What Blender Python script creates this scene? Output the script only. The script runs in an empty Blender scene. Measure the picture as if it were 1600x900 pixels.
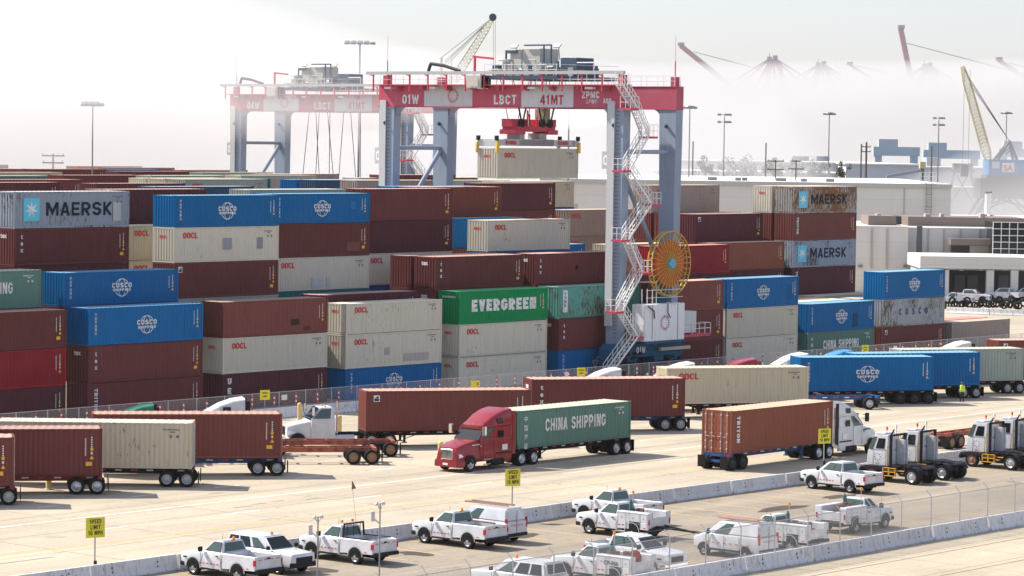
import bpy, bmesh, math, random
from mathutils import Vector, Matrix
R = math.radians
rnd = random.Random(11)
sc = bpy.context.scene
col = sc.collection
SKY_FILL = (2.6, 2.55, 2.55, 1)  # white added to the sky colour to lift the shaded sides

# ---------------------------------------------------------------- camera
F_PX, PITCH, CAM_H, ROLL = 4757.32, 0.04945, 22.165, 0.01451
right0, up0, fwd = Vector((1, 0, 0)), Vector((0, math.sin(PITCH), math.cos(PITCH))), Vector((0, math.cos(PITCH), -math.sin(PITCH)))
cr, sr = math.cos(ROLL), math.sin(ROLL)
right, up = cr * right0 + sr * up0, -sr * right0 + cr * up0
cam = bpy.data.cameras.new('camera'); camo = bpy.data.objects.new('camera', cam); col.objects.link(camo)
cam.sensor_width = 36.0; cam.lens = F_PX / 1600 * 36; cam.clip_start = 1.0; cam.clip_end = 9000
M = Matrix((right, up, -fwd)).transposed().to_4x4(); M.translation = (0, 0, CAM_H)
camo.matrix_world = M; sc.camera = camo

# ---------------------------------------------------------------- sky, sun, exposure
SUN_DIR = Vector((-0.91, 0.39, 1.0)).normalized()
w = bpy.data.worlds.new('World'); sc.world = w; w.use_nodes = True
nt = w.node_tree; nt.nodes.clear()
sky = nt.nodes.new('ShaderNodeTexSky'); sky.sky_type = 'NISHITA'; sky.sun_disc = False
sky.sun_elevation = math.asin(SUN_DIR.z); sky.sun_rotation = math.atan2(SUN_DIR.x, SUN_DIR.y)
sky.air_density = 1.0; sky.dust_density = 1.0; sky.ozone_density = 1.0
bg = nt.nodes.new('ShaderNodeBackground'); bg.inputs[1].default_value = 0.08
wo = nt.nodes.new('ShaderNodeOutputWorld')
tint = nt.nodes.new('ShaderNodeMixRGB'); tint.blend_type = 'MULTIPLY'; tint.inputs[0].default_value = 1; tint.inputs[2].default_value = (.92, .955, 1.16, 1)
nt.links.new(sky.outputs[0], tint.inputs[1])
# white radiance added to the sky as fill light, weaker towards the horizon
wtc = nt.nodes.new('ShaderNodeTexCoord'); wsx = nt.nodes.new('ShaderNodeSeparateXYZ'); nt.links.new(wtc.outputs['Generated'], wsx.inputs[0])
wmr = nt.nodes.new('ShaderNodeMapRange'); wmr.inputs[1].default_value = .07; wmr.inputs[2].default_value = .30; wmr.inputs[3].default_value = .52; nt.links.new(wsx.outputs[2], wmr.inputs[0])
sky_fill = nt.nodes.new('ShaderNodeMixRGB'); sky_fill.blend_type = 'ADD'; sky_fill.inputs[2].default_value = SKY_FILL
nt.links.new(wmr.outputs[0], sky_fill.inputs[0]); nt.links.new(tint.outputs[0], sky_fill.inputs[1]); nt.links.new(sky_fill.outputs[0], bg.inputs[0]); nt.links.new(bg.outputs[0], wo.inputs[0])
sun = bpy.data.lights.new('sun', 'SUN'); suno = bpy.data.objects.new('sun', sun); col.objects.link(suno)
sun.energy = 5.0; sun.angle = R(0.5); sun.color = (1.0, 0.93, 0.82)
suno.rotation_euler = SUN_DIR.to_track_quat('Z', 'Y').to_euler()
vs = sc.view_settings; vs.view_transform = 'Standard'; vs.look = 'None'; vs.gamma = 1.0; vs.use_curve_mapping = False
vs.exposure = 0.72
sc.render.engine = 'CYCLES'
sc.cycles.use_denoising = True
sc.cycles.max_bounces = 6; sc.cycles.diffuse_bounces = 3; sc.cycles.glossy_bounces = 2
sc.cycles.transmission_bounces = 4; sc.cycles.volume_bounces = 1; sc.cycles.transparent_max_bounces = 12
sc.cycles.sample_clamp_indirect = 6

# ---------------------------------------------------------------- pixel -> world helpers (photo is 1600 x 900)
def ray(px, py):
    dx, dy = px - 800, py - 450
    return (right * dx - up * dy) / F_PX + fwd
def at(px, py, z=0.0):
    r = ray(px, py); t = (z - CAM_H) / r.z
    return Vector((r.x * t, r.y * t, z))
def atY(px, py, Y):
    r = ray(px, py); t = Y / r.y
    return Vector((r.x * t, Y, CAM_H + r.z * t))
TH = 0.69282
U = Vector((math.sin(TH), math.cos(TH), 0)); V = Vector((-math.cos(TH), math.sin(TH), 0))
P0 = Vector((-32.239, 231.636, 0))
YAW = math.pi / 2 - TH                 # direction of the yard's rows
def sv(s, v, z=0.0):
    return P0 + U * s + V * v + Vector((0, 0, z))
def sv_of(p):
    d = Vector((p.x, p.y, 0)) - P0
    return d.dot(U), d.dot(V)
def onu(px, py, s):                    # point of a ray on the plane "s = const": (v, z)
    r = ray(px, py); t = (P0.dot(U) + s) / r.dot(U); p = r * t
    return (p - P0).dot(V), p.z + CAM_H

# ---------------------------------------------------------------- mesh builder
class MB:
    def __init__(s):
        s.v, s.f, s.m, s.mi = [], [], [], 0
    def poly(s, pts):
        n = len(s.v); s.v += [tuple(p) for p in pts]; s.f.append(tuple(range(n, n + len(pts)))); s.m.append(s.mi)
        return s
    def hexa(s, b, t):                 # four bottom points, four top points, same winding (ccw from above)
        n = len(s.v); s.v += [tuple(p) for p in b] + [tuple(p) for p in t]
        for q in ((3, 2, 1, 0), (4, 5, 6, 7), (0, 1, 5, 4), (1, 2, 6, 5), (2, 3, 7, 6), (3, 0, 4, 7)):
            s.f.append(tuple(n + i for i in q)); s.m.append(s.mi)
        return s
    def box(s, x0, x1, y0, y1, z0, z1):
        q = ((x0, y0), (x1, y0), (x1, y1), (x0, y1))
        return s.hexa([(x, y, z0) for x, y in q], [(x, y, z1) for x, y in q])
    def bar(s, p, q, wd, ht=None, upv=(0, 0, 1)):
        p, q = Vector(p), Vector(q); ht = wd if ht is None else ht
        d = (q - p).normalized(); u_ = Vector(upv)
        if abs(d.dot(u_)) > .98: u_ = Vector((1, 0, 0))
        a = d.cross(u_).normalized() * wd / 2; b = a.cross(d).normalized() * ht / 2
        c = [-a - b, a - b, a + b, -a + b]
        n = len(s.v); s.v += [tuple(p + k) for k in c] + [tuple(q + k) for k in c]
        for f in ((0, 1, 2, 3), (7, 6, 5, 4), (0, 4, 5, 1), (1, 5, 6, 2), (2, 6, 7, 3), (3, 7, 4, 0)):
            s.f.append(tuple(n + i for i in f)); s.m.append(s.mi)
        return s
    def tube(s, p, q, r, n=8, r2=None):
        p, q = Vector(p), Vector(q); r2 = r if r2 is None else r2
        d = (q - p).normalized(); a = d.orthogonal().normalized(); b = d.cross(a)
        k = len(s.v)
        for c, rr in ((p, r), (q, r2)):
            for i in range(n):
                t = 2 * math.pi * i / n; s.v.append(tuple(c + (a * math.cos(t) + b * math.sin(t)) * rr))
        for i in range(n):
            j = (i + 1) % n; s.f.append((k + i, k + j, k + n + j, k + n + i)); s.m.append(s.mi)
        s.f.append(tuple(k + i for i in reversed(range(n)))); s.m.append(s.mi)
        s.f.append(tuple(k + n + i for i in range(n))); s.m.append(s.mi)
        return s
    def prism(s, prof, y0, y1, axes='xz'):
        n = len(prof); k = len(s.v)
        for y in (y0, y1):
            for a, c in prof:
                s.v.append((a, y, c) if axes == 'xz' else (y, a, c))
        for i in range(n):
            j = (i + 1) % n; s.f.append((k + i, k + j, k + n + j, k + n + i)); s.m.append(s.mi)
        s.f.append(tuple(k + i for i in reversed(range(n)))); s.m.append(s.mi)
        s.f.append(tuple(k + n + i for i in range(n))); s.m.append(s.mi)
        return s
    def lathe(s, prof, n=20, c=(0, 0, 0), axis='y'):   # prof: (radius, along)
        k = len(s.v); m = len(prof)
        for i in range(n):
            t = 2 * math.pi * i / n; ct, st = math.cos(t), math.sin(t)
            for r, y in prof:
                if axis == 'y': s.v.append((c[0] + r * ct, c[1] + y, c[2] + r * st))
                else: s.v.append((c[0] + r * ct, c[1] + r * st, c[2] + y))
        for i in range(n):
            j = (i + 1) % n
            for q in range(m - 1):
                s.f.append((k + i * m + q, k + i * m + q + 1, k + j * m + q + 1, k + j * m + q)); s.m.append(s.mi)
        return s
    def loft(s, secs, cr_=0.12, seg=3):   # sections (x, zb, zt, half width bottom, half width top): rounded skin
        k = len(s.v); ring = 0
        for x, zb, zt, wb, wt in secs:
            r = min(cr_, (zt - zb) * .45, min(wb, wt) * .45); pts = []
            for cy, cz, a0 in ((-1, 0, 180), (1, 0, 270), (1, 1, 0), (-1, 1, 90)):
                wd = wt if cz else wb
                y0 = cy * (wd - r); z0 = (zt - r) if cz else (zb + r)
                for i in range(seg + 1):
                    a = R(a0 + 90 * i / seg); pts.append((x, y0 + r * math.cos(a), z0 + r * math.sin(a)))
            ring = len(pts); s.v += pts
        for i in range(len(secs) - 1):
            for j in range(ring):
                j2 = (j + 1) % ring
                s.f.append((k + i * ring + j, k + i * ring + j2, k + (i + 1) * ring + j2, k + (i + 1) * ring + j)); s.m.append(s.mi)
        s.f.append(tuple(k + j for j in range(ring))); s.m.append(s.mi)
        s.f.append(tuple(k + (len(secs) - 1) * ring + j for j in reversed(range(ring)))); s.m.append(s.mi)
        return s
    def face_quad(s, p00, p10, p11, p01, a0, a1, b0, b1, off=.008):   # pane set proud of a four-sided face
        P = [Vector(p) for p in (p00, p10, p11, p01)]
        nrm = (P[1] - P[0]).cross(P[3] - P[0]).normalized()
        f = lambda a, b: (P[0] * (1 - a) + P[1] * a) * (1 - b) + (P[3] * (1 - a) + P[2] * a) * b + nrm * off
        return s.poly([f(a0, b0), f(a1, b0), f(a1, b1), f(a0, b1)])
    def text(s, txt, o, xd=(1, 0, 0), yd=(0, 0, 1), size=1.0, bold=0.0, sx=1.0, align='LEFT', width=None):
        me = text_mesh(txt, bold)
        if me is None: return s
        vv, ff, x0, x1 = me; xd, yd, o = Vector(xd), Vector(yd), Vector(o)
        if width: sx = width / max(1e-3, (x1 - x0) * size)
        off = {'LEFT': x0, 'CENTER': (x0 + x1) / 2, 'RIGHT': x1}[align]
        k = len(s.v)
        for x, y in vv: s.v.append(tuple(o + xd * ((x - off) * size * sx) + yd * (y * size)))
        for f in ff: s.f.append(tuple(k + i for i in f)); s.m.append(s.mi)
        return s
    def xform(s, m):
        s.v = [tuple(m @ Vector(p)) for p in s.v]; return s
    def mesh(s, name, mats, bevel=0.0, segs=1, smooth=None):
        me = bpy.data.meshes.new(name); me.from_pydata(s.v, [], s.f)
        for m in (mats if isinstance(mats, (list, tuple)) else [mats]): me.materials.append(m)
        me.polygons.foreach_set('material_index', s.m)
        if bevel:
            bm = bmesh.new(); bm.from_mesh(me); bmesh.ops.recalc_face_normals(bm, faces=bm.faces)
            ed = [e for e in bm.edges if len(e.link_faces) == 2 and e.calc_face_angle(0) > R(28)]
            bmesh.ops.bevel(bm, geom=ed, offset=bevel, segments=segs, affect='EDGES', clamp_overlap=True)
            bm.to_mesh(me); bm.free()
        if smooth is not None:
            me.polygons.foreach_set('use_smooth', [True] * len(me.polygons)); me.set_sharp_from_angle(angle=R(smooth))
        me.update(); return me
    def build(s, name, mats, parent=None, bevel=0.0, segs=1, smooth=None):
        return link(name, s.mesh(name, mats, bevel, segs, smooth), parent)

_txt = {}
def text_mesh(txt, bold):
    key = (txt, bold)
    if key not in _txt:
        cu = bpy.data.curves.new('t', 'FONT'); cu.body = txt; cu.size = 1.0; cu.offset = bold; cu.resolution_u = 2
        ob = bpy.data.objects.new('t', cu); me = bpy.data.meshes.new_from_object(ob)
        vv = [(v.co.x, v.co.y) for v in me.vertices]; ff = [tuple(p.vertices) for p in me.polygons]
        bpy.data.objects.remove(ob); bpy.data.curves.remove(cu); bpy.data.meshes.remove(me)
        _txt[key] = (vv, ff, min(v[0] for v in vv), max(v[0] for v in vv)) if vv else None
    return _txt[key]


# block lettering drawn stroke by stroke (polygons that never overlap), for signs and painted names
def _strip(pts, t, closed=False):
    P = [Vector((x, y, 0)) for x, y in pts]; n = len(P); L_, R_ = [], []
    for i in range(n):
        a = P[i - 1] if (i or closed) else None; b = P[(i + 1) % n] if (i < n - 1 or closed) else None
        d1 = (P[i] - a).normalized() if a is not None else None; d2 = (b - P[i]).normalized() if b is not None else None
        if d1 is None: d1 = d2
        if d2 is None: d2 = d1
        n1, n2 = Vector((-d1.y, d1.x, 0)), Vector((-d2.y, d2.x, 0)); m = (n1 + n2).normalized(); k = t / 2 / max(.35, m.dot(n1))
        L_.append(P[i] + m * k); R_.append(P[i] - m * k)
    q = []
    for i in range(n if closed else n - 1):
        j = (i + 1) % n; q.append([R_[i], R_[j], L_[j], L_[i]])
    return q
def _oct(x0, x1, y0, y1, c):
    return [(x0 + c, y0), (x1 - c, y0), (x1, y0 + c), (x1, y1 - c), (x1 - c, y1), (x0 + c, y1), (x0, y1 - c), (x0, y0 + c)]
def glyph(ch, w, t):
    h = t / 2; a, b, lo, hi, m = h, w - h, h, 1 - h, .5; c = min(.16, w * .28)
    S = lambda *p: _strip(p, t)
    g = {
     'O': lambda: _strip(_oct(a, b, lo, hi, c), t, True), '0': lambda: _strip(_oct(a, b, lo, hi, c), t, True),
     'C': lambda: S((b, .30), (b, lo + c), (b - c, lo), (a + c, lo), (a, lo + c), (a, hi - c), (a + c, hi), (b - c, hi), (b, hi - c), (b, .70)),
     'G': lambda: S((w * .55, .46), (b, .46), (b, lo + c), (b - c, lo), (a + c, lo), (a, lo + c), (a, hi - c), (a + c, hi), (b - c, hi), (b, hi - c), (b, .70)),
     'S': lambda: S((a, .28), (a, lo + c * .8), (a + c, lo), (b - c, lo), (b, lo + c * .8), (b, m - c * .8), (b - c, m), (a + c, m), (a, m + c * .8), (a, hi - c * .8), (a + c, hi), (b - c, hi), (b, hi - c * .8), (b, .73)),
     'E': lambda: S((w, lo), (a, lo), (a, hi), (w, hi)) + S((t, m), (w * .9, m)), 'L': lambda: S((w, lo), (a, lo), (a, 1)), 'I': lambda: S((w / 2, 0), (w / 2, 1)),
     'T': lambda: S((0, hi), (w, hi)) + S((w / 2, 0), (w / 2, 1 - t)), 'H': lambda: S((a, 0), (a, 1)) + S((b, 0), (b, 1)) + S((t, m), (w - t, m)),
     'N': lambda: S((a, 0), (a, hi), (a + t * .4, hi), (b - t * .4, lo), (b, lo), (b, 1)), 'M': lambda: S((a, 0), (a, hi), (a + t * .35, hi), (w / 2, .22), (b - t * .35, hi), (b, hi), (b, 0)),
     'W': lambda: S((a * .7, 1), (w * .27, lo), (w * .32, lo), (w / 2, .8), (w * .68, lo), (w * .73, lo), (w - a * .7, 1)), 'V': lambda: S((a, 1), (w / 2 - t * .12, lo), (w / 2 + t * .12, lo), (b, 1)),
     'A': lambda: S((a * .8, 0), (w / 2 - t * .2, hi), (w / 2 + t * .2, hi), (w - a * .8, 0)) + S((w * .30, .29), (w * .70, .29)), 'K': lambda: S((a, 0), (a, 1)) + S((b, 1), (t * 1.05, m), (b, 0)),
     'P': lambda: S((a, 0), (a, hi), (b - c, hi), (b, hi - c), (b, .46 + c * .6), (b - c, .44), (t, .44)), 'R': lambda: S((a, 0), (a, hi), (b - c, hi), (b, hi - c), (b, .5 + c * .5), (b - c, .46), (t, .46)) + S((w * .48, .46 - h), (b, 0)),
     'B': lambda: S((a, m - h), (a, lo), (b - c, lo), (b, lo + c), (b, m - c), (b - c, m), (a, m)) + S((a, m + h), (a, hi), (b - c, hi), (b - .02, hi - c), (b - .02, m + t + c * .2), (b - .06, m + h)),
     'U': lambda: S((a, 1), (a, lo + c), (a + c, lo), (b - c, lo), (b, lo + c), (b, 1)), 'Z': lambda: S((0, hi), (b, hi), (b, hi - t * .5), (a, lo + t * .5), (a, lo), (w, lo)),
     'D': lambda: S((a, lo), (b - c, lo), (b, lo + c), (b, hi - c), (b - c, hi), (a, hi), (a, t)), '1': lambda: S((w * .12, .74), (w * .55, hi), (w * .55, 0)), '4': lambda: S((w * .72, 0), (w * .72, hi), (w * .62, hi), (a * .6, .3), (w, .3)),
    }
    return g[ch]()
GW = {'I': .26, 'M': .84, 'W': .95, '1': .46, 'L': .52, 'E': .55, 'T': .58, ' ': .35, '.': .2}
def block_text(mb, txt, o, xd, yd, size, width=None, t=.19, align='CENTER', gap=.15, wide=1.0):
    x = 0; out = []
    for ch in txt:
        w_ = GW.get(ch, .62) * wide
        if ch not in ' .': out += [[(p.x + x, p.y) for p in q] for q in glyph(ch, w_, t)]
        x += w_ + gap
    x -= gap; k = (width / x) if width else size; o, xd, yd = Vector(o), Vector(xd), Vector(yd); x0 = {'LEFT': 0, 'CENTER': x / 2, 'RIGHT': x}[align]
    for q in out: mb.poly([o + xd * ((px - x0) * k) + yd * (py * size) for px, py in q])
    return mb

def link(name, data, parent=None, loc=None, rz=None, mats=None):
    o = bpy.data.objects.new(name, data); col.objects.link(o)
    if parent is not None: o.parent = parent
    if loc is not None: o.location = loc
    if rz is not None: o.rotation_euler = (0, 0, rz)
    if mats is not None:
        for i, m in enumerate(mats if isinstance(mats, (list, tuple)) else [mats]):
            o.material_slots[i].link = 'OBJECT'; o.material_slots[i].material = m
    return o
def thing(name, label, cat, loc=(0, 0, 0), rz=0.0, group=None):
    o = link(name, None, None, loc, rz); tag(o, label, cat, group); o.empty_display_size = .5; return o
def tag(o, label=None, cat=None, group=None, kind=None):
    if label: o['label'] = label
    if cat: o['category'] = cat
    if group: o['group'] = group
    if kind: o['kind'] = kind
    return o
def kids(o):
    return list(o.children)
def copy_tree(o, parent=None):
    c = o.copy(); col.objects.link(c)
    if parent is not None: c.parent = parent
    for ch in kids(o): copy_tree(ch, c)
    return c

# ---------------------------------------------------------------- materials
def _nodes(name):
    m = bpy.data.materials.new(name); m.use_nodes = True
    return m, m.node_tree, m.node_tree.nodes['Principled BSDF']
def N(t, kind, **k):
    n = t.nodes.new(kind)
    for a, b in k.items():
        if a.startswith('i_'): n.inputs[int(a[2:]) if a[2:].isdigit() else a[2:]].default_value = b
        else: setattr(n, a, b)
    return n
def plain(name, c, rough=.5, metal=0.0, var=.12, scale=6.0, coat=0.0, spec=None):
    m, t, b = _nodes(name); L = t.links.new
    tc = N(t, 'ShaderNodeTexCoord'); no = N(t, 'ShaderNodeTexNoise', i_Scale=scale, i_Detail=4.0)
    L(tc.outputs['Object'], no.inputs['Vector'])
    mp = N(t, 'ShaderNodeMapRange'); mp.inputs[3].default_value = 1 - var; mp.inputs[4].default_value = 1 + var * .6
    mp.inputs[1].default_value = .3; mp.inputs[2].default_value = .7; L(no.outputs[0], mp.inputs[0])
    mx = N(t, 'ShaderNodeVectorMath', operation='SCALE'); mx.inputs[0].default_value = c[:3]; L(mp.outputs[0], mx.inputs['Scale'])
    L(mx.outputs[0], b.inputs['Base Color']); b.inputs['Roughness'].default_value = rough; b.inputs['Metallic'].default_value = metal
    b.inputs['Coat Weight'].default_value = coat; b.inputs['Coat Roughness'].default_value = .12
    b.inputs['Specular IOR Level'].default_value = spec if spec is not None else (.12 if max(c[:3]) < .06 and not metal else .4)
    return m
def paint(name, c, rust=.15, dirt=.35, fade=.0, rough=.55, streak=1.0, rustc=(.12, .045, .018)):
    """weathered container paint: vertical dirt streaks, patchy fading, rust breaking through"""
    m, t, b = _nodes(name); L = t.links.new
    tc = N(t, 'ShaderNodeTexCoord'); oi = N(t, 'ShaderNodeObjectInfo')
    sh = N(t, 'ShaderNodeVectorMath', operation='SCALE'); sh.inputs[0].default_value = (37.0, 19.0, 53.0); L(oi.outputs['Random'], sh.inputs['Scale'])
    ad = N(t, 'ShaderNodeVectorMath', operation='ADD'); L(tc.outputs['Object'], ad.inputs[0]); L(sh.outputs[0], ad.inputs[1])
    st = N(t, 'ShaderNodeMapping'); st.inputs['Scale'].default_value = (3.2, 3.2, .28); L(ad.outputs[0], st.inputs[0])
    n1 = N(t, 'ShaderNodeTexNoise', i_Scale=1.6, i_Detail=5.0, i_Roughness=.65); L(st.outputs[0], n1.inputs['Vector'])
    n2 = N(t, 'ShaderNodeTexNoise', i_Scale=.45, i_Detail=3.0); L(ad.outputs[0], n2.inputs['Vector'])
    s3 = N(t, 'ShaderNodeMapping'); s3.inputs['Scale'].default_value = (3.4, 3.4, .7); L(ad.outputs[0], s3.inputs[0])
    n3 = N(t, 'ShaderNodeTexNoise', i_Scale=2.6, i_Detail=8.0, i_Roughness=.72); L(s3.outputs[0], n3.inputs['Vector'])
    n4 = N(t, 'ShaderNodeTexNoise', i_Scale=.22, i_Detail=2.0); L(ad.outputs[0], n4.inputs['Vector'])
    # overall shade of each instance
    vr = N(t, 'ShaderNodeMapRange'); vr.inputs[3].default_value = .86; vr.inputs[4].default_value = 1.14; L(oi.outputs['Random'], vr.inputs[0])
    base = N(t, 'ShaderNodeVectorMath', operation='SCALE'); base.inputs[0].default_value = c[:3]; L(vr.outputs[0], base.inputs['Scale'])
    # fading patches
    g = sum(c[:3]) / 3
    fd = N(t, 'ShaderNodeMixRGB'); fd.inputs[2].default_value = (c[0] * .55 + .2 + g * .3, c[1] * .55 + .2 + g * .3, c[2] * .55 + .2 + g * .3, 1)
    r2 = N(t, 'ShaderNodeMapRange'); r2.inputs[1].default_value = .42; r2.inputs[2].default_value = .75; r2.inputs[4].default_value = .035 + fade
    L(n2.outputs[0], r2.inputs[0]); L(r2.outputs[0], fd.inputs[0]); L(base.outputs[0], fd.inputs[1])
    # dirt streaks
    ds = N(t, 'ShaderNodeMixRGB', blend_type='MULTIPLY'); ds.inputs[2].default_value = (.42, .38, .34, 1)
    r1 = N(t, 'ShaderNodeMapRange'); r1.inputs[1].default_value = .5; r1.inputs[2].default_value = .78; r1.inputs[4].default_value = dirt * streak
    L(n1.outputs[0], r1.inputs[0]); L(r1.outputs[0], ds.inputs[0]); L(fd.outputs[0], ds.inputs[1])
    # rust, gathered in a few areas
    mm = N(t, 'ShaderNodeMath', operation='MULTIPLY_ADD'); L(n4.outputs[0], mm.inputs[0]); mm.inputs[1].default_value = .5; L(n3.outputs[0], mm.inputs[2])
    r3 = N(t, 'ShaderNodeMapRange'); lo = 1.08 - rust * .50; r3.inputs[1].default_value = lo; r3.inputs[2].default_value = lo + .07
    L(mm.outputs[0], r3.inputs[0])
    rs = N(t, 'ShaderNodeMixRGB'); rs.inputs[2].default_value = (*rustc, 1); L(r3.outputs[0], rs.inputs[0]); L(ds.outputs[0], rs.inputs[1])
    L(rs.outputs[0], b.inputs['Base Color']); b.inputs['Roughness'].default_value = rough
    b.inputs['Specular IOR Level'].default_value = .09
    return m
def solid(name, c, rough=.5, metal=0.0, spec=None):
    m, t, b = _nodes(name); b.inputs['Specular IOR Level'].default_value = spec if spec is not None else (.12 if max(c[:3]) < .06 and rough > .3 else .4); b.inputs['Base Color'].default_value = (*c[:3], 1); b.inputs['Roughness'].default_value = rough; b.inputs['Metallic'].default_value = metal
    return m
HAZE_D = 0.00003
FOGC = (.86, .84, .825)
FOG = [(-900, 1000, 820, 1430, 57, .022, -1.0), (-1300, 90, 500, 1000, 84, .0045, -1.0), (-210, 20, 330, 530, 52, .012, 25.0), (-60, 78, 545, 720, 34, .011, -1.0), (60, 600, 560, 920, 38, .009, -1.0), (-1400, 1400, 1000, 1440, 150, .0009, 1.0)]
# ---------------------------------------------------------------- ground, roads, markings
def paving(name, c, dark, joints=0.0, stain=.5, rot=YAW, wear=.5, jw=6.0, jl=9.0):
    m, t, b = _nodes(name); L = t.links.new
    geo = N(t, 'ShaderNodeNewGeometry')
    mp = N(t, 'ShaderNodeMapping'); mp.inputs['Rotation'].default_value = (0, 0, -rot); L(geo.outputs['Position'], mp.inputs[0])
    s1 = N(t, 'ShaderNodeMapping'); s1.inputs['Scale'].default_value = (.025, .55, 1); L(mp.outputs[0], s1.inputs[0])
    n1 = N(t, 'ShaderNodeTexNoise', i_Scale=1.0, i_Detail=5.0, i_Roughness=.6); L(s1.outputs[0], n1.inputs['Vector'])
    n2 = N(t, 'ShaderNodeTexNoise', i_Scale=.09, i_Detail=6.0, i_Roughness=.65); L(mp.outputs[0], n2.inputs['Vector'])
    n3 = N(t, 'ShaderNodeTexNoise', i_Scale=3.5, i_Detail=6.0, i_Roughness=.7); L(mp.outputs[0], n3.inputs['Vector'])
    n4 = N(t, 'ShaderNodeTexNoise', i_Scale=.38, i_Detail=5.0, i_Roughness=.7); L(mp.outputs[0], n4.inputs['Vector'])
    a = N(t, 'ShaderNodeMixRGB'); a.inputs[1].default_value = (*c, 1); a.inputs[2].default_value = (*dark, 1)
    r1 = N(t, 'ShaderNodeMapRange'); r1.inputs[1].default_value = .42; r1.inputs[2].default_value = .75; r1.inputs[4].default_value = wear
    L(n1.outputs[0], r1.inputs[0]); L(r1.outputs[0], a.inputs[0])
    v2 = N(t, 'ShaderNodeMapRange'); v2.inputs[1].default_value = .3; v2.inputs[2].default_value = .7; v2.inputs[3].default_value = .84; v2.inputs[4].default_value = 1.1; L(n2.outputs[0], v2.inputs[0])
    v3 = N(t, 'ShaderNodeMapRange'); v3.inputs[1].default_value = .3; v3.inputs[2].default_value = .7; v3.inputs[3].default_value = .86; v3.inputs[4].default_value = 1.08; L(n3.outputs[0], v3.inputs[0])
    mu = N(t, 'ShaderNodeMath', operation='MULTIPLY'); L(v2.outputs[0], mu.inputs[0]); L(v3.outputs[0], mu.inputs[1])
    sc_ = N(t, 'ShaderNodeVectorMath', operation='SCALE'); L(a.outputs[0], sc_.inputs[0]); L(mu.outputs[0], sc_.inputs['Scale'])
    st = N(t, 'ShaderNodeMixRGB', blend_type='MULTIPLY'); st.inputs[2].default_value = (.38, .35, .33, 1)
    r4 = N(t, 'ShaderNodeMapRange'); r4.inputs[1].default_value = .60; r4.inputs[2].default_value = .74; r4.inputs[4].default_value = stain
    L(n4.outputs[0], r4.inputs[0]); L(r4.outputs[0], st.inputs[0]); L(sc_.outputs[0], st.inputs[1])
    out = st.outputs[0]
    if joints:
        br = N(t, 'ShaderNodeTexBrick', offset=0.0); br.inputs['Scale'].default_value = 1.0
        br.inputs['Color1'].default_value = (1, 1, 1, 1); br.inputs['Color2'].default_value = (.93, .93, .93, 1); br.inputs['Mortar'].default_value = (1 - joints,) * 3 + (1,)
        br.inputs['Mortar Size'].default_value = .06; br.inputs['Mortar Smooth'].default_value = .3; br.inputs['Brick Width'].default_value = jl; br.inputs['Row Height'].default_value = jw
        L(mp.outputs[0], br.inputs['Vector'])
        jm = N(t, 'ShaderNodeMixRGB', blend_type='MULTIPLY'); jm.inputs[0].default_value = 1; L(out, jm.inputs[1]); L(br.outputs[0], jm.inputs[2]); out = jm.outputs[0]
    L(out, b.inputs['Base Color']); b.inputs['Roughness'].default_value = .9; b.inputs['Specular IOR Level'].default_value = .2
    return m
M_ROAD = paving('road_concrete', (.47, .405, .305), (.22, .19, .15), .45, .7)
M_LOT = paving('lot_asphalt', (.32, .272, .208), (.18, .155, .12), 0, .8, wear=.7)
M_APRON = paving('apron_concrete', (.47, .405, .30), (.33, .28, .21), .35, .45, jw=4.6, jl=6)
M_YARD = paving('yard_concrete', (.38, .34, .28), (.25, .22, .19), .3, .6)
M_FAR = paving('far_ground_soil', (.24, .23, .21), (.16, .16, .16), 0, .5, rot=0)
def sheet(name, s0, s1, v0, v1, z, m):
    mb = MB().poly([sv(s0, v0, z), sv(s1, v0, z), sv(s1, v1, z), sv(s0, v1, z)])
    return tag(mb.build(name, m), kind='structure')
g = MB().poly([(-4500, -300, -.012), (4500, -300, -.012), (4500, 8000, -.012), (-4500, 8000, -.012)])
tag(g.build('ground', M_FAR), kind='structure')
sheet('yard_pavement', -120, 330, -7.0, 130, -.004, M_YARD)
sheet('road', -160, 420, -61.6, -7.0, 0.0, M_ROAD)
sheet('parking_lot', -160, 200, -83.0, -61.6, 0.0, M_LOT)
sheet('apron', -160, 200, -140, -83.0, 0.0, M_APRON)
sheet('quay_road', 150, 420, -7.0, 160, 0.0, M_ROAD)
def worn_line(name, c, k=.5):
    m, t, b = _nodes(name); L = t.links.new
    geo = N(t, 'ShaderNodeNewGeometry'); no = N(t, 'ShaderNodeTexNoise', i_Scale=1.3, i_Detail=8.0, i_Roughness=.75); L(geo.outputs['Position'], no.inputs['Vector'])
    r = N(t, 'ShaderNodeMapRange'); r.inputs[1].default_value = .45; r.inputs[2].default_value = .62; r.inputs[4].default_value = k; L(no.outputs[0], r.inputs[0])
    mx = N(t, 'ShaderNodeMixRGB'); mx.inputs[1].default_value = (*c, 1); mx.inputs[2].default_value = (.42, .37, .29, 1); L(r.outputs[0], mx.inputs[0])
    L(mx.outputs[0], b.inputs['Base Color']); b.inputs['Roughness'].default_value = .8
    return m
M_WLINE = worn_line('white_road_paint', (.80, .78, .72), .6); M_YLINE = worn_line('yellow_road_paint', (.66, .38, .03), .3); M_SLINE = worn_line('faded_stall_paint', (.60, .38, .06), .5)
def stripe(name, s0, s1, v, wd, m, z=.004):
    return sheet(name, s0, s1, v - wd / 2, v + wd / 2, z, m)
stripe('lane_line', -150, 300, -42.9, .15, M_WLINE)
stripe('yellow_line', -150, 300, -51.6, .17, M_YLINE)
stripe('edge_line', -150, 300, -56.3 - 2.2, .12, M_WLINE)
for i in range(24):
    s = -107 + i * 10.6
    stripe('lane_dash', s, s + 3.2, -47.4, .13, M_WLINE)
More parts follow.
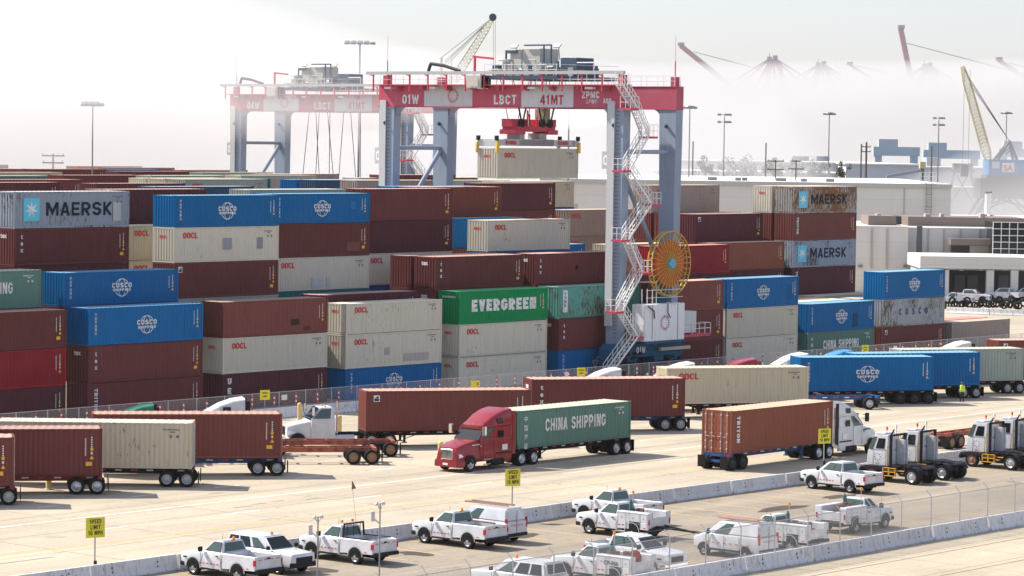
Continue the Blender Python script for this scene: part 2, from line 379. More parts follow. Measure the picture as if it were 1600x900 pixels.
for i in range(-6, 16):                                   # queue lane marks under the waiting trailers
    s = -60 + i * 7.3
    stripe('lane_dash', s, s + 2.2, -37.5, .12, M_WLINE)
for i in range(36):                                       # yellow stalls along the barrier
    s = -62.4 + i * 2.9
    if s < 45: sheet('stall_line', s - .06, s + .06, -67.6, -62.4, .004, M_SLINE)
for i in range(22):
    s = -58 + i * 2.9
    if s < 5: sheet('stall_line', s - .06, s + .06, -82.2, -76.8, .004, M_SLINE)
M_TAR = solid('tar_seal', (.03, .03, .03), .6)
for v_ in (-85.9, -90.6, -95.4): stripe('pavement_seam', -150, 180, v_, .07, M_TAR)
M_OIL = paving('oil_stain', (.085, .07, .055), (.05, .04, .035), 0, .5)
for (s, v_, a, b_) in ((-27.3, -65.6, 1.5, .8), (-6.0, -68.5, 2.6, .9), (1.5, -67.5, 1.8, .8), (-13.4, -64.2, 1.2, .5), (-37, -66.2, .8, 1.2), (-45, -67, .9, 1.3), (-20.5, -80, .9, 1.5)):
    pts = [sv(s + a * math.cos(t * .5236) * rnd.uniform(.65, 1.1), v_ + b_ * math.sin(t * .5236) * rnd.uniform(.65, 1.1), .008) for t in range(12)]
    tag(MB().poly(pts).build('oil_stain', M_OIL), kind='structure')
M_SKID = solid('tyre_mark', (.16, .14, .12), .8)
for (s, v_, l) in ((-55.5, -53.9, 4), (-30, -45.6, 1.6), (-28, -45.2, 1.2), (-26, -45.0, .9), (-23.9, -45.7, 1.2), (24, -41, 2.0)): stripe('tyre_mark', s, s + l, v_, .13, M_SKID, .006)

# ---------------------------------------------------------------- jersey barriers
M_BARR = paint('barrier_concrete', (.60, .60, .60), rust=.46, dirt=.8, rough=.85, rustc=(.22, .20, .18))
M_BLK = solid('black_rubber', (.012, .012, .012), .75)
M_HOLE = solid('dark_hole', (.02, .02, .02), .9)
def barrier_mesh(L_):
    mb = MB(); h = L_ / 2 - .05
    mb.prism([(-.30, 0.0), (.30, 0.0), (.30, .08), (.17, .30), (.085, .81), (-.085, .81), (-.17, .30), (-.30, .08)], -h, h)
    me = mb.mesh('jersey_barrier', M_BARR, .015)
    me.transform(Matrix.Rotation(math.pi / 2, 4, 'Z')); return me     # length along local x
def hole_mesh(L_):
    mb = MB()
    for x, z in ((-L_ * .26, .56), (-L_ * .26, .33), (L_ * .26, .56), (L_ * .26, .33)):
        y = -.085 - (.81 - z) / .51 * .085 - .006
        mb.poly([(x + .055 * math.cos(t * .785), y - .001, z + .055 * math.sin(t * .785)) for t in range(8)])
    return mb.mesh('drain_slot', M_HOLE)
BL = 6.0
bar_me, slot_me = barrier_mesh(BL), hole_mesh(BL)
def barrier_line(s0, n, v, label, group, slots=True):
    for i in range(n):
        p = sv(s0 + (i + .5) * BL, v + rnd.uniform(-.05, .05)); r = YAW + rnd.uniform(-.014, .014)
        o = link('jersey_barrier', bar_me, None, p, r); tag(o, label, 'barrier', group)
        if slots: link('drain_slot', slot_me, o)
barrier_line(-74.2, 22, -61.75, 'pale concrete jersey barrier between the truck road and the parking lot', 'jersey barriers between road and parking lot')
barrier_line(-60.2, 25, -82.75, 'pale concrete jersey barrier under the near chain link fence', 'jersey barriers under the near fence')
barrier_line(-50.0, 32, -7.4, 'pale concrete jersey barrier at the foot of the container stacks', 'jersey barriers in front of the container stacks', False)
M_STEN = solid('black_stencil_paint', (.05, .05, .055), .8)
for s in (-60.6, -54.3, -24.2):
    mb = MB().text('NO UTS. PARKING', (0, -.148, .42), size=.30, sx=1.02, bold=.01); o = mb.build('stencilled_notice', M_STEN); o.location = sv(s, -61.75); o.rotation_euler = (R(-9), 0, YAW)
    tag(o, {-60.6: 'faded NO UTS PARKING stencil on the barrier at the far left', -54.3: 'faded NO UTS PARKING stencil on the barrier beside the leftmost pickup', -24.2: 'faded NO UTS PARKING stencil on the barrier behind the service truck'}[s], 'stencil')

# ---------------------------------------------------------------- chain link fences
M_GALV = plain('galvanised_steel', (.50, .51, .52), .45, .7)
M_GALV2 = plain('dull_fence_wire', (.46, .46, .45), .6, .2)
def fence(s0, s1, v, z0, z1, step, label, arms, wire=.0045, mesh_=.06):
    t = thing('chain_link_fence', label, 'fence', sv(s0, v), YAW); Lg = s1 - s0
    mb = MB(); mb.tube((0, 0, z1), (Lg, 0, z1), .024, 6)
    if arms: mb.tube((0, 0, z0 + .08), (Lg, 0, z0 + .08), .012, 5)
    mb.build('rail', M_GALV, t)
    pm = MB().tube((0, 0, z0 - .02), (0, 0, z1 + .03), .032, 8)
    if arms: pm.tube((0, 0, z1 + .02), (.0, .34, z1 + .36), .026, 6)
    pme = pm.mesh('fence_post', M_GALV)
    for i in range(int(Lg / step) + 1): link('fence_post', pme, t, (i * step, 0, 0))
    mb = MB(); h = z1 - z0 - .02; k = int((Lg + h) / mesh_); e = wire / 1.414
    for sg in (1, -1):
        for i in range(k):
            a = i * mesh_ - h; x0, zz0, x1, zz1 = a, 0, a + h, h
            if x0 < 0: zz0 = -x0; x0 = 0
            if x1 > Lg: zz1 = h - (x1 - Lg); x1 = Lg
            if x1 - x0 < .05: continue
            if sg < 0: x0, x1 = Lg - x0, Lg - x1
            y = sg * .003
            mb.poly([(x0 - e, y, z0 + zz0 + e), (x0 + e, y, z0 + zz0 - e), (x1 + e, y, z0 + zz1 - e), (x1 - e, y, z0 + zz1 + e)])
    mb.build('wire_mesh', M_GALV2, t)
    if arms:
        mb = MB()
        for f in (.35, .68, 1.0): mb.tube((0, .34 * f, z1 + .36 * f), (Lg, .34 * f, z1 + .36 * f), .004, 4)
        mb.build('barbed_wire', M_GALV2, t)
    return t
fence(-58, 48, -82.75, .81, 2.42, 3.05, 'galvanised chain link fence with cranked post tops on the near concrete barriers', True, .0062, .055)
fence(-46, 134, -6.7, .02, 1.95, 3.0, 'grey chain link fence between the truck road and the container stacks', False, .006, .075)

# ---------------------------------------------------------------- container colours
def P_(n, c, **k): return paint('paint_' + n, c, **k)
PAINT = {
 'maroon': P_('maroon', (.145, .042, .039), rust=.12, dirt=.25), 'plum': P_('plum', (.100, .031, .035), rust=.12, dirt=.25),
 'brown': P_('red_brown', (.190, .060, .049), rust=.15, dirt=.25), 'red': P_('red', (.27, .020, .026), rust=.1, dirt=.3),
 'rust': P_('orange_brown', (.225, .074, .045), rust=.2, dirt=.3), 'orange': P_('orange', (.42, .12, .04), rust=.2),
 'blue': P_('blue', (.002, .12, .31), rust=.12, dirt=.25, rough=.45), 'navy': P_('dark_blue', (.03, .065, .12), rust=.15),
 'gray': P_('warm_gray', (.56, .52, .42), rust=.30, dirt=.32), 'cream': P_('cream', (.50, .44, .32), rust=.36, dirt=.35),
 'pale': P_('pale_gray_green', (.30, .34, .29), rust=.3, dirt=.35), 'tan': P_('tan', (.30, .24, .20), rust=.3, dirt=.35),
 'steel': P_('steel_gray', (.30, .35, .40), rust=.56, dirt=.35), 'steelrust': P_('rusty_steel_gray', (.38, .37, .34), rust=.70, dirt=.5, rustc=(.20, .085, .03)),
 'dirtywhite': P_('stained_white_gray', (.36, .385, .40), rust=.66, dirt=.8, rustc=(.10, .075, .03)),
 'green': P_('green', (.003, .25, .075), rust=.1, dirt=.2), 'teal': P_('teal', (.10, .30, .25), rust=.55, dirt=.4),
 'seagreen': P_('sea_green', (.105, .205, .165), rust=.3, dirt=.35), 'tealdark': P_('dark_teal', (.02, .17, .17), rust=.2),
}
WORDS = {'maroon': 'maroon', 'plum': 'dark plum', 'brown': 'red-brown', 'red': 'bright red', 'rust': 'orange-brown', 'orange': 'orange', 'blue': 'blue', 'navy': 'dark blue',
 'gray': 'warm grey', 'cream': 'cream', 'pale': 'pale grey-green', 'tan': 'tan', 'steel': 'steel grey', 'steelrust': 'rust-covered grey', 'dirtywhite': 'stained whitish grey', 'green': 'bright green',
 'teal': 'rusty teal', 'seagreen': 'sea green', 'tealdark': 'dark teal'}
BASEC = {k: None for k in PAINT}
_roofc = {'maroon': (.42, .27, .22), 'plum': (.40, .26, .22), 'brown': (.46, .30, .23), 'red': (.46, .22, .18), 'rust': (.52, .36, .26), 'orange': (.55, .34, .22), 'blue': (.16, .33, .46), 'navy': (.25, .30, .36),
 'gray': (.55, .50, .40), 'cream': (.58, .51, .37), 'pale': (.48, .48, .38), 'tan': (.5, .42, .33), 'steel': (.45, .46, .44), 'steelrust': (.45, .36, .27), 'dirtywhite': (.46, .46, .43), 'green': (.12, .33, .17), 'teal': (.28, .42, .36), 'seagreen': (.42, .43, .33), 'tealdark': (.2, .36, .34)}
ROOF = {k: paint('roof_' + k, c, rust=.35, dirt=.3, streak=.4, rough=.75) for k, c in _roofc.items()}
M_WHITE = plain('white_lettering', (.72, .72, .69), .6, 0, .28, 3.5, spec=.2); M_REDL = plain('red_lettering', (.58, .035, .028), .6, 0, .25, 3.5, spec=.2); M_NAVY = solid('navy_lettering', (.006, .016, .035), .5)
M_GREYL = solid('grey_lettering', (.12, .13, .15), .6); M_YEL = solid('yellow_sticker', (.78, .42, .02), .5); M_SKY = solid('light_blue_panel', (.10, .52, .66), .5)
M_FADEB = solid('faded_blue_lettering', (.055, .075, .14), .6)
M_STEELR = plain('lock_rod_steel', (.52, .50, .47), .5, .3)

# ---------------------------------------------------------------- container meshes (local x along the length, -y the near side, z up, origin at base centre)
CL, CW = 12.19, 2.438
HX, HY = CL / 2, CW / 2
def corr(mb, a0, a1, z0, z1, place, pitch, depth):
    """trapezoid corrugation running from a0 to a1; place(a, d) -> (x, y), d = depth behind the crest"""
    n = max(3, round((a1 - a0) / pitch)); p = (a1 - a0) / n; pts = []; k1, k2, k3 = (.27, .5, .77) if depth < .06 else (.56, .64, .92)
    for i in range(n):
        b = a0 + i * p; pts += [(b, 0), (b + p * k1, 0), (b + p * k2, depth), (b + p * k3, depth)]
    pts.append((a1, 0))
    for (a, d), (a2, d2) in zip(pts, pts[1:]):
        x, y = place(a, d); x2, y2 = place(a2, d2)
        mb.poly([(x, y, z0), (x2, y2, z0), (x2, y2, z1), (x, y, z1)])
_cm = {}
def cmesh(kind, h):
    key = (kind, round(h, 3))
    if key in _cm: return _cm[key]
    mb = MB(); z0, z1 = .16, h - .10; D = PAINT['maroon']
    if kind == 'side_wall':
        corr(mb, -HX + .12, HX - .12, z0, z1, lambda a, d: (a, -HY + .014 + d), .305, .042)
        corr(mb, HX - .12, -HX + .12, z0, z1, lambda a, d: (a, HY - .014 - d), -.305, .042) if False else mb.poly([(HX - .12, HY - .03, z0), (-HX + .12, HY - .03, z0), (-HX + .12, HY - .03, z1), (HX - .12, HY - .03, z1)])
    elif kind == 'end_wall':           # at the -x end
        corr(mb, -HY + .12, HY - .12, z0, z1, lambda a, d: (-HX + .012 + d, -a), .32, .065)
    elif kind == 'flat_end':
        mb.poly([(HX - .03, -HY + .1, z0), (HX - .03, HY - .1, z0), (HX - .03, HY - .1, z1), (HX - .03, -HY + .1, z1)])
    elif kind == 'roof':
        n = 26; p = (CL - .2) / n; x = -HX + .1
        for i in range(n):
            for (a, d), (b, d2) in (((0, 0), (.45, 0)), ((.45, 0), (.55, .02)), ((.55, .02), (.9, .02)), ((.9, .02), (1, 0))):
                mb.poly([(x + a * p, -HY + .05, h - .035 + d), (x + b * p, -HY + .05, h - .035 + d2), (x + b * p, HY - .05, h - .035 + d2), (x + a * p, HY - .05, h - .035 + d)])
            x += p
    elif kind == 'frame':
        for sx in (-1, 1):
            for sy in (-1, 1):
                x, y = sx * HX, sy * HY
                mb.box(min(x, x - sx * .14), max(x, x - sx * .14), min(y, y - sy * .10), max(y, y - sy * .10), .115, h - .115)
                for zc in (0, h - .118):
                    xa, ya = x + sx * .006, y + sy * .006
                    mb.box(min(xa, xa - sx * .18), max(xa, xa - sx * .18), min(ya, ya - sy * .165), max(ya, ya - sy * .165), zc, zc + .118)
            x = sx * HX
            for zc in (.02, h - .13): mb.box(min(x, x - sx * .08), max(x, x - sx * .08), -HY + .165, HY - .165, zc, zc + .11)
        for sy in (-1, 1):
            y = sy * HY
            for zc, hh in ((.02, .15), (h - .105, .08)): mb.box(-HX + .18, HX - .18, min(y, y - sy * .07), max(y, y - sy * .07), zc, zc + hh)
        mb.poly([(-HX + .08, -HY + .07, .05), (-HX + .08, HY - .07, .05), (HX - .08, HY - .07, .05), (HX - .08, -HY + .07, .05)])
    elif kind == 'door':               # pair of doors at the +x end
        for s in (-1, 1):
            y0, y1 = (.01, HY - .1) if s > 0 else (-HY + .1, -.01)
            mb.box(HX - .07, HX - .02, y0, y1, .15, h - .14)
            for zz in (.4, .95, 1.5, 2.05): mb.box(HX - .02, HX - .004, y0 + .07, y1 - .07, zz, zz + .34)
    elif kind == 'lock_rod':
        for y in (-.88, -.38, .38, .88):
            mb.tube((HX + .025, y, .08), (HX + .025, y, h - .08), .02, 6)
            for zz in (.3, .75, 1.3, h - .35): mb.box(HX - .015, HX + .055, y - .06, y + .06, zz, zz + .07)
            mb.bar((HX + .05, y, 1.15), (HX + .05, y + (.3 if y < 0 else -.3), 1.1), .035)
    _cm[key] = mb.mesh(kind, D); return _cm[key]
YS = -HY - .006                        # plane of the lettering on the near side
def near(mb, txt, x, z, size, **k): return mb.text(txt, (x, YS, z), (1, 0, 0), (0, 0, 1), size, **k)
def globe_logo(mb, cx, cz, r, pl):
    """ring arcs above and below the words"""
    def ring(rx, rz, t0, t1, wd, n=14):
        for i in range(n):
            a, b = R(t0 + (t1 - t0) * i / n), R(t0 + (t1 - t0) * (i + 1) / n)
            mb.poly([pl(cx + rx * math.cos(a), cz + rz * math.sin(a)), pl(cx + (rx + wd) * math.cos(a), cz + (rz + wd) * math.sin(a)), pl(cx + (rx + wd) * math.cos(b), cz + (rz + wd) * math.sin(b)), pl(cx + rx * math.cos(b), cz + rz * math.sin(b))])
    for t0 in (24, 204): ring(r * 1.0, r * .93, t0, t0 + 132, r * .09)
    for t0, t1 in ((32, 86), (94, 148), (212, 266), (274, 328)): ring(r * .50, r * .93, t0, t1, r * .08, 8)
_dm = {}
def stack_text(mb, txt, x, z, size, gap=1.15, **k):
    for i, ch in enumerate(txt): near(mb, ch, x, z - i * size * gap, size, align='CENTER', **k)
def blocks(mb, x, z0, z1, wd, n, duty=.62):
    p = (z1 - z0) / n
    for i in range(n):
        a = z0 + i * p; mb.poly([(x, YS, a), (x + wd, YS, a), (x + wd, YS, a + p * duty), (x, YS, a + p * duty)])
def sq(mb, x0, x1, z0, z1, dy=0):
    mb.poly([(x0, YS - dy, z0), (x1, YS - dy, z0), (x1, YS - dy, z1), (x0, YS - dy, z1)])
def decor(kind, h):
    """list of (part name, mesh) for one scheme of markings"""
    key = (kind, round(h, 3))
    if key in _dm: return _dm[key]
    out = []; k = h / 2.896
    def add(name, mb, m):
        if mb.f: out.append((name, mb.mesh(name, m)))
    codes = kind in ('cosco', 'tex', 'triton', 'codes', 'codes2', 'df', 'ues', 'evergreen', 'redcodes')
    if codes:
        mb = MB(); blocks(mb, 5.05, 1.25 * k, 2.35 * k, .07, 9); blocks(mb, 5.42, 1.75 * k, 2.45 * k, .08, 5); sq(mb, 5.40, 5.52, 1.32 * k, 1.47 * k); add('code_marking', mb, M_WHITE)
        mb = MB(); sq(mb, 5.38, 5.55, 1.55 * k, 1.72 * k); mb.poly([(5.33, YS, 1.02 * k), (5.60, YS, 1.02 * k), (5.465, YS, 1.25 * k)])
        if kind in ('tex', 'codes', 'df'): sq(mb, 5.10, 5.48, .62 * k, .86 * k)
        add('warning_sticker', mb, M_YEL)
    if kind in ('oocl', 'oocl2', 'graycodes', 'china', 'maersk'):
        mb = MB(); blocks2 = [(4.3 + i * .13, 2.42 * k) for i in range(8)]
        for x, z in blocks2: sq(mb, x, x + .09, z, z + .08)
        sq(mb, 4.75, 5.05, 2.28 * k, 2.34 * k); sq(mb, 4.72, 4.86, 1.95 * k, 2.12 * k); sq(mb, 5.12, 5.28, 1.95 * k, 2.12 * k)
        add('code_marking', mb, M_GREYL if kind != 'china' else M_WHITE)
    if kind == 'cosco':
        mb = MB(); block_text(mb, 'COSCO', (0, YS, 1.42 * k), (1, 0, 0), (0, 0, 1), .40, 2.08, .21); block_text(mb, 'SHIPPING', (0, YS, 1.12 * k), (1, 0, 0), (0, 0, 1), .22, 1.9, .22)
        globe_logo(mb, 0, 1.44 * k, .70, lambda x, z: (x, YS, z)); add('globe_lettering', mb, M_WHITE); mb = MB(); stack_text(mb, '中远海运集运', -5.35, 2.28 * k, .25, bold=.01); add('vertical_lettering', mb, M_WHITE)
    if kind in ('oocl', 'oocl2'):
        mb = MB(); block_text(mb, 'OOCL', (-5.05, YS, 1.98 * k), (1, 0, 0), (0, 0, 1), .48, 1.65, .2, 'LEFT', .08)
        add('red_lettering', mb, M_REDL); mb = MB(); xe = -HX - .004; block_text(mb, 'OOCL', (xe, 0, 1.98 * k), (0, -1, 0), (0, 0, 1), .27, .85, .22); add('end_lettering', mb, M_REDL)
    if kind == 'maersk':
        mb = MB(); sq(mb, -5.15, -3.5, .58 * k, 2.38 * k); add('blue_panel', mb, M_SKY)
        mb = MB(); pts = []
        for i in range(14):
            r_ = .72 if i % 2 == 0 else .24; a = math.pi / 2 + i * math.pi / 7; pts.append((-4.32 + r_ * math.cos(a), YS - .003, 1.48 * k + r_ * math.sin(a)))
        for i in range(14): mb.poly([(-4.32, YS - .003, 1.48 * k), pts[i], pts[(i + 1) % 14]])
        add('star_marking', mb, M_WHITE)
        mb = MB(); block_text(mb, 'MAERSK', (-2.8, YS, .98 * k), (1, 0, 0), (0, 0, 1), 1.06, 7.0, .185, 'LEFT', .16, 1.15); add('lettering', mb, M_NAVY)
    if kind == 'tex':
        mb = MB(); stack_text(mb, 'tex', -5.3, 2.1 * k, .52, 1.0, bold=.03); add('lettering', mb, M_WHITE); mb = MB(); xe = -HX - .004
        mb.text('tex', (xe, 0, 2.15 * k), (0, -1, 0), (0, 0, 1), .55, bold=.03, align='CENTER'); add('end_lettering', mb, M_WHITE)
    if kind == 'triton':
        mb = MB(); block_text(mb, 'TRITON', (-5.45, YS, 2.5 * k), (0, 0, -1), (1, 0, 0), .36, 1.8, .22, 'LEFT'); add('lettering', mb, M_WHITE)
    if kind == 'china':
        mb = MB(); block_text(mb, 'CHINA SHIPPING', (-3.25, YS, 1.15 * k), (1, 0, 0), (0, 0, 1), .86, 6.5, .19, 'LEFT', .13); add('lettering', mb, M_WHITE); mb = MB(); stack_text(mb, '中国海运', -5.3, 2.05 * k, .42, 1.45, bold=.012); add('vertical_lettering', mb, M_WHITE)
    if kind == 'evergreen':
        mb = MB(); block_text(mb, 'EVERGREEN', (-4.45, YS, 1.05 * k), (1, 0, 0), (0, 0, 1), 1.05, 8.9, .255, 'LEFT', .11); add('lettering', mb, M_WHITE); mb = MB(); xe = -HX - .004
        mb.text('EVERGREEN', (xe, 0, 2.3 * k), (0, -1, 0), (0, 0, 1), .22, bold=.02, align='CENTER', width=1.5); add('end_lettering', mb, M_WHITE)
    if kind == 'cosco_old':
        mb = MB()
        for i, ch in enumerate('COSCO'): block_text(mb, ch, (-2.7 + i * 1.28, YS, 1.15 * k), (1, 0, 0), (0, 0, 1), .75, .62, .27)
        near(mb, '中远', -4.9, 2.1 * k, .42, bold=.01); add('lettering', mb, M_FADEB)
    if kind == 'ues':
        mb = MB(); [block_text(mb, ch, (-5.3, YS, (2.05 - i * .78) * k), (1, 0, 0), (0, 0, 1), .5, .42, .24) for i, ch in enumerate('UES')]; add('lettering', mb, M_WHITE)
    if kind == 'df':
        mb = MB(); sq(mb, -5.55, -5.1, 2.12 * k, 2.58 * k); add('logo_sticker', mb, M_WHITE)
        mb = MB(); sq(mb, -5.5, -5.15, 2.17 * k, 2.33 * k, .003); mb.poly([(-5.48, YS - .003, 2.36 * k), (-5.18, YS - .003, 2.36 * k), (-5.2, YS - .003, 2.54 * k)]); add('logo_emblem', mb, M_NAVY)
    if kind == 'patch':
        mb = MB(); sq(mb, -5.55, -4.85, .55 * k, 2.55 * k); add('white_patch', mb, M_WHITE)
        mb = MB(); mb.text('中海集运', (-5.35, YS - .004, 2.4 * k), (0, 0, -1), (1, 0, 0), .36, bold=.02); add('lettering', mb, M_GREYL)
    if kind == 'leasing':
        mb = MB(); near(mb, 'your postal container', -4.6, 1.2 * k, .9, bold=.03, width=8.5); add('lettering', mb, M_WHITE)
    _dm[key] = out; return out
DECW = {'cosco': 'white globe logo and COSCO SHIPPING lettering', 'oocl': 'small red OOCL letters', 'oocl2': 'red OOCL letters', 'maersk': 'MAERSK lettering and a light blue star square', 'tex': 'stacked white tex letters',
 'triton': 'sideways TRITON letters', 'china': 'white CHINA SHIPPING lettering', 'evergreen': 'large white EVERGREEN lettering', 'cosco_old': 'faded widely spaced COSCO letters', 'ues': 'stacked U E S letters', 'df': 'a small square logo',
 'codes': 'a yellow sticker at its right end', 'codes2': 'small white codes at its right end', 'graycodes': 'plain unlettered sides', 'patch': 'a white vertical patch', 'leasing': 'one line of white lettering', 'plain': 'plain sides', 'redcodes': 'small white codes at its right end'}
def container(p, rz, h, colr, deco, label, group, left='end_wall', right='flat_end', mat=None):
    """p = centre of the base"""
    t = thing('shipping_container', label, 'container', p, rz, group); pm = mat or PAINT[colr]
    for k in ('frame', 'side_wall'): link(k, cmesh(k, h), t, mats=pm)
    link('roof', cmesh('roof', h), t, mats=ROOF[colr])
    for side, kind in ((-1, left), (1, right)):
        if kind == 'none': continue
        if kind == 'end_wall': o = link('end_wall', cmesh('end_wall', h), t, mats=pm); o.rotation_euler = (0, 0, 0 if side < 0 else math.pi)
        elif kind == 'flat_end': o = link('end_wall', cmesh('flat_end', h), t, mats=pm); o.rotation_euler = (0, 0, math.pi if side < 0 else 0)
        else:
            o = link('door', cmesh('door', h), t, mats=pm); o.rotation_euler = (0, 0, math.pi if side < 0 else 0)
            link('lock_rod', cmesh('lock_rod', h), o, mats=M_STEELR)
    for name, me in decor(deco, h): link(name, me, t)
    return t

# ---------------------------------------------------------------- the stacks of the front block
HC, SD = 2.896, 2.591
SLOT = {-2: -29.0, -1: -14.43, 0: 0.0, 1: 14.41, 2: 28.85, 3: 43.34, 4: 57.19, 5: 70.44, 6: 83.27, 7: 97.28, 8: 111.05, 9: 124.8}
RP = 2.866
ORD = ['', 'bottom', 'second', 'third', 'fourth', 'fifth', 'sixth', 'seventh']
NTH = ['first', 'second', 'third', 'fourth', 'fifth', 'sixth', 'seventh', 'eighth', 'ninth', 'tenth', 'eleventh', 'twelfth', 'thirteenth', 'fourteenth', 'fifteenth']
def rowname(r): return 'front row' if r == 0 else '%s row from the front' % NTH[int(round(r))]
STACKS = [   # row, slot, base tier, [bottom .. top]: colour/deco, "-" suffix = standard height
 (0, -1, 1, ['plum/codes2', 'red/codes2', 'maroon/codes']), (0, 0, 1, ['maroon/triton', 'maroon/tex', 'blue/cosco']), (0, 1, 1, ['plum/ues', 'gray/oocl', 'brown/codes2']),
 (0, 2, 1, ['blue/cosco-', 'gray/oocl', 'gray/oocl-']), (0, 3, 1, ['gray/oocl', 'gray/oocl', 'green/evergreen']), (0, 4, 1, ['blue/cosco', 'maroon/tex', 'teal/patch']),
 (0, 5, 1, ['maroon/codes', 'maroon/codes', 'brown/codes']), (0, 6, 1, ['gray/oocl', 'gray/oocl', 'blue/cosco']), (0, 7, 1, ['seagreen/china', 'blue/cosco']),
 (0, 8, 1, ['maroon/df', 'dirtywhite/cosco_old', 'blue/cosco']), (0, 9, 1, ['tan/graycodes']),
 (1, -1, 3, ['maroon/codes2', 'seagreen/china']), (1, 0, 2, ['maroon/codes', 'maroon/codes2', 'blue/cosco-']), (1, 1, 1, ['plum/codes', 'maroon/codes']), (1, 2, 1, ['maroon/codes', 'plum/codes', 'plum/tex']),
 (1, 3, 2, ['plum/codes', 'maroon/tex', 'maroon/tex']), (1, 4, 2, ['plum/codes', 'maroon/codes', 'maroon/tex']), (1, 5, 1, ['plum/codes', 'brown/codes2']), (1, 6, 1, ['maroon/codes2', 'maroon/codes2']),
 (1, 7, 1, ['gray/graycodes', 'pale/graycodes']), (1, 8, 1, ['gray/graycodes', 'gray/graycodes']), (1, 9, 1, ['red/codes2']),
 (2, 1, 2, ['maroon/codes', 'pale/graycodes', 'maroon/df', 'gray/oocl', 'blue/cosco-']), (2, 3, 3, ['maroon/codes', 'maroon/codes2']), (2, 7, 1, ['maroon/codes', 'rust/codes']),
 (3, -1, 3, ['plum/codes', 'maroon/codes', 'maroon/codes', 'cream/graycodes']), (3, 0, 3, ['plum/codes', 'plum/codes', 'maroon/tex', 'steel/maersk']),
 (3, 2, 3, ['tealdark/codes2', 'gray/oocl', 'maroon/codes', 'blue/cosco-']), (3, 4, 3, ['rust/codes', 'blue/codes2', 'gray/oocl']), (3, 6, 2, ['maroon/codes', 'plum/codes2', 'red/redcodes']), (3, 8, 1, ['maroon/codes', 'gray/graycodes']),
 (4, 1, 3, ['cream/oocl', 'cream/oocl', 'cream/oocl']), (4, 3, 3, ['blue/codes2', 'gray/oocl', 'plum/codes', 'maroon/codes']), (4, 2, 5, ['maroon/codes', 'pale/graycodes']),
 (4, 7, 2, ['maroon/codes', 'plum/codes2', 'rust/codes2']), (4, 8, 2, ['maroon/codes', 'plum/triton', 'steel/maersk', 'brown/triton', 'steelrust/maersk']),
 (5, 1, 5, ['plum/codes', 'plum/codes2']), (5, 4, 4, ['rust/codes', 'blue/codes2']), (5, 7, 3, ['maroon/codes', 'maroon/codes', 'plum/df']), (5, 8, 4, ['maroon/codes', 'brown/codes', 'gray/oocl']), (5, 6, 3, ['cream/graycodes', 'cream/graycodes']),
 (6, 4, 5, ['maroon/codes', 'brown/codes']), (6, 5, 3, ['blue/codes2', 'blue/codes2']), (6, 7, 4, ['maroon/codes2', 'maroon/codes2']),
 (7, 7, 4, ['maroon/tex', 'maroon/tex', 'tan/oocl']), (7, 4, 5, ['plum/codes', 'blue/codes2']), (8, 2, 5, ['plum/codes', 'navy/codes2']),
 (11, 6, 4, ['plum/codes', 'maroon/codes', 'plum/codes']), (11, 7, 4, ['tan/oocl', 'tan/oocl']), (14, 7, 4, ['maroon/codes', 'blue/codes2', 'cream/graycodes']),
]
STK = {}
for row, slot, base, items in STACKS:
    z = (base - 1) * HC
    for i, it in enumerate(items):
        std = it.endswith('-'); colr, deco = it.rstrip('-').split('/'); h = SD if std else HC; tier = base + i
        where = 'top' if i == len(items) - 1 else ORD[tier]
        lab = '%s container with %s, %s tier of stack %s, %s' % (WORDS[colr], DECW[deco], where if where == 'top' else ORD[tier], NTH[slot + 1], rowname(row))
        words = lab.split()
        if len(words) > 16:
            lab = '%s container, %s, %s tier, %s stack from left, %s' % (WORDS[colr], {'cosco': 'globe logo', 'oocl': 'red letters', 'maersk': 'star logo', 'tex': 'tex letters', 'triton': 'TRITON letters', 'china': 'white lettering', 'evergreen': 'EVERGREEN lettering',
              'cosco_old': 'faded COSCO', 'ues': 'U E S letters', 'df': 'square logo', 'codes': 'yellow sticker', 'codes2': 'white codes', 'graycodes': 'plain sides', 'patch': 'white patch', 'redcodes': 'white codes'}[deco], where, NTH[slot + 1], rowname(row))
        STK[row, slot, tier] = container(sv(SLOT[slot] + HX, row * RP + HY, z), YAW, h, colr, deco, lab, 'containers stacked in the yard')
        z += h

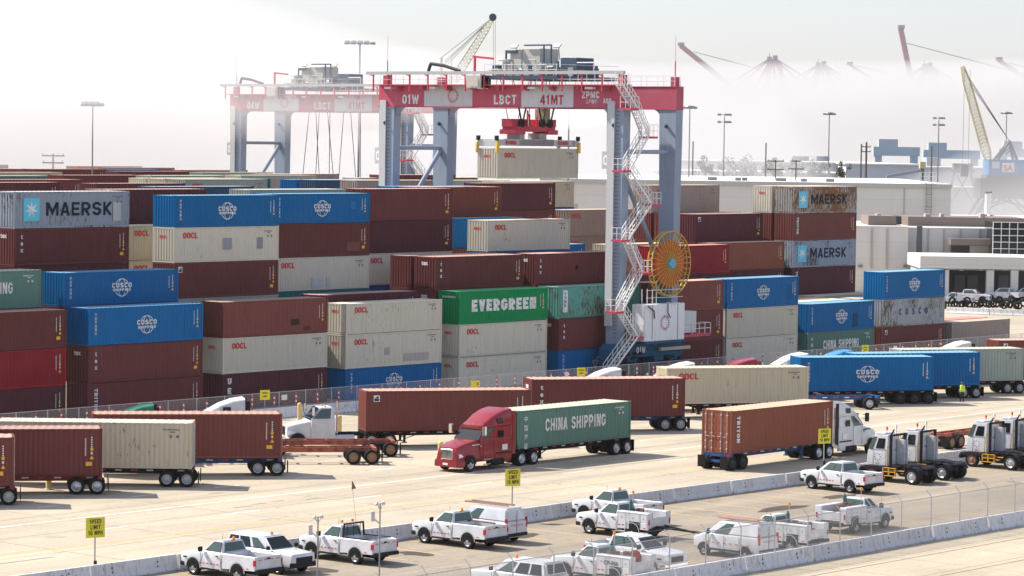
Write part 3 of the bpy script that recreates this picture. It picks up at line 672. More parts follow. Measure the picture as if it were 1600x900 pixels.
# repainted patches, scuffs and welded-over repairs on some of the sides
def patch(key, x0, x1, z0, z1, c):
    mb = MB(); sq(mb, x0, x1, z0, z1, -.001); m = PATCHM.setdefault(c, paint('patch_%d' % len(PATCHM), c, rust=.25, dirt=.4)); mb.build('repair_patch', m, STK[key])
PATCHM = {}
for key, x0, x1, z0, z1, c in (((2, 1, 5), -.5, .55, 1.0, 1.95, (.27, .28, .32)), ((2, 1, 5), 3.5, 4.2, 1.0, 1.95, (.27, .28, .32)), ((0, 1, 3), 1.7, 2.7, .75, 1.25, (.06, .016, .014)), ((0, 1, 3), 3.2, 4.0, .3, .6, (.11, .03, .026)), ((3, 2, 4), -1.2, .2, .2, 1.1, (.44, .47, .46)), ((3, 2, 4), .6, 1.1, .25, 1.1, (.46, .48, .47)),
  ((3, 2, 5), 3.2, 4.9, .4, 1.2, (.17, .06, .05)), ((0, 2, 2), 1.2, 4.4, .35, 1.0, (.38, .34, .31)), ((0, 2, 2), -1.2, -.6, 1.0, 1.6, (.40, .37, .32)), ((0, 7, 2), 2.2, 3.0, .3, 1.7, (.004, .06, .16)), ((4, 7, 4), -1.2, .4, .9, 1.5, (.19, .06, .04)), ((3, 2, 6), 3.6, 4.2, 1.2, 1.9, (.02, .16, .38)), ((0, 6, 3), 4.2, 4.9, .6, 2.1, (.004, .08, .2)), ((1, 4, 4), -.2, .2, 1.3, 1.7, (.02, .015, .015)), ((3, 0, 6), 4.3, 5.2, .5, 2.0, (.40, .42, .41)), ((0, 8, 2), -3.2, 1.8, .2, 1.9, (.30, .31, .30))):
    patch(key, x0, x1, z0, z1, c)

# containers of the blocks behind, whose tops show as strips over the front stacks: (left px, top px, distance, colour, deco)
FAR = [(150, 286.5, 300, 'plum', 'codes'), (-52, 285, 300, 'plum', 'codes2'), (-10, 280.5, 312, 'maroon', 'codes2'), (289, 280, 315, 'pale', 'oocl'), (257, 278.6, 318, 'cream', 'graycodes'), (226, 278.2, 321, 'cream', 'graycodes'),
 (300, 279.3, 331, 'tealdark', 'codes2'), (463, 280.5, 331, 'blue', 'codes2'), (494, 281, 327, 'navy', 'leasing'), (558, 281.5, 322, 'tan', 'graycodes'), (98, 273.5, 332, 'maroon', 'codes'), (-55, 274.5, 332, 'seagreen', 'codes2'), (236, 274, 338, 'pale', 'graycodes'),
 (376, 273.6, 338, 'cream', 'graycodes'), (415, 271.5, 346, 'tan', 'graycodes'), (186, 267.5, 368, 'maroon', 'codes2'), (318, 269, 372, 'pale', 'graycodes'), (-20, 269, 372, 'cream', 'graycodes'), (56, 264, 392, 'maroon', 'codes'), (146, 264.3, 400, 'blue', 'codes2'),
 (-75, 263.5, 395, 'brown', 'codes2'), (122, 259.5, 424, 'orange', 'codes2'), (172, 261.8, 416, 'maroon', 'codes2'), (285, 265.6, 402, 'rust', 'codes2'), (602, 273, 345, 'maroon', 'codes2'), (690, 281.5, 348, 'pale', 'graycodes'), (778, 283.4, 346, 'cream', 'graycodes'), (560, 277.5, 343, 'cream', 'graycodes'),
 (812, 318.5, 396, 'cream', 'graycodes'), (640, 277.5, 352, 'rust', 'codes2'), (-90, 257.0, 432, 'plum', 'codes2')]
seen = {}
for px, py, Y, colr, deco in sorted(FAR):
    p = atY(px, py, Y); seen[colr] = seen.get(colr, 0) + 1
    lab = '%s container %s from left on the far stacks' % (WORDS[colr], NTH[seen[colr] - 1])
    c = p + U * HX + V * HY
    container(Vector((c.x, c.y, p.z - HC)), YAW, HC, colr, deco, lab, 'container tops in the far blocks')
    container(Vector((c.x, c.y, p.z - 2 * HC)), YAW, HC, 'maroon', 'codes2', 'maroon container right under the %s' % lab, 'container tops in the far blocks')
# ---------------------------------------------------------------- vehicle materials
M_TYRE = plain('tyre_rubber', (.016, .016, .016), .85, 0, .3, 9)
M_RIM = plain('steel_rim', (.55, .55, .56), .35, .6); M_RIMD = solid('dark_rim', (.05, .05, .05), .5, .3); M_RIMW = plain('white_rim', (.40, .40, .39), .5, 0, .3, 8); M_RIMO = plain('rusty_rim', (.30, .17, .10), .7)
M_GLASS = solid('dark_glass', (.008, .014, .016), .03); M_GLASS.node_tree.nodes['Principled BSDF'].inputs['Specular IOR Level'].default_value = .3
M_GLASSG = solid('green_glass', (.06, .095, .08), .03)
M_CARW = plain('white_car_paint', (.60, .61, .62), .3, 0, .16, 1.3, coat=.3)
M_TRUCKW = plain('white_truck_paint', (.60, .60, .585), .4, 0, .12, 1.6, coat=.1)
M_TRKRED = plain('red_truck_paint', (.25, .009, .014), .32, 0, .2, 1.5, coat=.35)
M_TRKGRN = plain('green_truck_paint', (.01, .14, .06), .3, 0, .1, 2, coat=.5); M_TRKBLU = plain('blue_truck_paint', (.03, .22, .45), .3, 0, .1, 2, coat=.5)
M_CHAS = plain('black_chassis', (.02, .02, .022), .6, 0, .4, 5); M_CHROME = plain('chrome', (.72, .72, .72), .18, 1.0, .1)
M_TRIM = solid('black_trim', (.018, .018, .02), .5); M_TAIL = solid('red_tail_lamp', (.45, .015, .015), .25); M_LAMP = solid('clear_lamp', (.75, .75, .72), .15); M_AMBER = solid('amber_beacon', (.85, .25, .02), .3)
M_REFR = solid('red_reflector', (.55, .03, .02), .4); M_REFW = solid('white_reflector', (.75, .72, .68), .4)
M_TRL = {'black': M_CHAS, 'blue': plain('blue_chassis_paint', (.02, .07, .19), .6, 0, .3, 4), 'red': plain('red_chassis_paint', (.22, .025, .02), .6, 0, .3, 4), 'orange': plain('orange_chassis_paint', (.29, .075, .042), .65, 0, .45, 3)}
M_ALU = plain('aluminium', (.55, .56, .57), .35, .8); M_YP = plain('yellow_machine_paint', (.62, .33, .03), .55, 0, .3, 4)
M_EMB = solid('logo_red_ink', (.42, .03, .05), .5); M_EMBG = solid('logo_grey_ink', (.25, .27, .30), .5)
M_RIGC = solid('red_air_hose', (.25, .03, .03), .6)
_wh = {}
def wheel(parent, x, y, r, wd, rim=None, steer=0.0):
    """y gives the outer face of the wheel; the disc faces away from the vehicle"""
    sd = 1 if y > 0 else -1; key = (r, wd)
    if key not in _wh:
        t = MB().lathe([(r * .60, -wd), (r * .93, -wd), (r, -wd * .86), (r, -wd * .12), (r * .94, 0), (r * .66, .0), (r * .62, -.03)], 24)
        d = MB().lathe([(r * .63, -.012), (r * .56, -.05), (r * .50, -.075), (r * .36, -.05), (r * .30, -.03), (r * .20, -.02), (r * .17, .03), (.002, .04)], 18)
        for i in range(8):
            a = i * math.pi / 4 + .2; d.mi = 1
            d.poly([(r * .43 * math.cos(a) + .028 * r / .5 * math.cos(b * 1.0472), -.048, r * .43 * math.sin(a) + .028 * r / .5 * math.sin(b * 1.0472)) for b in range(6)])
        _wh[key] = (t.mesh('wheel', M_TYRE, smooth=40), d.mesh('rim', [M_RIM, M_RIMD], smooth=40))
    o = link('wheel', _wh[key][0], parent, (x, y, r)); o.rotation_euler = (0, rnd.uniform(0, 6), 0 if sd > 0 else math.pi)
    rm = link('rim', _wh[key][1], o)
    if rim: rm.material_slots[0].link = 'OBJECT'; rm.material_slots[0].material = rim
    return o
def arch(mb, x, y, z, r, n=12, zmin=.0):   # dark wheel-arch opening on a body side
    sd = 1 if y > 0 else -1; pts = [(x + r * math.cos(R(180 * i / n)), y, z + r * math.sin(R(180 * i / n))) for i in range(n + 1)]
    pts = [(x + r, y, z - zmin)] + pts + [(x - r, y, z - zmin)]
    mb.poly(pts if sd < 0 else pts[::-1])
def starburst(mb, o, xd, yd, r, n=16):
    o, xd, yd = Vector(o), Vector(xd), Vector(yd)
    for i in range(n):
        a = 2 * math.pi * i / n; c, s = math.cos(a), math.sin(a); e = xd * c + yd * s; q = xd * -s + yd * c
        mb.poly([o + e * r * .48, o + e * r * .75 - q * r * .085, o + e * r, o + e * r * .75 + q * r * .085])
LOC = lambda s, v: sv(s, v)
HEAD = YAW + math.pi / 2              # facing the stacks (+v)

def pickup(label, p, hd, cab='regular', service=False, rack=False, beacon=True, group='white work vehicles parked in the lot', rim=None, mark=True, reel=False):
    """white pickup, local +x forward; parts: body, bed or service box, windows, wheels, lamps ..."""
    t = thing('pickup_truck', label, 'truck' if service else 'pickup', p, hd, group); W = .98
    xr = {'regular': -.42, 'extended': -.85, 'crew': -1.25}[cab]; tail = -2.75 if cab == 'regular' else -2.72
    if service: tail = -2.65
    mb = MB().loft([(2.56, .50, .96, .72, .70), (2.50, .44, 1.10, .90, .84), (2.25, .40, 1.16, .97, .90), (1.3, .38, 1.24, .98, .92), (1.0, .38, 1.27, .98, .94), (xr, .38, 1.27, .98, .94)], .10)
    mb.loft([(1.05, 1.2, 1.3, .92, .90), (xr, 1.2, 1.3, .92, .90)], .03)
    body = mb.build('body', M_CARW, t, smooth=38)
    b = [(1.12, -.88, 1.25), (1.12, .88, 1.25), (xr - .02, .90, 1.25), (xr - .02, -.90, 1.25)]; u_ = [(.42, -.68, 1.83), (.42, .68, 1.83), (xr + .14, .70, 1.85), (xr + .14, -.70, 1.85)]
    cb = MB().hexa([b[0], b[1], b[2], b[3]], [u_[0], u_[1], u_[2], u_[3]]); cb.build('cab_roof', M_CARW, t, .06, 2, 40)
    wn = MB(); wn.face_quad(b[0], b[1], u_[1], u_[0], .06, .94, .10, .90); wn.build('windshield', M_GLASS, t)
    wn = MB(); wn.face_quad(b[2], b[3], u_[3], u_[2], .08, .92, .14, .86); wn.build('rear_window', M_GLASSG, t)
    dv = [(.16, .90)] if cab == 'regular' else ([(.14, .60), (.64, .93)] if cab == 'extended' else [(.12, .50), (.54, .90)])
    for a0, a1 in dv:
        for sd in (-1, 1):
            wn = MB()
            if sd > 0: q = (b[1], b[2], u_[2], u_[1])
            else: q = (b[0], b[3], u_[3], u_[0])
            P = [Vector(k) for k in q]; n_ = Vector((0, sd * .95, .3)) * .012
            f = lambda a, c: (P[0] * (1 - a) + P[1] * a) * (1 - c) + (P[3] * (1 - a) + P[2] * a) * c + n_
            pts = [f(a0 + (.02 if a0 < .2 else 0), .1), f(a1, .1), f(a1, .86), f(a0 + (.10 if a0 < .2 else 0), .86)]
            wn.poly(pts if sd > 0 else pts[::-1]).build('side_window', M_GLASSG, t)
            fq = MB(); g_ = [p + n_ * -.4 for p in pts]; cen = sum(g_, Vector()) / 4
            fq.poly([p + (p - cen).normalized() * .045 for p in (g_ if sd > 0 else g_[::-1])]).build('window_seal', M_TRIM, t)
    for x in (1.55, -1.55):
        for y in (-W - .006, W + .006):
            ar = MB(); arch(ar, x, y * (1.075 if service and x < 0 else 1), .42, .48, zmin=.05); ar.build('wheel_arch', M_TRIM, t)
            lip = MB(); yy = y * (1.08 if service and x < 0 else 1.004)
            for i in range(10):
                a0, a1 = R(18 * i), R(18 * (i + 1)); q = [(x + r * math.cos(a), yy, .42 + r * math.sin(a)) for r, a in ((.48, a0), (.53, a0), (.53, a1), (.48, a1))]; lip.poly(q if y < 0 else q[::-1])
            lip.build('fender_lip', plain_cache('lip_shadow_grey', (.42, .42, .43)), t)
    for sd in (-1, 1):
        y = sd * .987; MB().box(xr + .1, 1.0, min(y, y - sd * .03), max(y, y - sd * .03), .37, .46).build('sill_trim', M_TRIM, t); MB().box(2.0, 2.26, min(y * .985, y * .99), max(y * .985, y * .99), .84, .92).build('fender_vent', M_TRIM, t)
    MB().tube((1.35, -.85, 1.22), (1.30, -.86, 1.95), .008, 4).build('antenna', M_TRIM, t)
    for y in (-.45, .45): MB().box(xr + .35, xr + .6, y - .22, y + .22, 1.2, 1.62).build('seat', plain_cache('seat_grey', (.10, .10, .10)), t)
    MB().box(1.14, 1.2, -.8, .8, 1.255, 1.275).build('wiper_cowl', M_TRIM, t)
    MB().box(tail + .2, 2.3, -.5, .5, .36, .55).build('underbody', M_CHAS, t)
    for x in (1.55, -1.55):
        for y in (-1.0, 1.0): wheel(t, x, y * (1.05 if service and x < 0 else 1), .40, .27, rim)
    if not service:
        bd = MB(); bx = xr - .05
        for sd in (-1, 1):
            bd.hexa([(bx, sd * .98, .52), (tail, sd * .97, .60), (tail, sd * .86, .60), (bx, sd * .86, .52)][::sd], [(bx, sd * .95, 1.28), (tail, sd * .94, 1.30), (tail, sd * .84, 1.30), (bx, sd * .84, 1.28)][::sd])
        bd.box(bx - .07, bx, -.86, .86, .6, 1.28); bd.build('cargo_bed', M_CARW, t, .02)
        MB().box(tail + .05, bx - .07, -.86, .86, .70, .76).build('bed_floor', M_TRL['black'] if rack else plain_cache('bed_liner', (.30, .30, .32)), t)
        tg = MB().box(tail - .02, tail + .05, -.86, .86, .62, 1.30); tg.build('tailgate', M_CARW, t, .015)
        mk = MB()
        for i in range(4): mk.poly([(tail - .027, .75 - i * .42, 1.12), (tail - .027, .50 - i * .42, 1.12), (tail - .027, .50 - i * .42, 1.16), (tail - .027, .75 - i * .42, 1.16)])
        mk.build('reflective_tape', M_REFR, t)
        MB().box(tail - .03, tail - .018, -.12, .12, 1.14, 1.22).build('tailgate_handle', M_TRIM, t)
    else:
        bx = xr - .08; bd = MB()
        for sd in (-1, 1):
            y0, y1 = (.62, 1.06) if sd > 0 else (-1.06, -.62); bd.box(bx - .85, bx, y0, y1, .55, 1.52); bd.box(tail, bx - .85, y0, y1, .98, 1.52); bd.box(tail, tail + .55, y0, y1, .58, .98); bd.box(bx - .75, bx - .62, y0, y1, .55, .99)
        bd.box(tail, tail + .06, -.62, .62, .8, 1.25); bd.box(tail, bx, -.62, .62, .72, .80); bd.build('service_box', M_CARW, t, .02)
        ln = MB()
        for sd in (-1, 1):
            y = sd * 1.066
            for x in (bx - .05, bx - .62, bx - 1.55, tail + .50, tail + .06): ln.box(x - .009, x + .009, min(y, y - sd * .004), max(y, y - sd * .004), .66 if x > bx - .7 or x < tail + .55 else 1.02, 1.44)
            for z in (1.44,): ln.box(tail + .06, bx - .05, min(y, y - sd * .004), max(y, y - sd * .004), z - .008, z + .008)
            for x in (bx - .33, bx - 1.1, tail + .3): ln.box(x - .035, x + .035, min(y, y - sd * .006), max(y, y - sd * .006), 1.16, 1.22)
        ln.build('compartment_seam', plain_cache('seam_grey', (.22, .22, .23)), t)
        gear = MB(); gear.tube((bx - .35, .25, .8), (bx - .35, .25, 1.98), .11, 10); gear.tube((bx - .35, .25, 1.98), (bx - .35, .25, 2.1), .05, 8); gear.build('gas_cylinder', plain_cache('cylinder_green', (.07, .14, .14)), t, smooth=40)
        gr = MB(); reel and gr.lathe([(.05, -.1), (.30, -.1), (.30, -.07), (.12, -.07), (.12, .07), (.30, .07), (.30, .1), (.05, .1)], 16, (tail + .6, -.1, 1.45)); reel and gr.build('hose_reel', M_TRKRED, t)
        jk = MB()
        for i in range(16):
            x, y = rnd.uniform(tail + .3, bx - .3), rnd.uniform(-.5, .45); a = rnd.uniform(.08, .22); jk.box(x, x + a * 1.6, y, y + a, .8, rnd.uniform(1.2, 1.66))
        jk.build('loaded_gear', plain_cache('tool_brown', (.16, .09, .07)), t)
        MB().tube((bx + .12, -.55, 1.5), (bx + .12, -.55, 2.35), .02, 6).build('beacon_mast', M_ALU, t)
        MB().lathe([(.001, 0), (.075, 0), (.065, .14), (.001, .16)], 10, (bx + .12, -.55, 2.33), 'z').build('beacon', M_AMBER, t)
    bm_ = MB().box(tail - .16, tail - .02, -.94, .94, .48, .68); bm_.build('rear_bumper', M_TRIM, t, .03)
    MB().loft([(2.64, .44, .62, .78, .78), (2.50, .42, .66, .96, .96), (2.2, .42, .64, .995, .995)], .06).build('front_bumper', M_TRIM if cab != 'crew' else M_CHROME, t, smooth=40)
    MB().box(2.545, 2.575, -.52, .52, .68, .98).build('grille', M_TRIM, t, .01)
    for sd in (-1, 1):
        MB().loft([(2.40, .80, 1.02, .17, .15), (2.555, .80, 1.0, .14, .12)], .04).xform(Matrix.Translation((0, sd * .72, 0))).build('headlight', M_LAMP, t)
        y = sd * .91; MB().box(tail - .035, tail + .10, min(y, y + sd * .075), max(y, y + sd * .075), .86, 1.14).build('tail_lamp', M_TAIL, t)
        MB().loft([(.98, 1.28, 1.50, .12, .12), (.90, 1.26, 1.52, .14, .14)], .04).xform(Matrix.Translation((0, sd * 1.10, 0))).build('mirror', M_TRIM, t)
        if not service or True: y = sd * .965; MB().box(xr + .20, xr + .38, min(y, y + sd * .03), max(y, y + sd * .03), 1.07, 1.12).build('door_handle', M_TRIM, t)
        sm = MB(); y = sd * .985
        for x in ([xr + .05, 1.02] if cab != 'crew' else [xr + .05, -.2, 1.02]): sm.box(x - .008, x + .008, min(y, y - sd * .02), max(y, y - sd * .02), .5, 1.22)
        sm.build('door_seam', plain_cache('seam_grey', (.22, .22, .23)), t)
        if mark:
            tp = MB(); y = sd * .992
            xs = [.98, .72, .46, .20, -.02, -.26, -2.35] if not service else [.98, .7, .42]
            for x in xs: tp.poly([(x, y, .66), (x + .15, y, .66), (x + .15, y, .715), (x, y, .715)][::(1 if sd < 0 else -1)])
            tp.build('reflective_tape', M_REFR, t); tp = MB()
            if service:
                for x in (-.75, -1.0, -2.5): tp.poly([(x, sd * 1.07, .74 if x > -2 else .66), (x + .16, sd * 1.07, .74 if x > -2 else .66), (x + .16, sd * 1.07, .79 if x > -2 else .71), (x, sd * 1.07, .79 if x > -2 else .71)][::(1 if sd < 0 else -1)])
            if service: tp.build('box_tape', M_REFR, t)
            em = MB(); starburst(em, (.55, sd * .990, .98), (-sd, 0, 0), (0, 0, 1), .10, 12); em.build('door_emblem', M_EMB, t)
    if beacon and not service:
        for y in ((-.35, .45) if rack else (-.2,)):
            z = 2.0 if rack else 1.85; MB().lathe([(.001, 0), (.08, 0), (.07, .13), (.001, .15)], 10, (xr + .3, y, z), 'z').build('beacon', M_AMBER, t)
        MB().box(xr + .12, xr + .16, -.12, .12, 1.83, 1.87).build('brake_lamp', M_TAIL, t)
    if rack:
        rk = MB(); x = xr - .12
        for y in (-.8, .8): rk.bar((x, y, 1.28), (x, y * .9, 1.98), .07); rk.bar((x, y, 1.32), (tail + .4, y * 1.08, 1.34), .05)
        rk.bar((x, -.75, 1.98), (x, .75, 1.98), .08)
        for y in (-.5, 0, .5): rk.bar((x, y, 1.3), (x, y, 1.98), .025)
        rk.build('headache_rack', M_TRIM, t)
    return t
_pc = {}
def plain_cache(name, c):
    if name not in _pc: _pc[name] = plain(name, c, .6)
    return _pc[name]

def van(label, p, hd, rack=None, group='white work vehicles parked in the lot', suv=False, dark=False):
    t = thing('suv' if suv else 'van', label, 'suv' if suv else 'van', p, hd, group)
    if suv: secs = [(2.5, .5, .95, .7, .66), (2.4, .42, 1.08, .9, .84), (1.1, .38, 1.18, .96, .90), (.9, .38, 1.2, .96, .92), (-2.3, .38, 1.2, .96, .92), (-2.42, .45, 1.15, .9, .88)]
    else: secs = [(2.12, .45, .85, .70, .62), (2.02, .38, 1.0, .86, .78), (1.45, .34, 1.2, .92, .86), (1.2, .32, 1.26, .92, .88), (-2.2, .32, 1.26, .92, .9), (-2.28, .38, 1.2, .9, .88)]
    MB().loft(secs, .12).build('body', M_CARW, t, smooth=38)
    x0, x1, xt0, xt1, zb, zt = (1.05, -2.38, .35, -2.15, 1.16, 1.80) if suv else (1.3, -2.26, .45, -2.15, 1.2, 1.92)
    b = [(x0, -.88, zb), (x0, .88, zb), (x1, .88, zb), (x1, -.88, zb)]; u_ = [(xt0, -.70, zt), (xt0, .70, zt), (xt1, .72, zt + .02), (xt1, -.72, zt + .02)]
    MB().hexa(b, u_).build('roof', M_CARW, t, .09, 2, 40)
    MB().face_quad(b[0], b[1], u_[1], u_[0], .06, .94, .1, .9).build('windshield', M_GLASS, t)
    MB().face_quad(b[2], b[3], u_[3], u_[2], .1, .9, .2, .85, .012).build('rear_window', M_GLASS if suv else M_CARW, t)
    cols = ((.16, .36), (.42, .66), (.70, .92)) if suv else ((.20, .42),)
    for sd in (-1, 1):
        q = (b[1], b[2], u_[2], u_[1]) if sd > 0 else (b[0], b[3], u_[3], u_[0]); P = [Vector(k) for k in q]; n_ = Vector((0, sd * .95, .3)) * .012
        f = lambda a, c: (P[0] * (1 - a) + P[1] * a) * (1 - c) + (P[3] * (1 - a) + P[2] * a) * c + n_
        for a0, a1 in cols:
            pts = [f(a0 - (.06 if a0 < .25 else 0), .1), f(a1, .1), f(a1, .85), f(a0 + (.04 if a0 < .25 else 0), .85)]; MB().poly(pts if sd > 0 else pts[::-1]).build('side_window', M_GLASSG if a0 < .25 else M_GLASS, t)
        MB().loft([(1.0, 1.2, 1.38, .1, .1), (.92, 1.2, 1.4, .12, .12)], .04).xform(Matrix.Translation((0, sd * 1.02, 0))).build('mirror', M_TRIM, t)
        xf = secs[1][0]; MB().loft([(xf - .25, .78, .98, .15, .12), (xf + .05, .78, .95, .13, .1)], .04).xform(Matrix.Translation((0, sd * .66, 0))).build('headlight', M_LAMP, t)
        y = sd * .80; MB().box(secs[-1][0] - .02, secs[-1][0] + .1, min(y, y + sd * .1), max(y, y + sd * .1), .85, 1.4 if not suv else 1.15).build('tail_lamp', M_TAIL, t)
        tp = MB(); y = sd * (.935 if not suv else .975)
        for i in range(8): tp.poly([(1.0 - i * .38, y, .74), (1.16 - i * .38, y, .74), (1.16 - i * .38, y, .79), (1.0 - i * .38, y, .79)][::(1 if sd < 0 else -1)])
        tp.build('reflective_tape', M_REFR, t)
    xa, xb = (1.5, -1.5) if suv else (1.3, -1.4); rw = .38 if suv else .33
    for x in (xa, xb):
        for y in (-.968 if suv else -.925, .968 if suv else .925): ar = MB(); arch(ar, x, y, rw, rw + .08, zmin=.03); ar.build('wheel_arch', M_TRIM, t)
    for sd in (-1, 1):
        y = sd * (.972 if suv else .932); sm = MB()
        for x in ((.95, -.2, -1.3) if suv else (1.0, 0.0, -1.0)): sm.box(x - .008, x + .008, min(y, y - sd * .02), max(y, y - sd * .02), .5, 1.15)
        sm.build('door_seam', plain_cache('seam_grey', (.22, .22, .23)), t); MB().box(-2.0 if suv else -1.9, 1.6, min(y, y - sd * .02), max(y, y - sd * .02), .36, .46).build('sill_trim', M_TRIM, t)
    for x in (xa, xb):
        for y in (-.97 if suv else -.93, .97 if suv else .93): wheel(t, x, y, rw, .24)
    MB().box(-2.0, 2.0, -.5, .5, .3, .45).build('underbody', M_CHAS, t)
    MB().box(secs[-1][0] - .08, secs[-1][0] + .02, -.88, .88, .40, .58).build('rear_bumper', M_TRIM, t, .03)
    MB().box(secs[0][0] - .03, secs[0][0] + .02, -.6, .6, .5, .92 if dark else .78).build('grille', M_TRIM, t, .02)
    if dark: MB().loft([(2.56, .40, .64, .8, .8), (2.4, .4, .66, .95, .95)], .05).build('front_bumper', M_TRIM, t)
    if not suv:
        mk = MB()
        for i in range(5): mk.poly([(-2.295, .5 - i * .22, .98), (-2.295, .36 - i * .22, .98), (-2.295, .36 - i * .22, 1.03), (-2.295, .5 - i * .22, 1.03)])
        mk.build('rear_reflective_tape', M_REFR, t); MB().box(-2.30, -2.285, -.02, .02, .5, 1.8).build('door_seam', plain_cache('seam_grey', (.22, .22, .23)), t)
    if suv: MB().lathe([(.001, 0), (.08, 0), (.07, .13), (.001, .15)], 10, (.1, .1, 1.82), 'z').build('beacon', M_AMBER, t)
    return t

# ---------------------------------------------------------------- road tractors
def road_tractor(label, p, hd, colr, kind='sleeper', group='road tractors of the container trucks', chrome=True):
    """local +x forward, origin on the ground below the fifth wheel; steer axle at +5.2"""
    t = thing('semi_truck', label, 'truck', p, hd, group); xs = 6.0
    day = kind == 'day'
    hood = [(xs + 1.10, .55, 1.30, .80, .70), (xs + 1.0, .50, 1.62, .98, .82), (xs + .2, .55, 1.86, 1.12, .92), (xs - 1.1, .60, 2.06, 1.16, 1.04)]
    if day: hood = [(xs + .75, .75, 1.35, .80, .70), (xs + .68, .65, 1.58, .92, .78), (xs - .2, .62, 1.80, 1.02, .86), (xs - 1.1, .62, 1.98, 1.06, .96)]
    MB().loft(hood, .22).build('hood', colr, t, smooth=40)
    back = 1.75 if not day else 3.3
    xc = xs - 1.0
    MB().loft([(xc, .60, 2.1, 1.18, 1.12), (back, .60, 2.1, 1.22, 1.2)], .08).build('cab', colr, t, smooth=40)
    if day:
        b = [(xc + .05, -1.05, 2.0), (xc + .05, 1.05, 2.0), (back, 1.1, 2.0), (back, -1.1, 2.0)]; u_ = [(xc - .55, -.95, 2.85), (xc - .55, .95, 2.85), (back + .05, .98, 2.88), (back + .05, -.98, 2.88)]
        MB().hexa(b, u_).build('cab_roof', colr, t, .1, 2, 40)
    else:
        # cab top with the roof fairing sweeping up to the back
        b = [(xc + .12, -1.08, 2.02), (xc + .12, 1.08, 2.02), (back, 1.2, 2.02), (back, -1.2, 2.02)]; u_ = [(xc - .62, -.98, 2.86), (xc - .62, .98, 2.86), (back, 1.2, 2.86), (back, -1.2, 2.86)]
        MB().hexa(b, u_).build('cab_pillar', colr, t, .06, 2, 40)
        MB().loft([(xc - .40, 2.70, 2.88, 1.02, .92), (xc - .9, 2.72, 3.18, 1.10, .95), (xc - 1.6, 2.74, 3.56, 1.17, 1.02), (xc - 2.5, 2.76, 3.86, 1.2, 1.08), (back - .02, 2.78, 3.97, 1.21, 1.14)], .22).build('roof_fairing', colr, t, smooth=45)
        [MB().box(back - .35, back - .03, min(q, q + .06), q + .06, .9, 3.8).build('gap_fairing', M_TRIM if colr is not M_TRKRED else colr, t) for q in (-1.22, 1.16)]
    MB().face_quad(b[0], b[1], u_[1], u_[0], .0, 1.0, .0, 1.0, .012).build('windshield', M_GLASS, t)
    for sd in (-1, 1):
        q = (b[1], b[2], u_[2], u_[1]) if sd > 0 else (b[0], b[3], u_[3], u_[0]); P = [Vector(k) for k in q]; n_ = Vector((0, sd * .99, .1)) * .014; Lc = abs(b[0][0] - b[2][0])
        f = lambda a, c: (P[0] * (1 - a) + P[1] * a) * (1 - c) + (P[3] * (1 - a) + P[2] * a) * c + n_
        a1 = 1.25 / Lc if not day else .8
        pts = [f(.05, .06), f(a1, .06), f(a1, .90), f(.20, .90)]; MB().poly(pts if sd > 0 else pts[::-1]).build('side_window', M_GLASSG, t)
        if not day:
            for z0, z1, xa, xb in ((3.05, 3.40, xc - 1.75, xc - 2.3), (2.12, 2.55, xc - 1.8, xc - 2.35)):
                y = sd * (1.213 if z0 > 3 else 1.212); y2 = sd * (1.17 if z0 > 3 else 1.212); pts = [(xa, y, z0), (xb, y, z0), (xb, y2, z1), (xa, y2, z1)]; MB().poly(pts if sd > 0 else pts[::-1]).build('sleeper_window', M_GLASS, t)
            MB().loft([(xc - 1.5, .42, 1.05, .1, .1), (back + .1, .42, 1.05, .1, .1)], .05).xform(Matrix.Translation((0, sd * 1.12, 0))).build('side_skirt', colr, t, smooth=40)
            MB().box(xc - 1.6, back + .1, min(sd * 1.19, sd * 1.235), max(sd * 1.19, sd * 1.235), 1.03, 1.12).build('skirt_trim', M_TRIM, t)
        for h_, z in ((.42, 2.35),):
            MB().loft([(xs - .95, z, z + .62, .13, .13), (xs - 1.1, z, z + .62, .14, .14)], .05).xform(Matrix.Translation((0, sd * 1.45, 0))).build('mirror', M_CHROME if chrome else M_TRIM, t)
            MB().bar((xs - 1.1, sd * 1.15, 2.55), (xs - 1.1, sd * 1.42, 2.6), .04).bar((xs - 1.1, sd * 1.15, 2.85), (xs - 1.1, sd * 1.42, 2.8), .04).build('mirror_arm', M_TRIM, t)
        hx = hood[1][0]; MB().loft([(hx - .55, .98, 1.20, .17, .12), (hx - .08, .95, 1.20, .19, .15)], .06).xform(Matrix.Translation((0, sd * .82, 0))).build('headlight', M_LAMP, t)
        ar = MB(); arch(ar, xs, sd * 1.168, .52, .60, zmin=.02); ar.build('wheel_arch', M_TRIM, t)
        if kind == 'sleeper': dr = MB().box(xc - .25, xc - .235, min(sd * 1.188, sd * 1.20), max(sd * 1.188, sd * 1.20), .8, 2.0).box(xc - 1.38, xc - 1.365, min(sd * 1.205, sd * 1.215), max(sd * 1.205, sd * 1.215), .8, 2.8); dr.build('door_seam', M_TRIM, t)
        MB().tube((xs - 2.6, sd * .95, .62), (xs - 4.1, sd * .95, .62), .31, 14).build('fuel_tank', M_ALU, t, smooth=40) if day else None
        wheel(t, xs, sd * 1.19, .51, .30, M_RIM)
        for xw in (.66, -.66):
            wheel(t, xw, sd * 1.22, .51, .29, M_RIM); wheel(t, xw, sd * .90, .51, .29, M_RIMD)
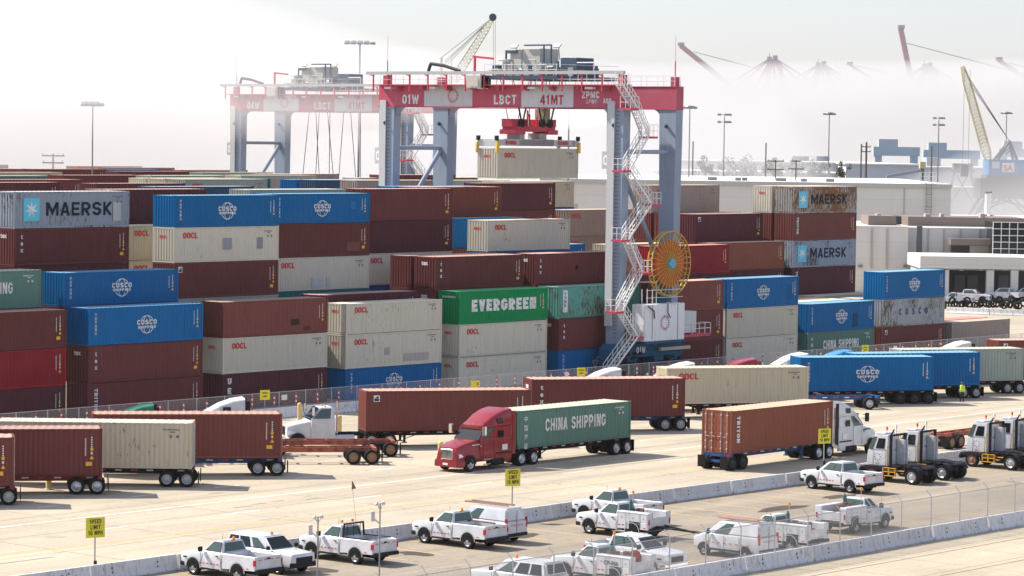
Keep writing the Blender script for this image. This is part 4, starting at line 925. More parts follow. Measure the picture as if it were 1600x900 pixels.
    if kind == 'sleeper':
        for sd in (-1, 1):
            y = sd * 1.222; MB().box(back + .5, back + 1.05, min(y, y + sd * .012), max(y, y + sd * .012), 1.25, 1.62).build('door_placard', M_REFW, t)
            MB().box(xs - .95, xs - .15, min(sd * 1.10, sd * 1.17), max(sd * 1.10, sd * 1.17), 1.72, 1.80).build('hood_trim', M_CHROME if chrome else M_TRIM, t)
            MB().tube((back + .9, sd * 1.05, .52), (back + 2.2, sd * 1.05, .52), .28, 12).build('fuel_tank', M_CHAS, t)
            MB().box(xs - 1.06, xs - .9, min(sd * 1.19, sd * 1.225), max(sd * 1.19, sd * 1.225), 1.62, 1.68).build('door_handle', M_CHROME if chrome else M_TRIM, t)
        MB().box(xc - .68, xc - .42, -1.0, 1.0, 2.84, 2.93).build('sun_visor', M_TRIM, t)
        for y in (-.8, -.4, 0, .4, .8): MB().box(xc - .72, xc - .60, y - .05, y + .05, 2.96, 3.02).build('marker_lamp', M_AMBER, t)
        for sd in (-1, 1):
            for z in (.38, .70): y = sd * 1.13; MB().box(xc - 1.3, xc - .35, min(y, y + sd * .10), max(y, y + sd * .10), z, z + .05).build('cab_step', M_ALU, t)
            gd = MB()
            for xw in (.66, -.66):
                for i in range(5): a0, a1 = R(40 + i * 20), R(60 + i * 20); gd.hexa([(xw + .56 * math.cos(a), y, .51 + .56 * math.sin(a)) for a, y in ((a0, sd * .75), (a0, sd * 1.22), (a1, sd * 1.22), (a1, sd * .75))], [(xw + .585 * math.cos(a), y, .51 + .585 * math.sin(a)) for a, y in ((a0, sd * .75), (a0, sd * 1.22), (a1, sd * 1.22), (a1, sd * .75))])
        MB().tube((back - .12, -.95, 1.0), (back - .12, -.95, 3.5), .075, 10).build('exhaust_stack', M_CHROME, t)
        hs = MB()
        for k in range(3): hs.tube((back - .05, -.2 + k * .2, 1.9), (back - .5, -.15 + k * .15, 1.45), .018, 5).tube((back - .5, -.15 + k * .15, 1.45), (back - .9, -.1 + k * .1, 1.7), .018, 5)
        hs.build('air_line', M_RIGC, t)
    g_ = MB(); hx = hood[0][0]; g_.box(hx - .06, hx + .025, -.50, .50, .82, 1.52); g_.build('grille', M_CHROME, t, .03)
    ln = MB()
    for i in range(9): ln.box(hx + .02, hx + .034, -.44 + i * .11 - .02, -.44 + i * .11 + .02, .88, 1.46)
    ln.build('grille_slot', M_TRIM, t)
    MB().loft([(hx + .12, .34, .78, .95, .92), (hx - .15, .32, .80, 1.18, 1.15), (xs + .62, .34, .82, 1.22, 1.2)], .1).build('bumper', colr if not day else M_CHROME, t, smooth=40)
    MB().box(hx + .10, hx + .135, -.22, .22, .46, .60).build('licence_plate', M_REFW, t)
    fr = MB()
    for y in (-.42, .42): fr.box(-1.7, xs + .4, y - .05, y + .05, .80, 1.02)
    fr.box(-.55, .55, -.45, .45, 1.02, 1.16); fr.box(-1.75, -1.65, -.5, .5, .75, 1.05)
    for x in (.66, -.66): fr.tube((x, -.9, .51), (x, .9, .51), .09, 8)
    fr.build('frame_rail', M_CHAS, t)
    if day:
        MB().tube((back - .25, .6, 1.0), (back - .25, .6, 3.3), .08, 10).build('exhaust_stack', M_CHROME, t, smooth=40)
        for sd in (-1, 1): MB().lathe([(.001, 0), (.07, 0), (.05, .1), (.001, .11)], 8, (back + .6, sd * .5, 2.88), 'z').build('beacon', M_AMBER, t)
    return t

def trailer(label, p, hd, colr='black', axles=(-4.55, -5.80), length=12.2, rim=None, group='container chassis trailers', zdeck=1.14, tape=True, legs=True, front=6.1):
    """skeletal container chassis, local +x forward, origin on the ground under the middle of the container"""
    t = thing('chassis_trailer', label, 'trailer', p, hd, group); m = M_TRL[colr]; back = front - length
    fr = MB()
    for y in (-.48, .48):
        fr.box(back, front - 2.6, y - .06, y + .06, zdeck - .36, zdeck - .02); fr.box(front - 2.6, front, y - .06, y + .06, zdeck - .20, zdeck - .02)
    for i in range(9): x = back + .2 + i * (length - .4) / 8; fr.box(x - .05, x + .05, -.46, .46, zdeck - .20, zdeck - .06)
    fr.build('frame_rail', m, t)
    for x in (back + .12, front - .12): MB().box(x - .12, x + .12, -1.22, 1.22, zdeck - .22, zdeck - .005).build('bolster', m, t)
    MB().box(back - .03, back + .02, -1.2, 1.2, .52, .70).box(back, back + .08, -.75, -.65, .6, zdeck - .1).box(back, back + .08, .65, .75, .6, zdeck - .1).build('rear_bumper', m if colr != 'blue' else m, t)
    sus = MB(); a0, a1 = max(axles), min(axles)
    for y in (-.5, .5): sus.box(a1 - .5, a0 + .5, y - .05, y + .05, .55, zdeck - .30)
    for x in axles: sus.tube((x, -.95, .51), (x, .95, .51), .08, 8)
    sus.build('axle', M_CHAS, t)
    for x in axles:
        for sd in (-1, 1): wheel(t, x, sd * 1.22, .51, .28, rim or M_RIMW); wheel(t, x, sd * .90, .51, .28, M_RIMD)
    for sd in (-1, 1):
        MB().box(a1 - .72, a1 - .69, min(sd * .62, sd * 1.22), max(sd * .62, sd * 1.22), .18, .98).build('mud_flap', M_BLK, t)
        if tape:
            tp = MB(); tp2 = MB(); y = sd * .546
            for i in range(12):
                x = back + .5 + i * .98; q = [(x, y, zdeck - .20), (x + .42, y, zdeck - .20), (x + .42, y, zdeck - .12), (x, y, zdeck - .12)][::(1 if sd < 0 else -1)]
                (tp if i % 2 else tp2).poly(q)
            tp.build('reflective_tape', M_REFR, t); tp2.build('reflective_tape', M_REFW, t)
        if legs: MB().box(front - 3.05, front - 2.9, min(sd * .55, sd * .72), max(sd * .55, sd * .72), .32, zdeck - .1).box(front - 3.15, front - 2.8, min(sd * .5, sd * .78), max(sd * .5, sd * .78), .27, .33).bar((front - 3.0, sd * .62, .55), (front - 3.9, sd * .5, zdeck - .3), .05).build('landing_leg', m if colr != 'red' else M_CHAS, t)
        lp = MB(); y = sd * 1.0; lp.box(back - .045, back - .02, min(y, y + sd * .2), max(y, y + sd * .2), zdeck - .18, zdeck - .06); lp.build('tail_lamp', M_TAIL, t)
    return t

def yard_tractor(label, p, hd, group='terminal tractors parked by the barrier', white=M_CARW):
    """one-seat terminal tractor, local +x forward; wheelbase 3.1"""
    t = thing('terminal_tractor', label, 'truck', p, hd, group)
    fr = MB()
    for y in (-.42, .42): fr.box(-2.4, 2.2, y - .08, y + .08, .62, .95)
    fr.box(.6, 2.35, -1.1, 1.1, .78, .95); fr.box(-.4, .7, -.9, .9, .95, 1.06); fr.build('frame_rail', M_CHAS, t)
    b = [(2.35, -1.08, .85), (2.35, .42, .85), (.62, .42, .85), (.62, -1.08, .85)]; b2 = [(2.25, -1.06, 2.0), (2.25, .40, 2.0), (.62, .40, 2.0), (.62, -1.06, 2.0)]; u_ = [(1.78, -1.0, 3.0), (1.78, .36, 3.0), (.66, .36, 3.05), (.66, -1.0, 3.05)]
    MB().hexa(b, b2).build('cab', white, t, .06, 2, 40); MB().hexa(b2, u_).build('cab_top', white, t, .06, 2, 40)
    MB().face_quad(b2[0], b2[1], u_[1], u_[0], .08, .92, .05, .92, .012).build('windshield', M_GLASSG, t)
    for sd, q in ((1, (b2[1], b2[2], u_[2], u_[1])), (-1, (b2[0], b2[3], u_[3], u_[0]))):
        P = [Vector(k) for k in q]; n_ = Vector((0, sd, .05)) * .014
        f = lambda a, c: (P[0] * (1 - a) + P[1] * a) * (1 - c) + (P[3] * (1 - a) + P[2] * a) * c + n_
        pts = [f(.36, .10), f(.80, .10), f(.80, .76), f(.38, .76)]; MB().poly(pts if sd > 0 else pts[::-1]).build('side_window', M_GLASS, t)
        pts = [f(.02, .02), f(.26, .02), f(.27, .84), f(.04, .86)]; MB().poly(pts if sd > 0 else pts[::-1]).build('quarter_window', M_GLASSG, t)
        ds = MB(); y = .432 if sd > 0 else -1.092; ds.box(.86, .875, min(y, y - sd * .01), max(y, y + sd * .004), .95, 2.8).box(1.80, 1.815, min(y, y - sd * .01), max(y, y + sd * .004), .95, 2.0); ds.build('door_seam', plain_cache('seam_grey', (.22, .22, .23)), t)
        em = MB(); y = .435 if sd > 0 else -1.095; starburst(em, (1.45, y, 1.55), (-sd, 0, 0), (0, 0, 1), .30, 8); em.build('door_emblem', M_TRIM, t)
        ln = MB(); ln.text('LBCT', (1.45, y, 1.08), (-sd, 0, 0), (0, 0, 1), .16, bold=.02, align='CENTER'); ln.build('door_lettering', M_EMB, t)
    MB().box(2.3, 2.48, -1.1, 1.1, .55, .82).build('front_bumper', M_CHAS, t, .03)
    pl = MB(); pl.box(.6, 2.0, .42, 1.1, .95, 1.02); pl.box(1.0, 2.0, -1.12, -1.09, .72, .82); pl.build('deck', M_CHAS, t)
    for sd in (-1, 1):
        st = MB(); y0, y1 = (.98, 1.12) if sd > 0 else (-1.12, -.98)
        for z in (.42, .68, .93): st.box(-.35, .62, y0, y1, z, z + .05)
        for x in (-.35, .15, .60): st.box(x - .025, x + .025, y0, y1, .42, .98)
        st.build('step', M_YP, t)
        rl = MB(); y = sd * .62; rl.tube((.35, y, 1.05), (.35, y, 3.05), .035, 6).tube((.35, y * 1.6, 1.05), (.35, y * 1.6, 2.3), .03, 6).tube((.35, y, 2.3), (.35, y * 1.6, 2.3), .03, 6); rl.build('grab_rail', M_YP, t); MB().box(-1.0, .6, min(sd * .9, sd * .96), max(sd * .9, sd * .96), .78, .84).build('side_rail', M_YP, t)
    rb = MB()
    for y in (-.72, .98): rb.box(-.02, .18, y - .06, y + .06, .95, 3.15)
    rb.box(-.02, .18, -.72, .98, 3.02, 3.15); rb.build('roll_frame', M_TRIM, t, .02)
    MB().tube((.05, 1.05, 1.0), (.05, 1.05, 3.1), .09, 10).tube((.05, 1.05, 3.1), (-.2, 1.05, 3.5), .05, 8).build('exhaust_stack', M_TRIM, t)
    MB().box(-.02, .58, -.98, -.5, 1.06, 2.7).build('air_tank_box', plain_cache('grey_cabinet', (.40, .41, .43)), t, .02)
    MB().tube((-.1, -.86, .62), (-.95, -.86, .62), .28, 14).build('fuel_tank', M_ALU, t, smooth=40)
    fw = MB(); fw.hexa([(-.6, -.55, 1.0), (-2.5, -.55, 1.0), (-2.5, .55, 1.0), (-.6, .55, 1.0)][::-1], [(-.7, -.5, 1.28), (-2.4, -.5, 1.12), (-2.4, .5, 1.12), (-.7, .5, 1.28)][::-1]); fw.build('fifth_wheel', M_CHAS, t, .03)
    for sd in (-1, 1):
        wheel(t, 1.45, sd * 1.12, .50, .30, M_RIMO); wheel(t, -1.65, sd * 1.20, .52, .30, M_RIM); wheel(t, -1.65, sd * .87, .52, .30, M_RIMD)
        fd = MB(); y0, y1 = (.58, 1.22) if sd > 0 else (-1.22, -.58)
        for i in range(6):
            a0, a1 = R(20 + i * 24), R(20 + (i + 1) * 24); r0 = .60
            fd.hexa([(-1.65 + r0 * math.cos(a), y, .52 + r0 * math.sin(a)) for a, y in ((a0, y0), (a0, y1), (a1, y1), (a1, y0))], [(-1.65 + (r0 + .03) * math.cos(a), y, .52 + (r0 + .03) * math.sin(a)) for a, y in ((a0, y0), (a0, y1), (a1, y1), (a1, y0))])
        fd.build('mudguard', M_TRIM, t)
    MB().lathe([(.001, 0), (.07, 0), (.06, .2), (.001, .22)], 10, (.9, .2, 3.35), 'z').tube((.9, .2, 3.0), (.9, .2, 3.36), .02, 5).build('beacon', plain_cache('red_beacon', (.75, .08, .02)), t)
    MB().tube((.8, -.75, 3.0), (.8, -.75, 3.45), .05, 6).lathe([(.001, 0), (.09, 0), (.09, .03), (.04, .2), (.001, .2)], 10, (.8, -.75, 3.45), 'z').build('antenna', M_REFW, t)
    MB().box(1.0, 1.7, -.95, .3, 3.03, 3.14).build('roof_unit', white, t, .03)
    return t
# ---------------------------------------------------------------- parked vehicles
OUT = HEAD + math.pi                    # facing the near fence (-v)
pickup('white pickup by the barrier at the lower left, its tailgate towards us', sv(-49.9, -65.15), HEAD)
van('white SUV with black grille facing right beside the leftmost pickup', sv(-46.9, -65.0), OUT, suv=True, dark=True)
pickup('white pickup with a black headache rack and two amber beacons behind its cab', sv(-41.35, -65.2), HEAD, rack=True)
p3 = pickup('white pickup beside the panel van, a brown bar over its tailgate', sv(-32.65, -65.4), HEAD)
van('white panel van with a ladder on its roof beside a pickup', sv(-30.0, -65.1), HEAD)
pickup('white pickup mostly hidden behind the service truck with tools in its bed', sv(-18.5, -65.3), HEAD)
pickup('white service truck with open bed full of tools and a tow bar at its rear', sv(-23.0, -69.2), HEAD, service=True, rim=M_RIM)
pickup('white extended cab pickup in front of the terminal tractors', sv(4.6, -65.5), HEAD - .09, cab='extended', beacon=False, rim=M_RIMW)
van('white SUV with a long row of side windows behind the near fence', sv(-44.3, -79.4), HEAD, suv=True)
pickup('white service truck with lettering CP-066 behind the near fence', sv(-37.8, -79.35), HEAD, service=True, reel=True)
pickup('white crew cab pickup facing right with its nose to the near fence', sv(-33.5, -78.35), OUT, cab='crew', beacon=False, mark=False)
van('white van with planks of wood on its roof behind the near fence', sv(-25.5, -78.7), HEAD)
pickup('white welding truck with cylinders and machines parked right of the plank-laden van', sv(-21.0, -78.4), HEAD, service=True)
pickup('white service truck facing right behind the near fence, bed loaded', sv(-11.2, -77.1), YAW, service=True)
mb = MB().text('CP-066', (0, 0, 0), (1, 0, 0), (0, 0, 1), .30, bold=.02)
m_ = Matrix.Translation(sv(-37.8, -79.35)) @ Matrix.Rotation(HEAD, 4, 'Z'); mb.xform(Matrix.Translation((-1.0, 1.075, 1.05)) @ Matrix.Rotation(math.pi, 4, 'Z') @ Matrix.Translation((0, 0, 0)))
mb.build('fleet_lettering', M_TRIM, [o for o in col.objects if o.get('label', '').startswith('white service truck with lettering')][0])
def lay(name, label, cat, mb, m, s, v, z, hd, group=None):
    o = mb.build(name, m); o.location = sv(s, v, z); o.rotation_euler = (0, 0, hd); return tag(o, label, cat, group)
mb = MB().bar((-.2, -.5, 0), (-2.9, .3, .12), .10, .08); lay('steel_bar', 'brown bar lying over the tailgate of the pickup beside the van', 'bar', mb, plain_cache('tool_brown', (.16, .09, .07)), -32.65, -65.4, 1.32, HEAD)
mb = MB()
for y in (-.28, .28): mb.bar((1.2, y, 0), (-1.9, y, 0), .05, .09)
for i in range(10): mb.bar((1.0 - i * .3, -.28, 0), (1.0 - i * .3, .28, 0), .035)
lay('ladder', 'wooden ladder lying on the roof of the white panel van', 'ladder', mb, plain_cache('ladder_wood', (.33, .20, .14)), -30.0, -65.1, 2.05, HEAD)
mb = MB()
for i in range(9): a = rnd.uniform(-.25, .25); mb.bar((1.0 + rnd.uniform(-.2, .2), -.5 + i * .12, .02 + (i % 3) * .05), (-1.8 + rnd.uniform(-.3, .3), -.5 + i * .12 + a, .03 + (i % 3) * .05), .09, .05)
o = lay('plank_pile', 'loose pile of weathered planks on the roof of the white van', 'planks', mb, plain_cache('plank_wood', (.50, .33, .24)), -25.5, -78.7, 2.0, HEAD); o['kind'] = 'thing'
# tow bar and blue bucket behind the service truck
mb = MB().bar((0, -.4, 0), (-2.2, 0, -.12), .09).bar((0, .4, 0), (-2.2, 0, -.12), .09).bar((-2.2, 0, -.12), (-2.9, 0, -.12), .12)
lay('tow_bar', 'black A-shaped tow bar at the rear of the service truck', 'tow bar', mb, M_TRIM, -23.0, -71.95, .75, HEAD)
mb = MB().lathe([(.02, 0), (.22, 0), (.26, .5), (.24, .5), (.2, .04)], 14, axis='z')
lay('bucket', 'blue bucket hanging at the end of the black tow bar', 'bucket', mb, plain_cache('bucket_blue', (.02, .07, .2)), -22.4, -75.0, .35, HEAD)
for s, lab in ((11.6, 'white terminal tractor nearest the extended cab pickup, its door emblem in view'), (15.3, 'white terminal tractor second from the left, half hidden behind the first'), (24.1, 'white terminal tractor third from the left, with dark open side window'), (27.6, 'white terminal tractor at the right edge of the picture')):
    yard_tractor(lab, sv(s, -65.5), HEAD)

# ---------------------------------------------------------------- trucks and trailers on the road
def queue(nr, yaw, colr, deco, words, trl='black', axles=(-4.55, -5.80), left='end_wall', right='door', rim=None, h=HC, z0=1.15):
    """nr = near right top corner in the world; the truck faces left"""
    e = Vector((math.cos(yaw), math.sin(yaw), 0)); n = Vector((-math.sin(yaw), math.cos(yaw), 0))
    c = Vector((nr.x, nr.y, 0)) - e * HX + n * HY
    container(Vector((c.x, c.y, z0)), yaw, h, colr, deco, words + ' container on a chassis in the truck queue', 'containers on trailers in the queue', left, right)
    trailer('%s chassis trailer under the %s container' % (trl, words.split(',')[0]), c, yaw + math.pi, trl, axles, rim=rim)
    return c
A_ = at
queue(A_(22, 683, 4.05), R(10), 'brown', 'codes', 'red-brown, at the far left edge,', 'red')
queue(A_(160, 669.6, 4.05), R(10), 'maroon', 'codes', 'dark maroon, second from the left,', 'red', rim=M_RIM)
queue(A_(300, 661, 4.05), R(1.5), 'cream', 'graycodes', 'cream, with its rear doors in view,', 'black')
queue(A_(441, 646.5, 4.05), R(9.5), 'brown', 'codes', 'red-brown, behind the cream one,', 'blue')
c4 = queue(A_(830, 608.5, 4.05), R(16), 'brown', 'df', 'red-brown, behind the white day cab,', 'black')
queue(A_(1071, 590.5, 4.05), R(16), 'maroon', 'tex', 'maroon, behind the red truck,', 'blue')
queue(A_(1264, 573, 4.05), R(17.5), 'cream', 'oocl', 'cream, red lettered,', 'black')
queue(A_(1460, 557, 4.05), R(16.3), 'blue', 'cosco', 'blue, globe logo in full view,', 'black', axles=(-3.1, -4.4, -5.7), rim=M_RIMD)
queue(A_(1532, 550, 4.05), R(21), 'blue', 'codes2', 'blue, behind the worker in the vest,', 'black')
queue(A_(1600, 544, 4.05), R(20.5), 'pale', 'graycodes', 'pale grey-green, at the right edge,', 'black')
q = A_(1560, 531.5, 4.05); e = Vector((math.cos(R(19)), math.sin(R(19)), 0))
queue(q + e * CL, R(19), 'brown', 'df', 'red-brown, cut by the right edge,', 'black')
# day cab coupled to the trailer at left of the middle
e = Vector((math.cos(R(16)), math.sin(R(16)), 0)); c4 = Vector((c4.x, c4.y, 0))
road_tractor('white day cab tractor with short bonnet, half hidden by orange chassis', c4 - e * 5.0, R(16) + math.pi, M_TRUCKW, 'day')
# empty orange chassis
def at_wheel(px, py, yaw, axle=-5.8):
    g = at(px, py); e = Vector((math.cos(yaw + math.pi), math.sin(yaw + math.pi), 0)); n = Vector((math.sin(yaw + math.pi), -math.cos(yaw + math.pi), 0))
    return g - e * axle + n * 1.1 * 1 if False else g - e * axle + Vector((-math.sin(yaw), math.cos(yaw), 0)) * 1.1
trailer('empty orange chassis trailer nearer the camera, in the truck queue', at_wheel(581, 726, R(8)), R(8) + math.pi, 'orange', rim=M_RIMO, tape=False)
trailer('empty orange chassis trailer just behind the other one', at_wheel(610, 714, R(9)), R(9) + math.pi, 'orange', rim=M_RIMO, tape=False)
trailer('empty blue chassis trailer below the globe logo container', at_wheel(1358, 640, R(15), -5.2), R(15) + math.pi, 'blue', axles=(-5.2,), rim=M_RIM)
# trucks at the far side of the queue whose cab tops show over the containers
for (px, py, yw, m, lab) in ((256, 630.5, 10, M_TRKGRN, 'green sleeper tractor whose roof shows above a red-brown container'), (397, 621, 11, M_TRUCKW, 'white sleeper tractor showing above the red-brown queue container'), (978, 574.5, 16, M_TRUCKW, 'white sleeper tractor behind the maroon queue container'),
      (1092, 565.5, 16, M_TRUCKW, 'white sleeper tractor at left behind the cream queue container'), (1188, 559.5, 17, M_TRKRED, 'red sleeper tractor behind the cream queue container'), (1268, 551, 17, M_TRUCKW, 'white sleeper tractor behind the blue globe logo container'), (1336, 546, 18, M_TRKBLU, 'light blue tractor behind the second blue container'), (1520, 533, 19, M_TRUCKW, 'white sleeper tractor behind the pale grey-green container')):
    top = at(px, py, 3.96); hd = R(yw) + math.pi; e = Vector((math.cos(hd), math.sin(hd), 0))
    road_tractor(lab, Vector((top.x, top.y, 0)) - e * 1.0, hd, m, 'sleeper')
# the red truck with the sea green container
e = U.copy(); mid = at(899.5, 693.2, 1.12); n = V
cc = Vector((mid.x, mid.y, 0)) + n * HY
container(Vector((cc.x, cc.y, 1.15)), YAW - R(1.0), SD, 'seagreen', 'china', 'sea green CHINA SHIPPING container on the trailer behind the red truck', 'containers on moving trucks', right='door')
trailer('black chassis trailer under the sea green container', cc, YAW - R(1.0) + math.pi, 'black', rim=M_RIM)
road_tractor('red sleeper truck hauling the sea green container', cc - e * 5.15, YAW + R(.5) + math.pi, M_TRKRED, 'sleeper')
# the white truck with the orange-brown container, driving away
mid = at(1223, 700.5, 1.12); cc = Vector((mid.x, mid.y, 0)) + n * HY
container(Vector((cc.x, cc.y, 1.15)), YAW, HC, 'rust', 'triton', 'orange-brown TRITON container with closed rear doors on a moving trailer', 'containers on moving trucks', left='door', right='end_wall')
trailer('blue chassis trailer under the orange-brown container', cc, YAW, 'blue', rim=M_RIMD)
road_tractor('white sleeper truck driving away with the orange-brown container', cc + e * 5.15, YAW, M_TRUCKW, 'sleeper', chrome=False)
# orange chassis passing behind the terminal tractors
for px, py, lab in ((1476, 703, 'empty orange chassis trailer passing behind the terminal tractors'), (1582, 683, 'empty orange chassis trailer at the right edge behind the terminal tractors')):
    g = at(px, py); trailer(lab, g + U * 6.5 + V * 1.0, YAW, 'orange', rim=M_RIMO, tape=False)

# ---------------------------------------------------------------- worker in a yellow vest
def person(p, hd):
    t = thing('person', 'worker in a bright yellow vest standing beside trailer wheels', 'person', p, hd)
    J = {'pel': (0, 0, .95), 'sp': (0, 0, 1.15), 'ch': (.02, 0, 1.36), 'nk': (.02, 0, 1.50), 'hd': (.04, 0, 1.62), 'ht': (.04, 0, 1.72),
         'lh': (0, .10, .90), 'lk': (.03, .12, .50), 'la': (-.01, .13, .10), 'lt': (.15, .14, .04), 'rh': (0, -.10, .90), 'rk': (.06, -.12, .50), 'ra': (.02, -.14, .10), 'rt': (.18, -.15, .04),
         'ls': (.02, .19, 1.42), 'le': (.02, .25, 1.14), 'lw': (.14, .24, .92), 'lf': (.2, .23, .84), 'rs': (.02, -.19, 1.42), 're': (.04, -.26, 1.15), 'rw': (.20, -.20, 1.00), 'rf': (.27, -.18, .95)}
    E = [('pel', 'sp'), ('sp', 'ch'), ('ch', 'nk'), ('nk', 'hd'), ('hd', 'ht'), ('pel', 'lh'), ('lh', 'lk'), ('lk', 'la'), ('la', 'lt'), ('pel', 'rh'), ('rh', 'rk'), ('rk', 'ra'), ('ra', 'rt'), ('ch', 'ls'), ('ls', 'le'), ('le', 'lw'), ('lw', 'lf'), ('ch', 'rs'), ('rs', 're'), ('re', 'rw'), ('rw', 'rf')]
    rad = {'pel': .15, 'sp': .14, 'ch': .15, 'nk': .06, 'hd': .10, 'ht': .07, 'lh': .10, 'rh': .10, 'lk': .065, 'rk': .065, 'la': .05, 'ra': .05, 'lt': .045, 'rt': .045, 'ls': .07, 'rs': .07, 'le': .05, 're': .05, 'lw': .038, 'rw': .038, 'lf': .035, 'rf': .035}
    names = list(J); me = bpy.data.meshes.new('body'); me.from_pydata([J[k] for k in names], [(names.index(a), names.index(b)) for a, b in E], [])
    o = bpy.data.objects.new('body', me); col.objects.link(o)
    md = o.modifiers.new('skin', 'SKIN'); sd = o.modifiers.new('sub', 'SUBSURF'); sd.levels = 2; sd.render_levels = 2
    for i, k in enumerate(names): me.skin_vertices[0].data[i].radius = (rad[k], rad[k]); me.skin_vertices[0].data[i].use_root = (k == 'pel')
    dg = bpy.context.evaluated_depsgraph_get(); m2 = bpy.data.meshes.new_from_object(o.evaluated_get(dg)); bpy.data.objects.remove(o)
    m2.name = 'body'; cloth, skin, boot = solid('dark_work_trousers', (.02, .022, .03), .8), solid('skin', (.30, .17, .11), .6), solid('work_boot', (.03, .02, .015), .8)
    for m in (cloth, skin, boot): m2.materials.append(m)
    for pl in m2.polygons: z = pl.center.z; y = abs(pl.center.y); pl.material_index = 1 if z > 1.5 or (y > .17 and z < .96 and z > .75) else (2 if z < .1 else 0); pl.use_smooth = True
    link('body', m2, t)
    vest = MB().loft([(0.0, -.02, .0, .1, .1)] * 0 or [(-.19, .98, 1.40, .16, .17), (-.15, .92, 1.47, .21, .20), (.02, .90, 1.50, .235, .22), (.16, .92, 1.46, .21, .19), (.20, .98, 1.40, .16, .16)], .07); vest.build('safety_vest', solid('hi_vis_yellow', (.55, .75, .02), .6), t, smooth=50)
    MB().box(-.205, .212, -.243, -.10, 1.08, 1.14).box(-.205, .212, .10, .243, 1.08, 1.14).box(-.204, .208, -.1, .1, 1.08, 1.14).build('reflective_band', M_REFW, t)
    MB().lathe([(.001, .12), (.07, .11), (.115, .05), (.125, 0), (.16, -.01), (.16, -.02), (.001, -.02)], 14, (.04, 0, 1.68), 'z').build('hard_hat', plain_cache('hat_dark', (.05, .05, .06)), t, smooth=50)
    return t
person(at(1503, 629) - Vector((0, .9, 0)) * 0, R(100))
# ---------------------------------------------------------------- rubber-tyred gantry cranes
# local frame: x along the rows, y across them (0 at the near legs), z up
M_CRED = paint('crane_red', (.45, .085, .125), rust=.1, dirt=.3, fade=.15); M_CWHT = paint('crane_white', (.56, .555, .54), rust=.25, dirt=.4)
M_CLEG = paint('crane_leg_blue_grey', (.27, .325, .40), rust=.1, dirt=.3, fade=.05); M_CBLU = paint('crane_blue', (.025, .095, .17), rust=.2, dirt=.4)
M_HOUSE = paint('white_machine_house', (.66, .66, .65), rust=.33, dirt=.4); M_TROL = paint('trolley_grey_blue', (.065, .10, .14), rust=.3, dirt=.4); M_RAILW = plain('white_handrail', (.74, .73, .70), .5, 0, .1); M_PINK = plain('red_platform', (.55, .05, .085), .6, 0, .2)
M_RIG = solid('steel_rope', (.05, .05, .055), .6); M_BEIGE = plain('beige_cabinet', (.55, .50, .40), .6, 0, .15); M_REEL = plain('yellow_reel', (.55, .33, .03), .5, 0, .25); M_REELR = plain('orange_cable', (.56, .115, .015), .6, 0, .35, 9); M_REELC = plain('reel_hub_blue', (.10, .35, .48), .5)
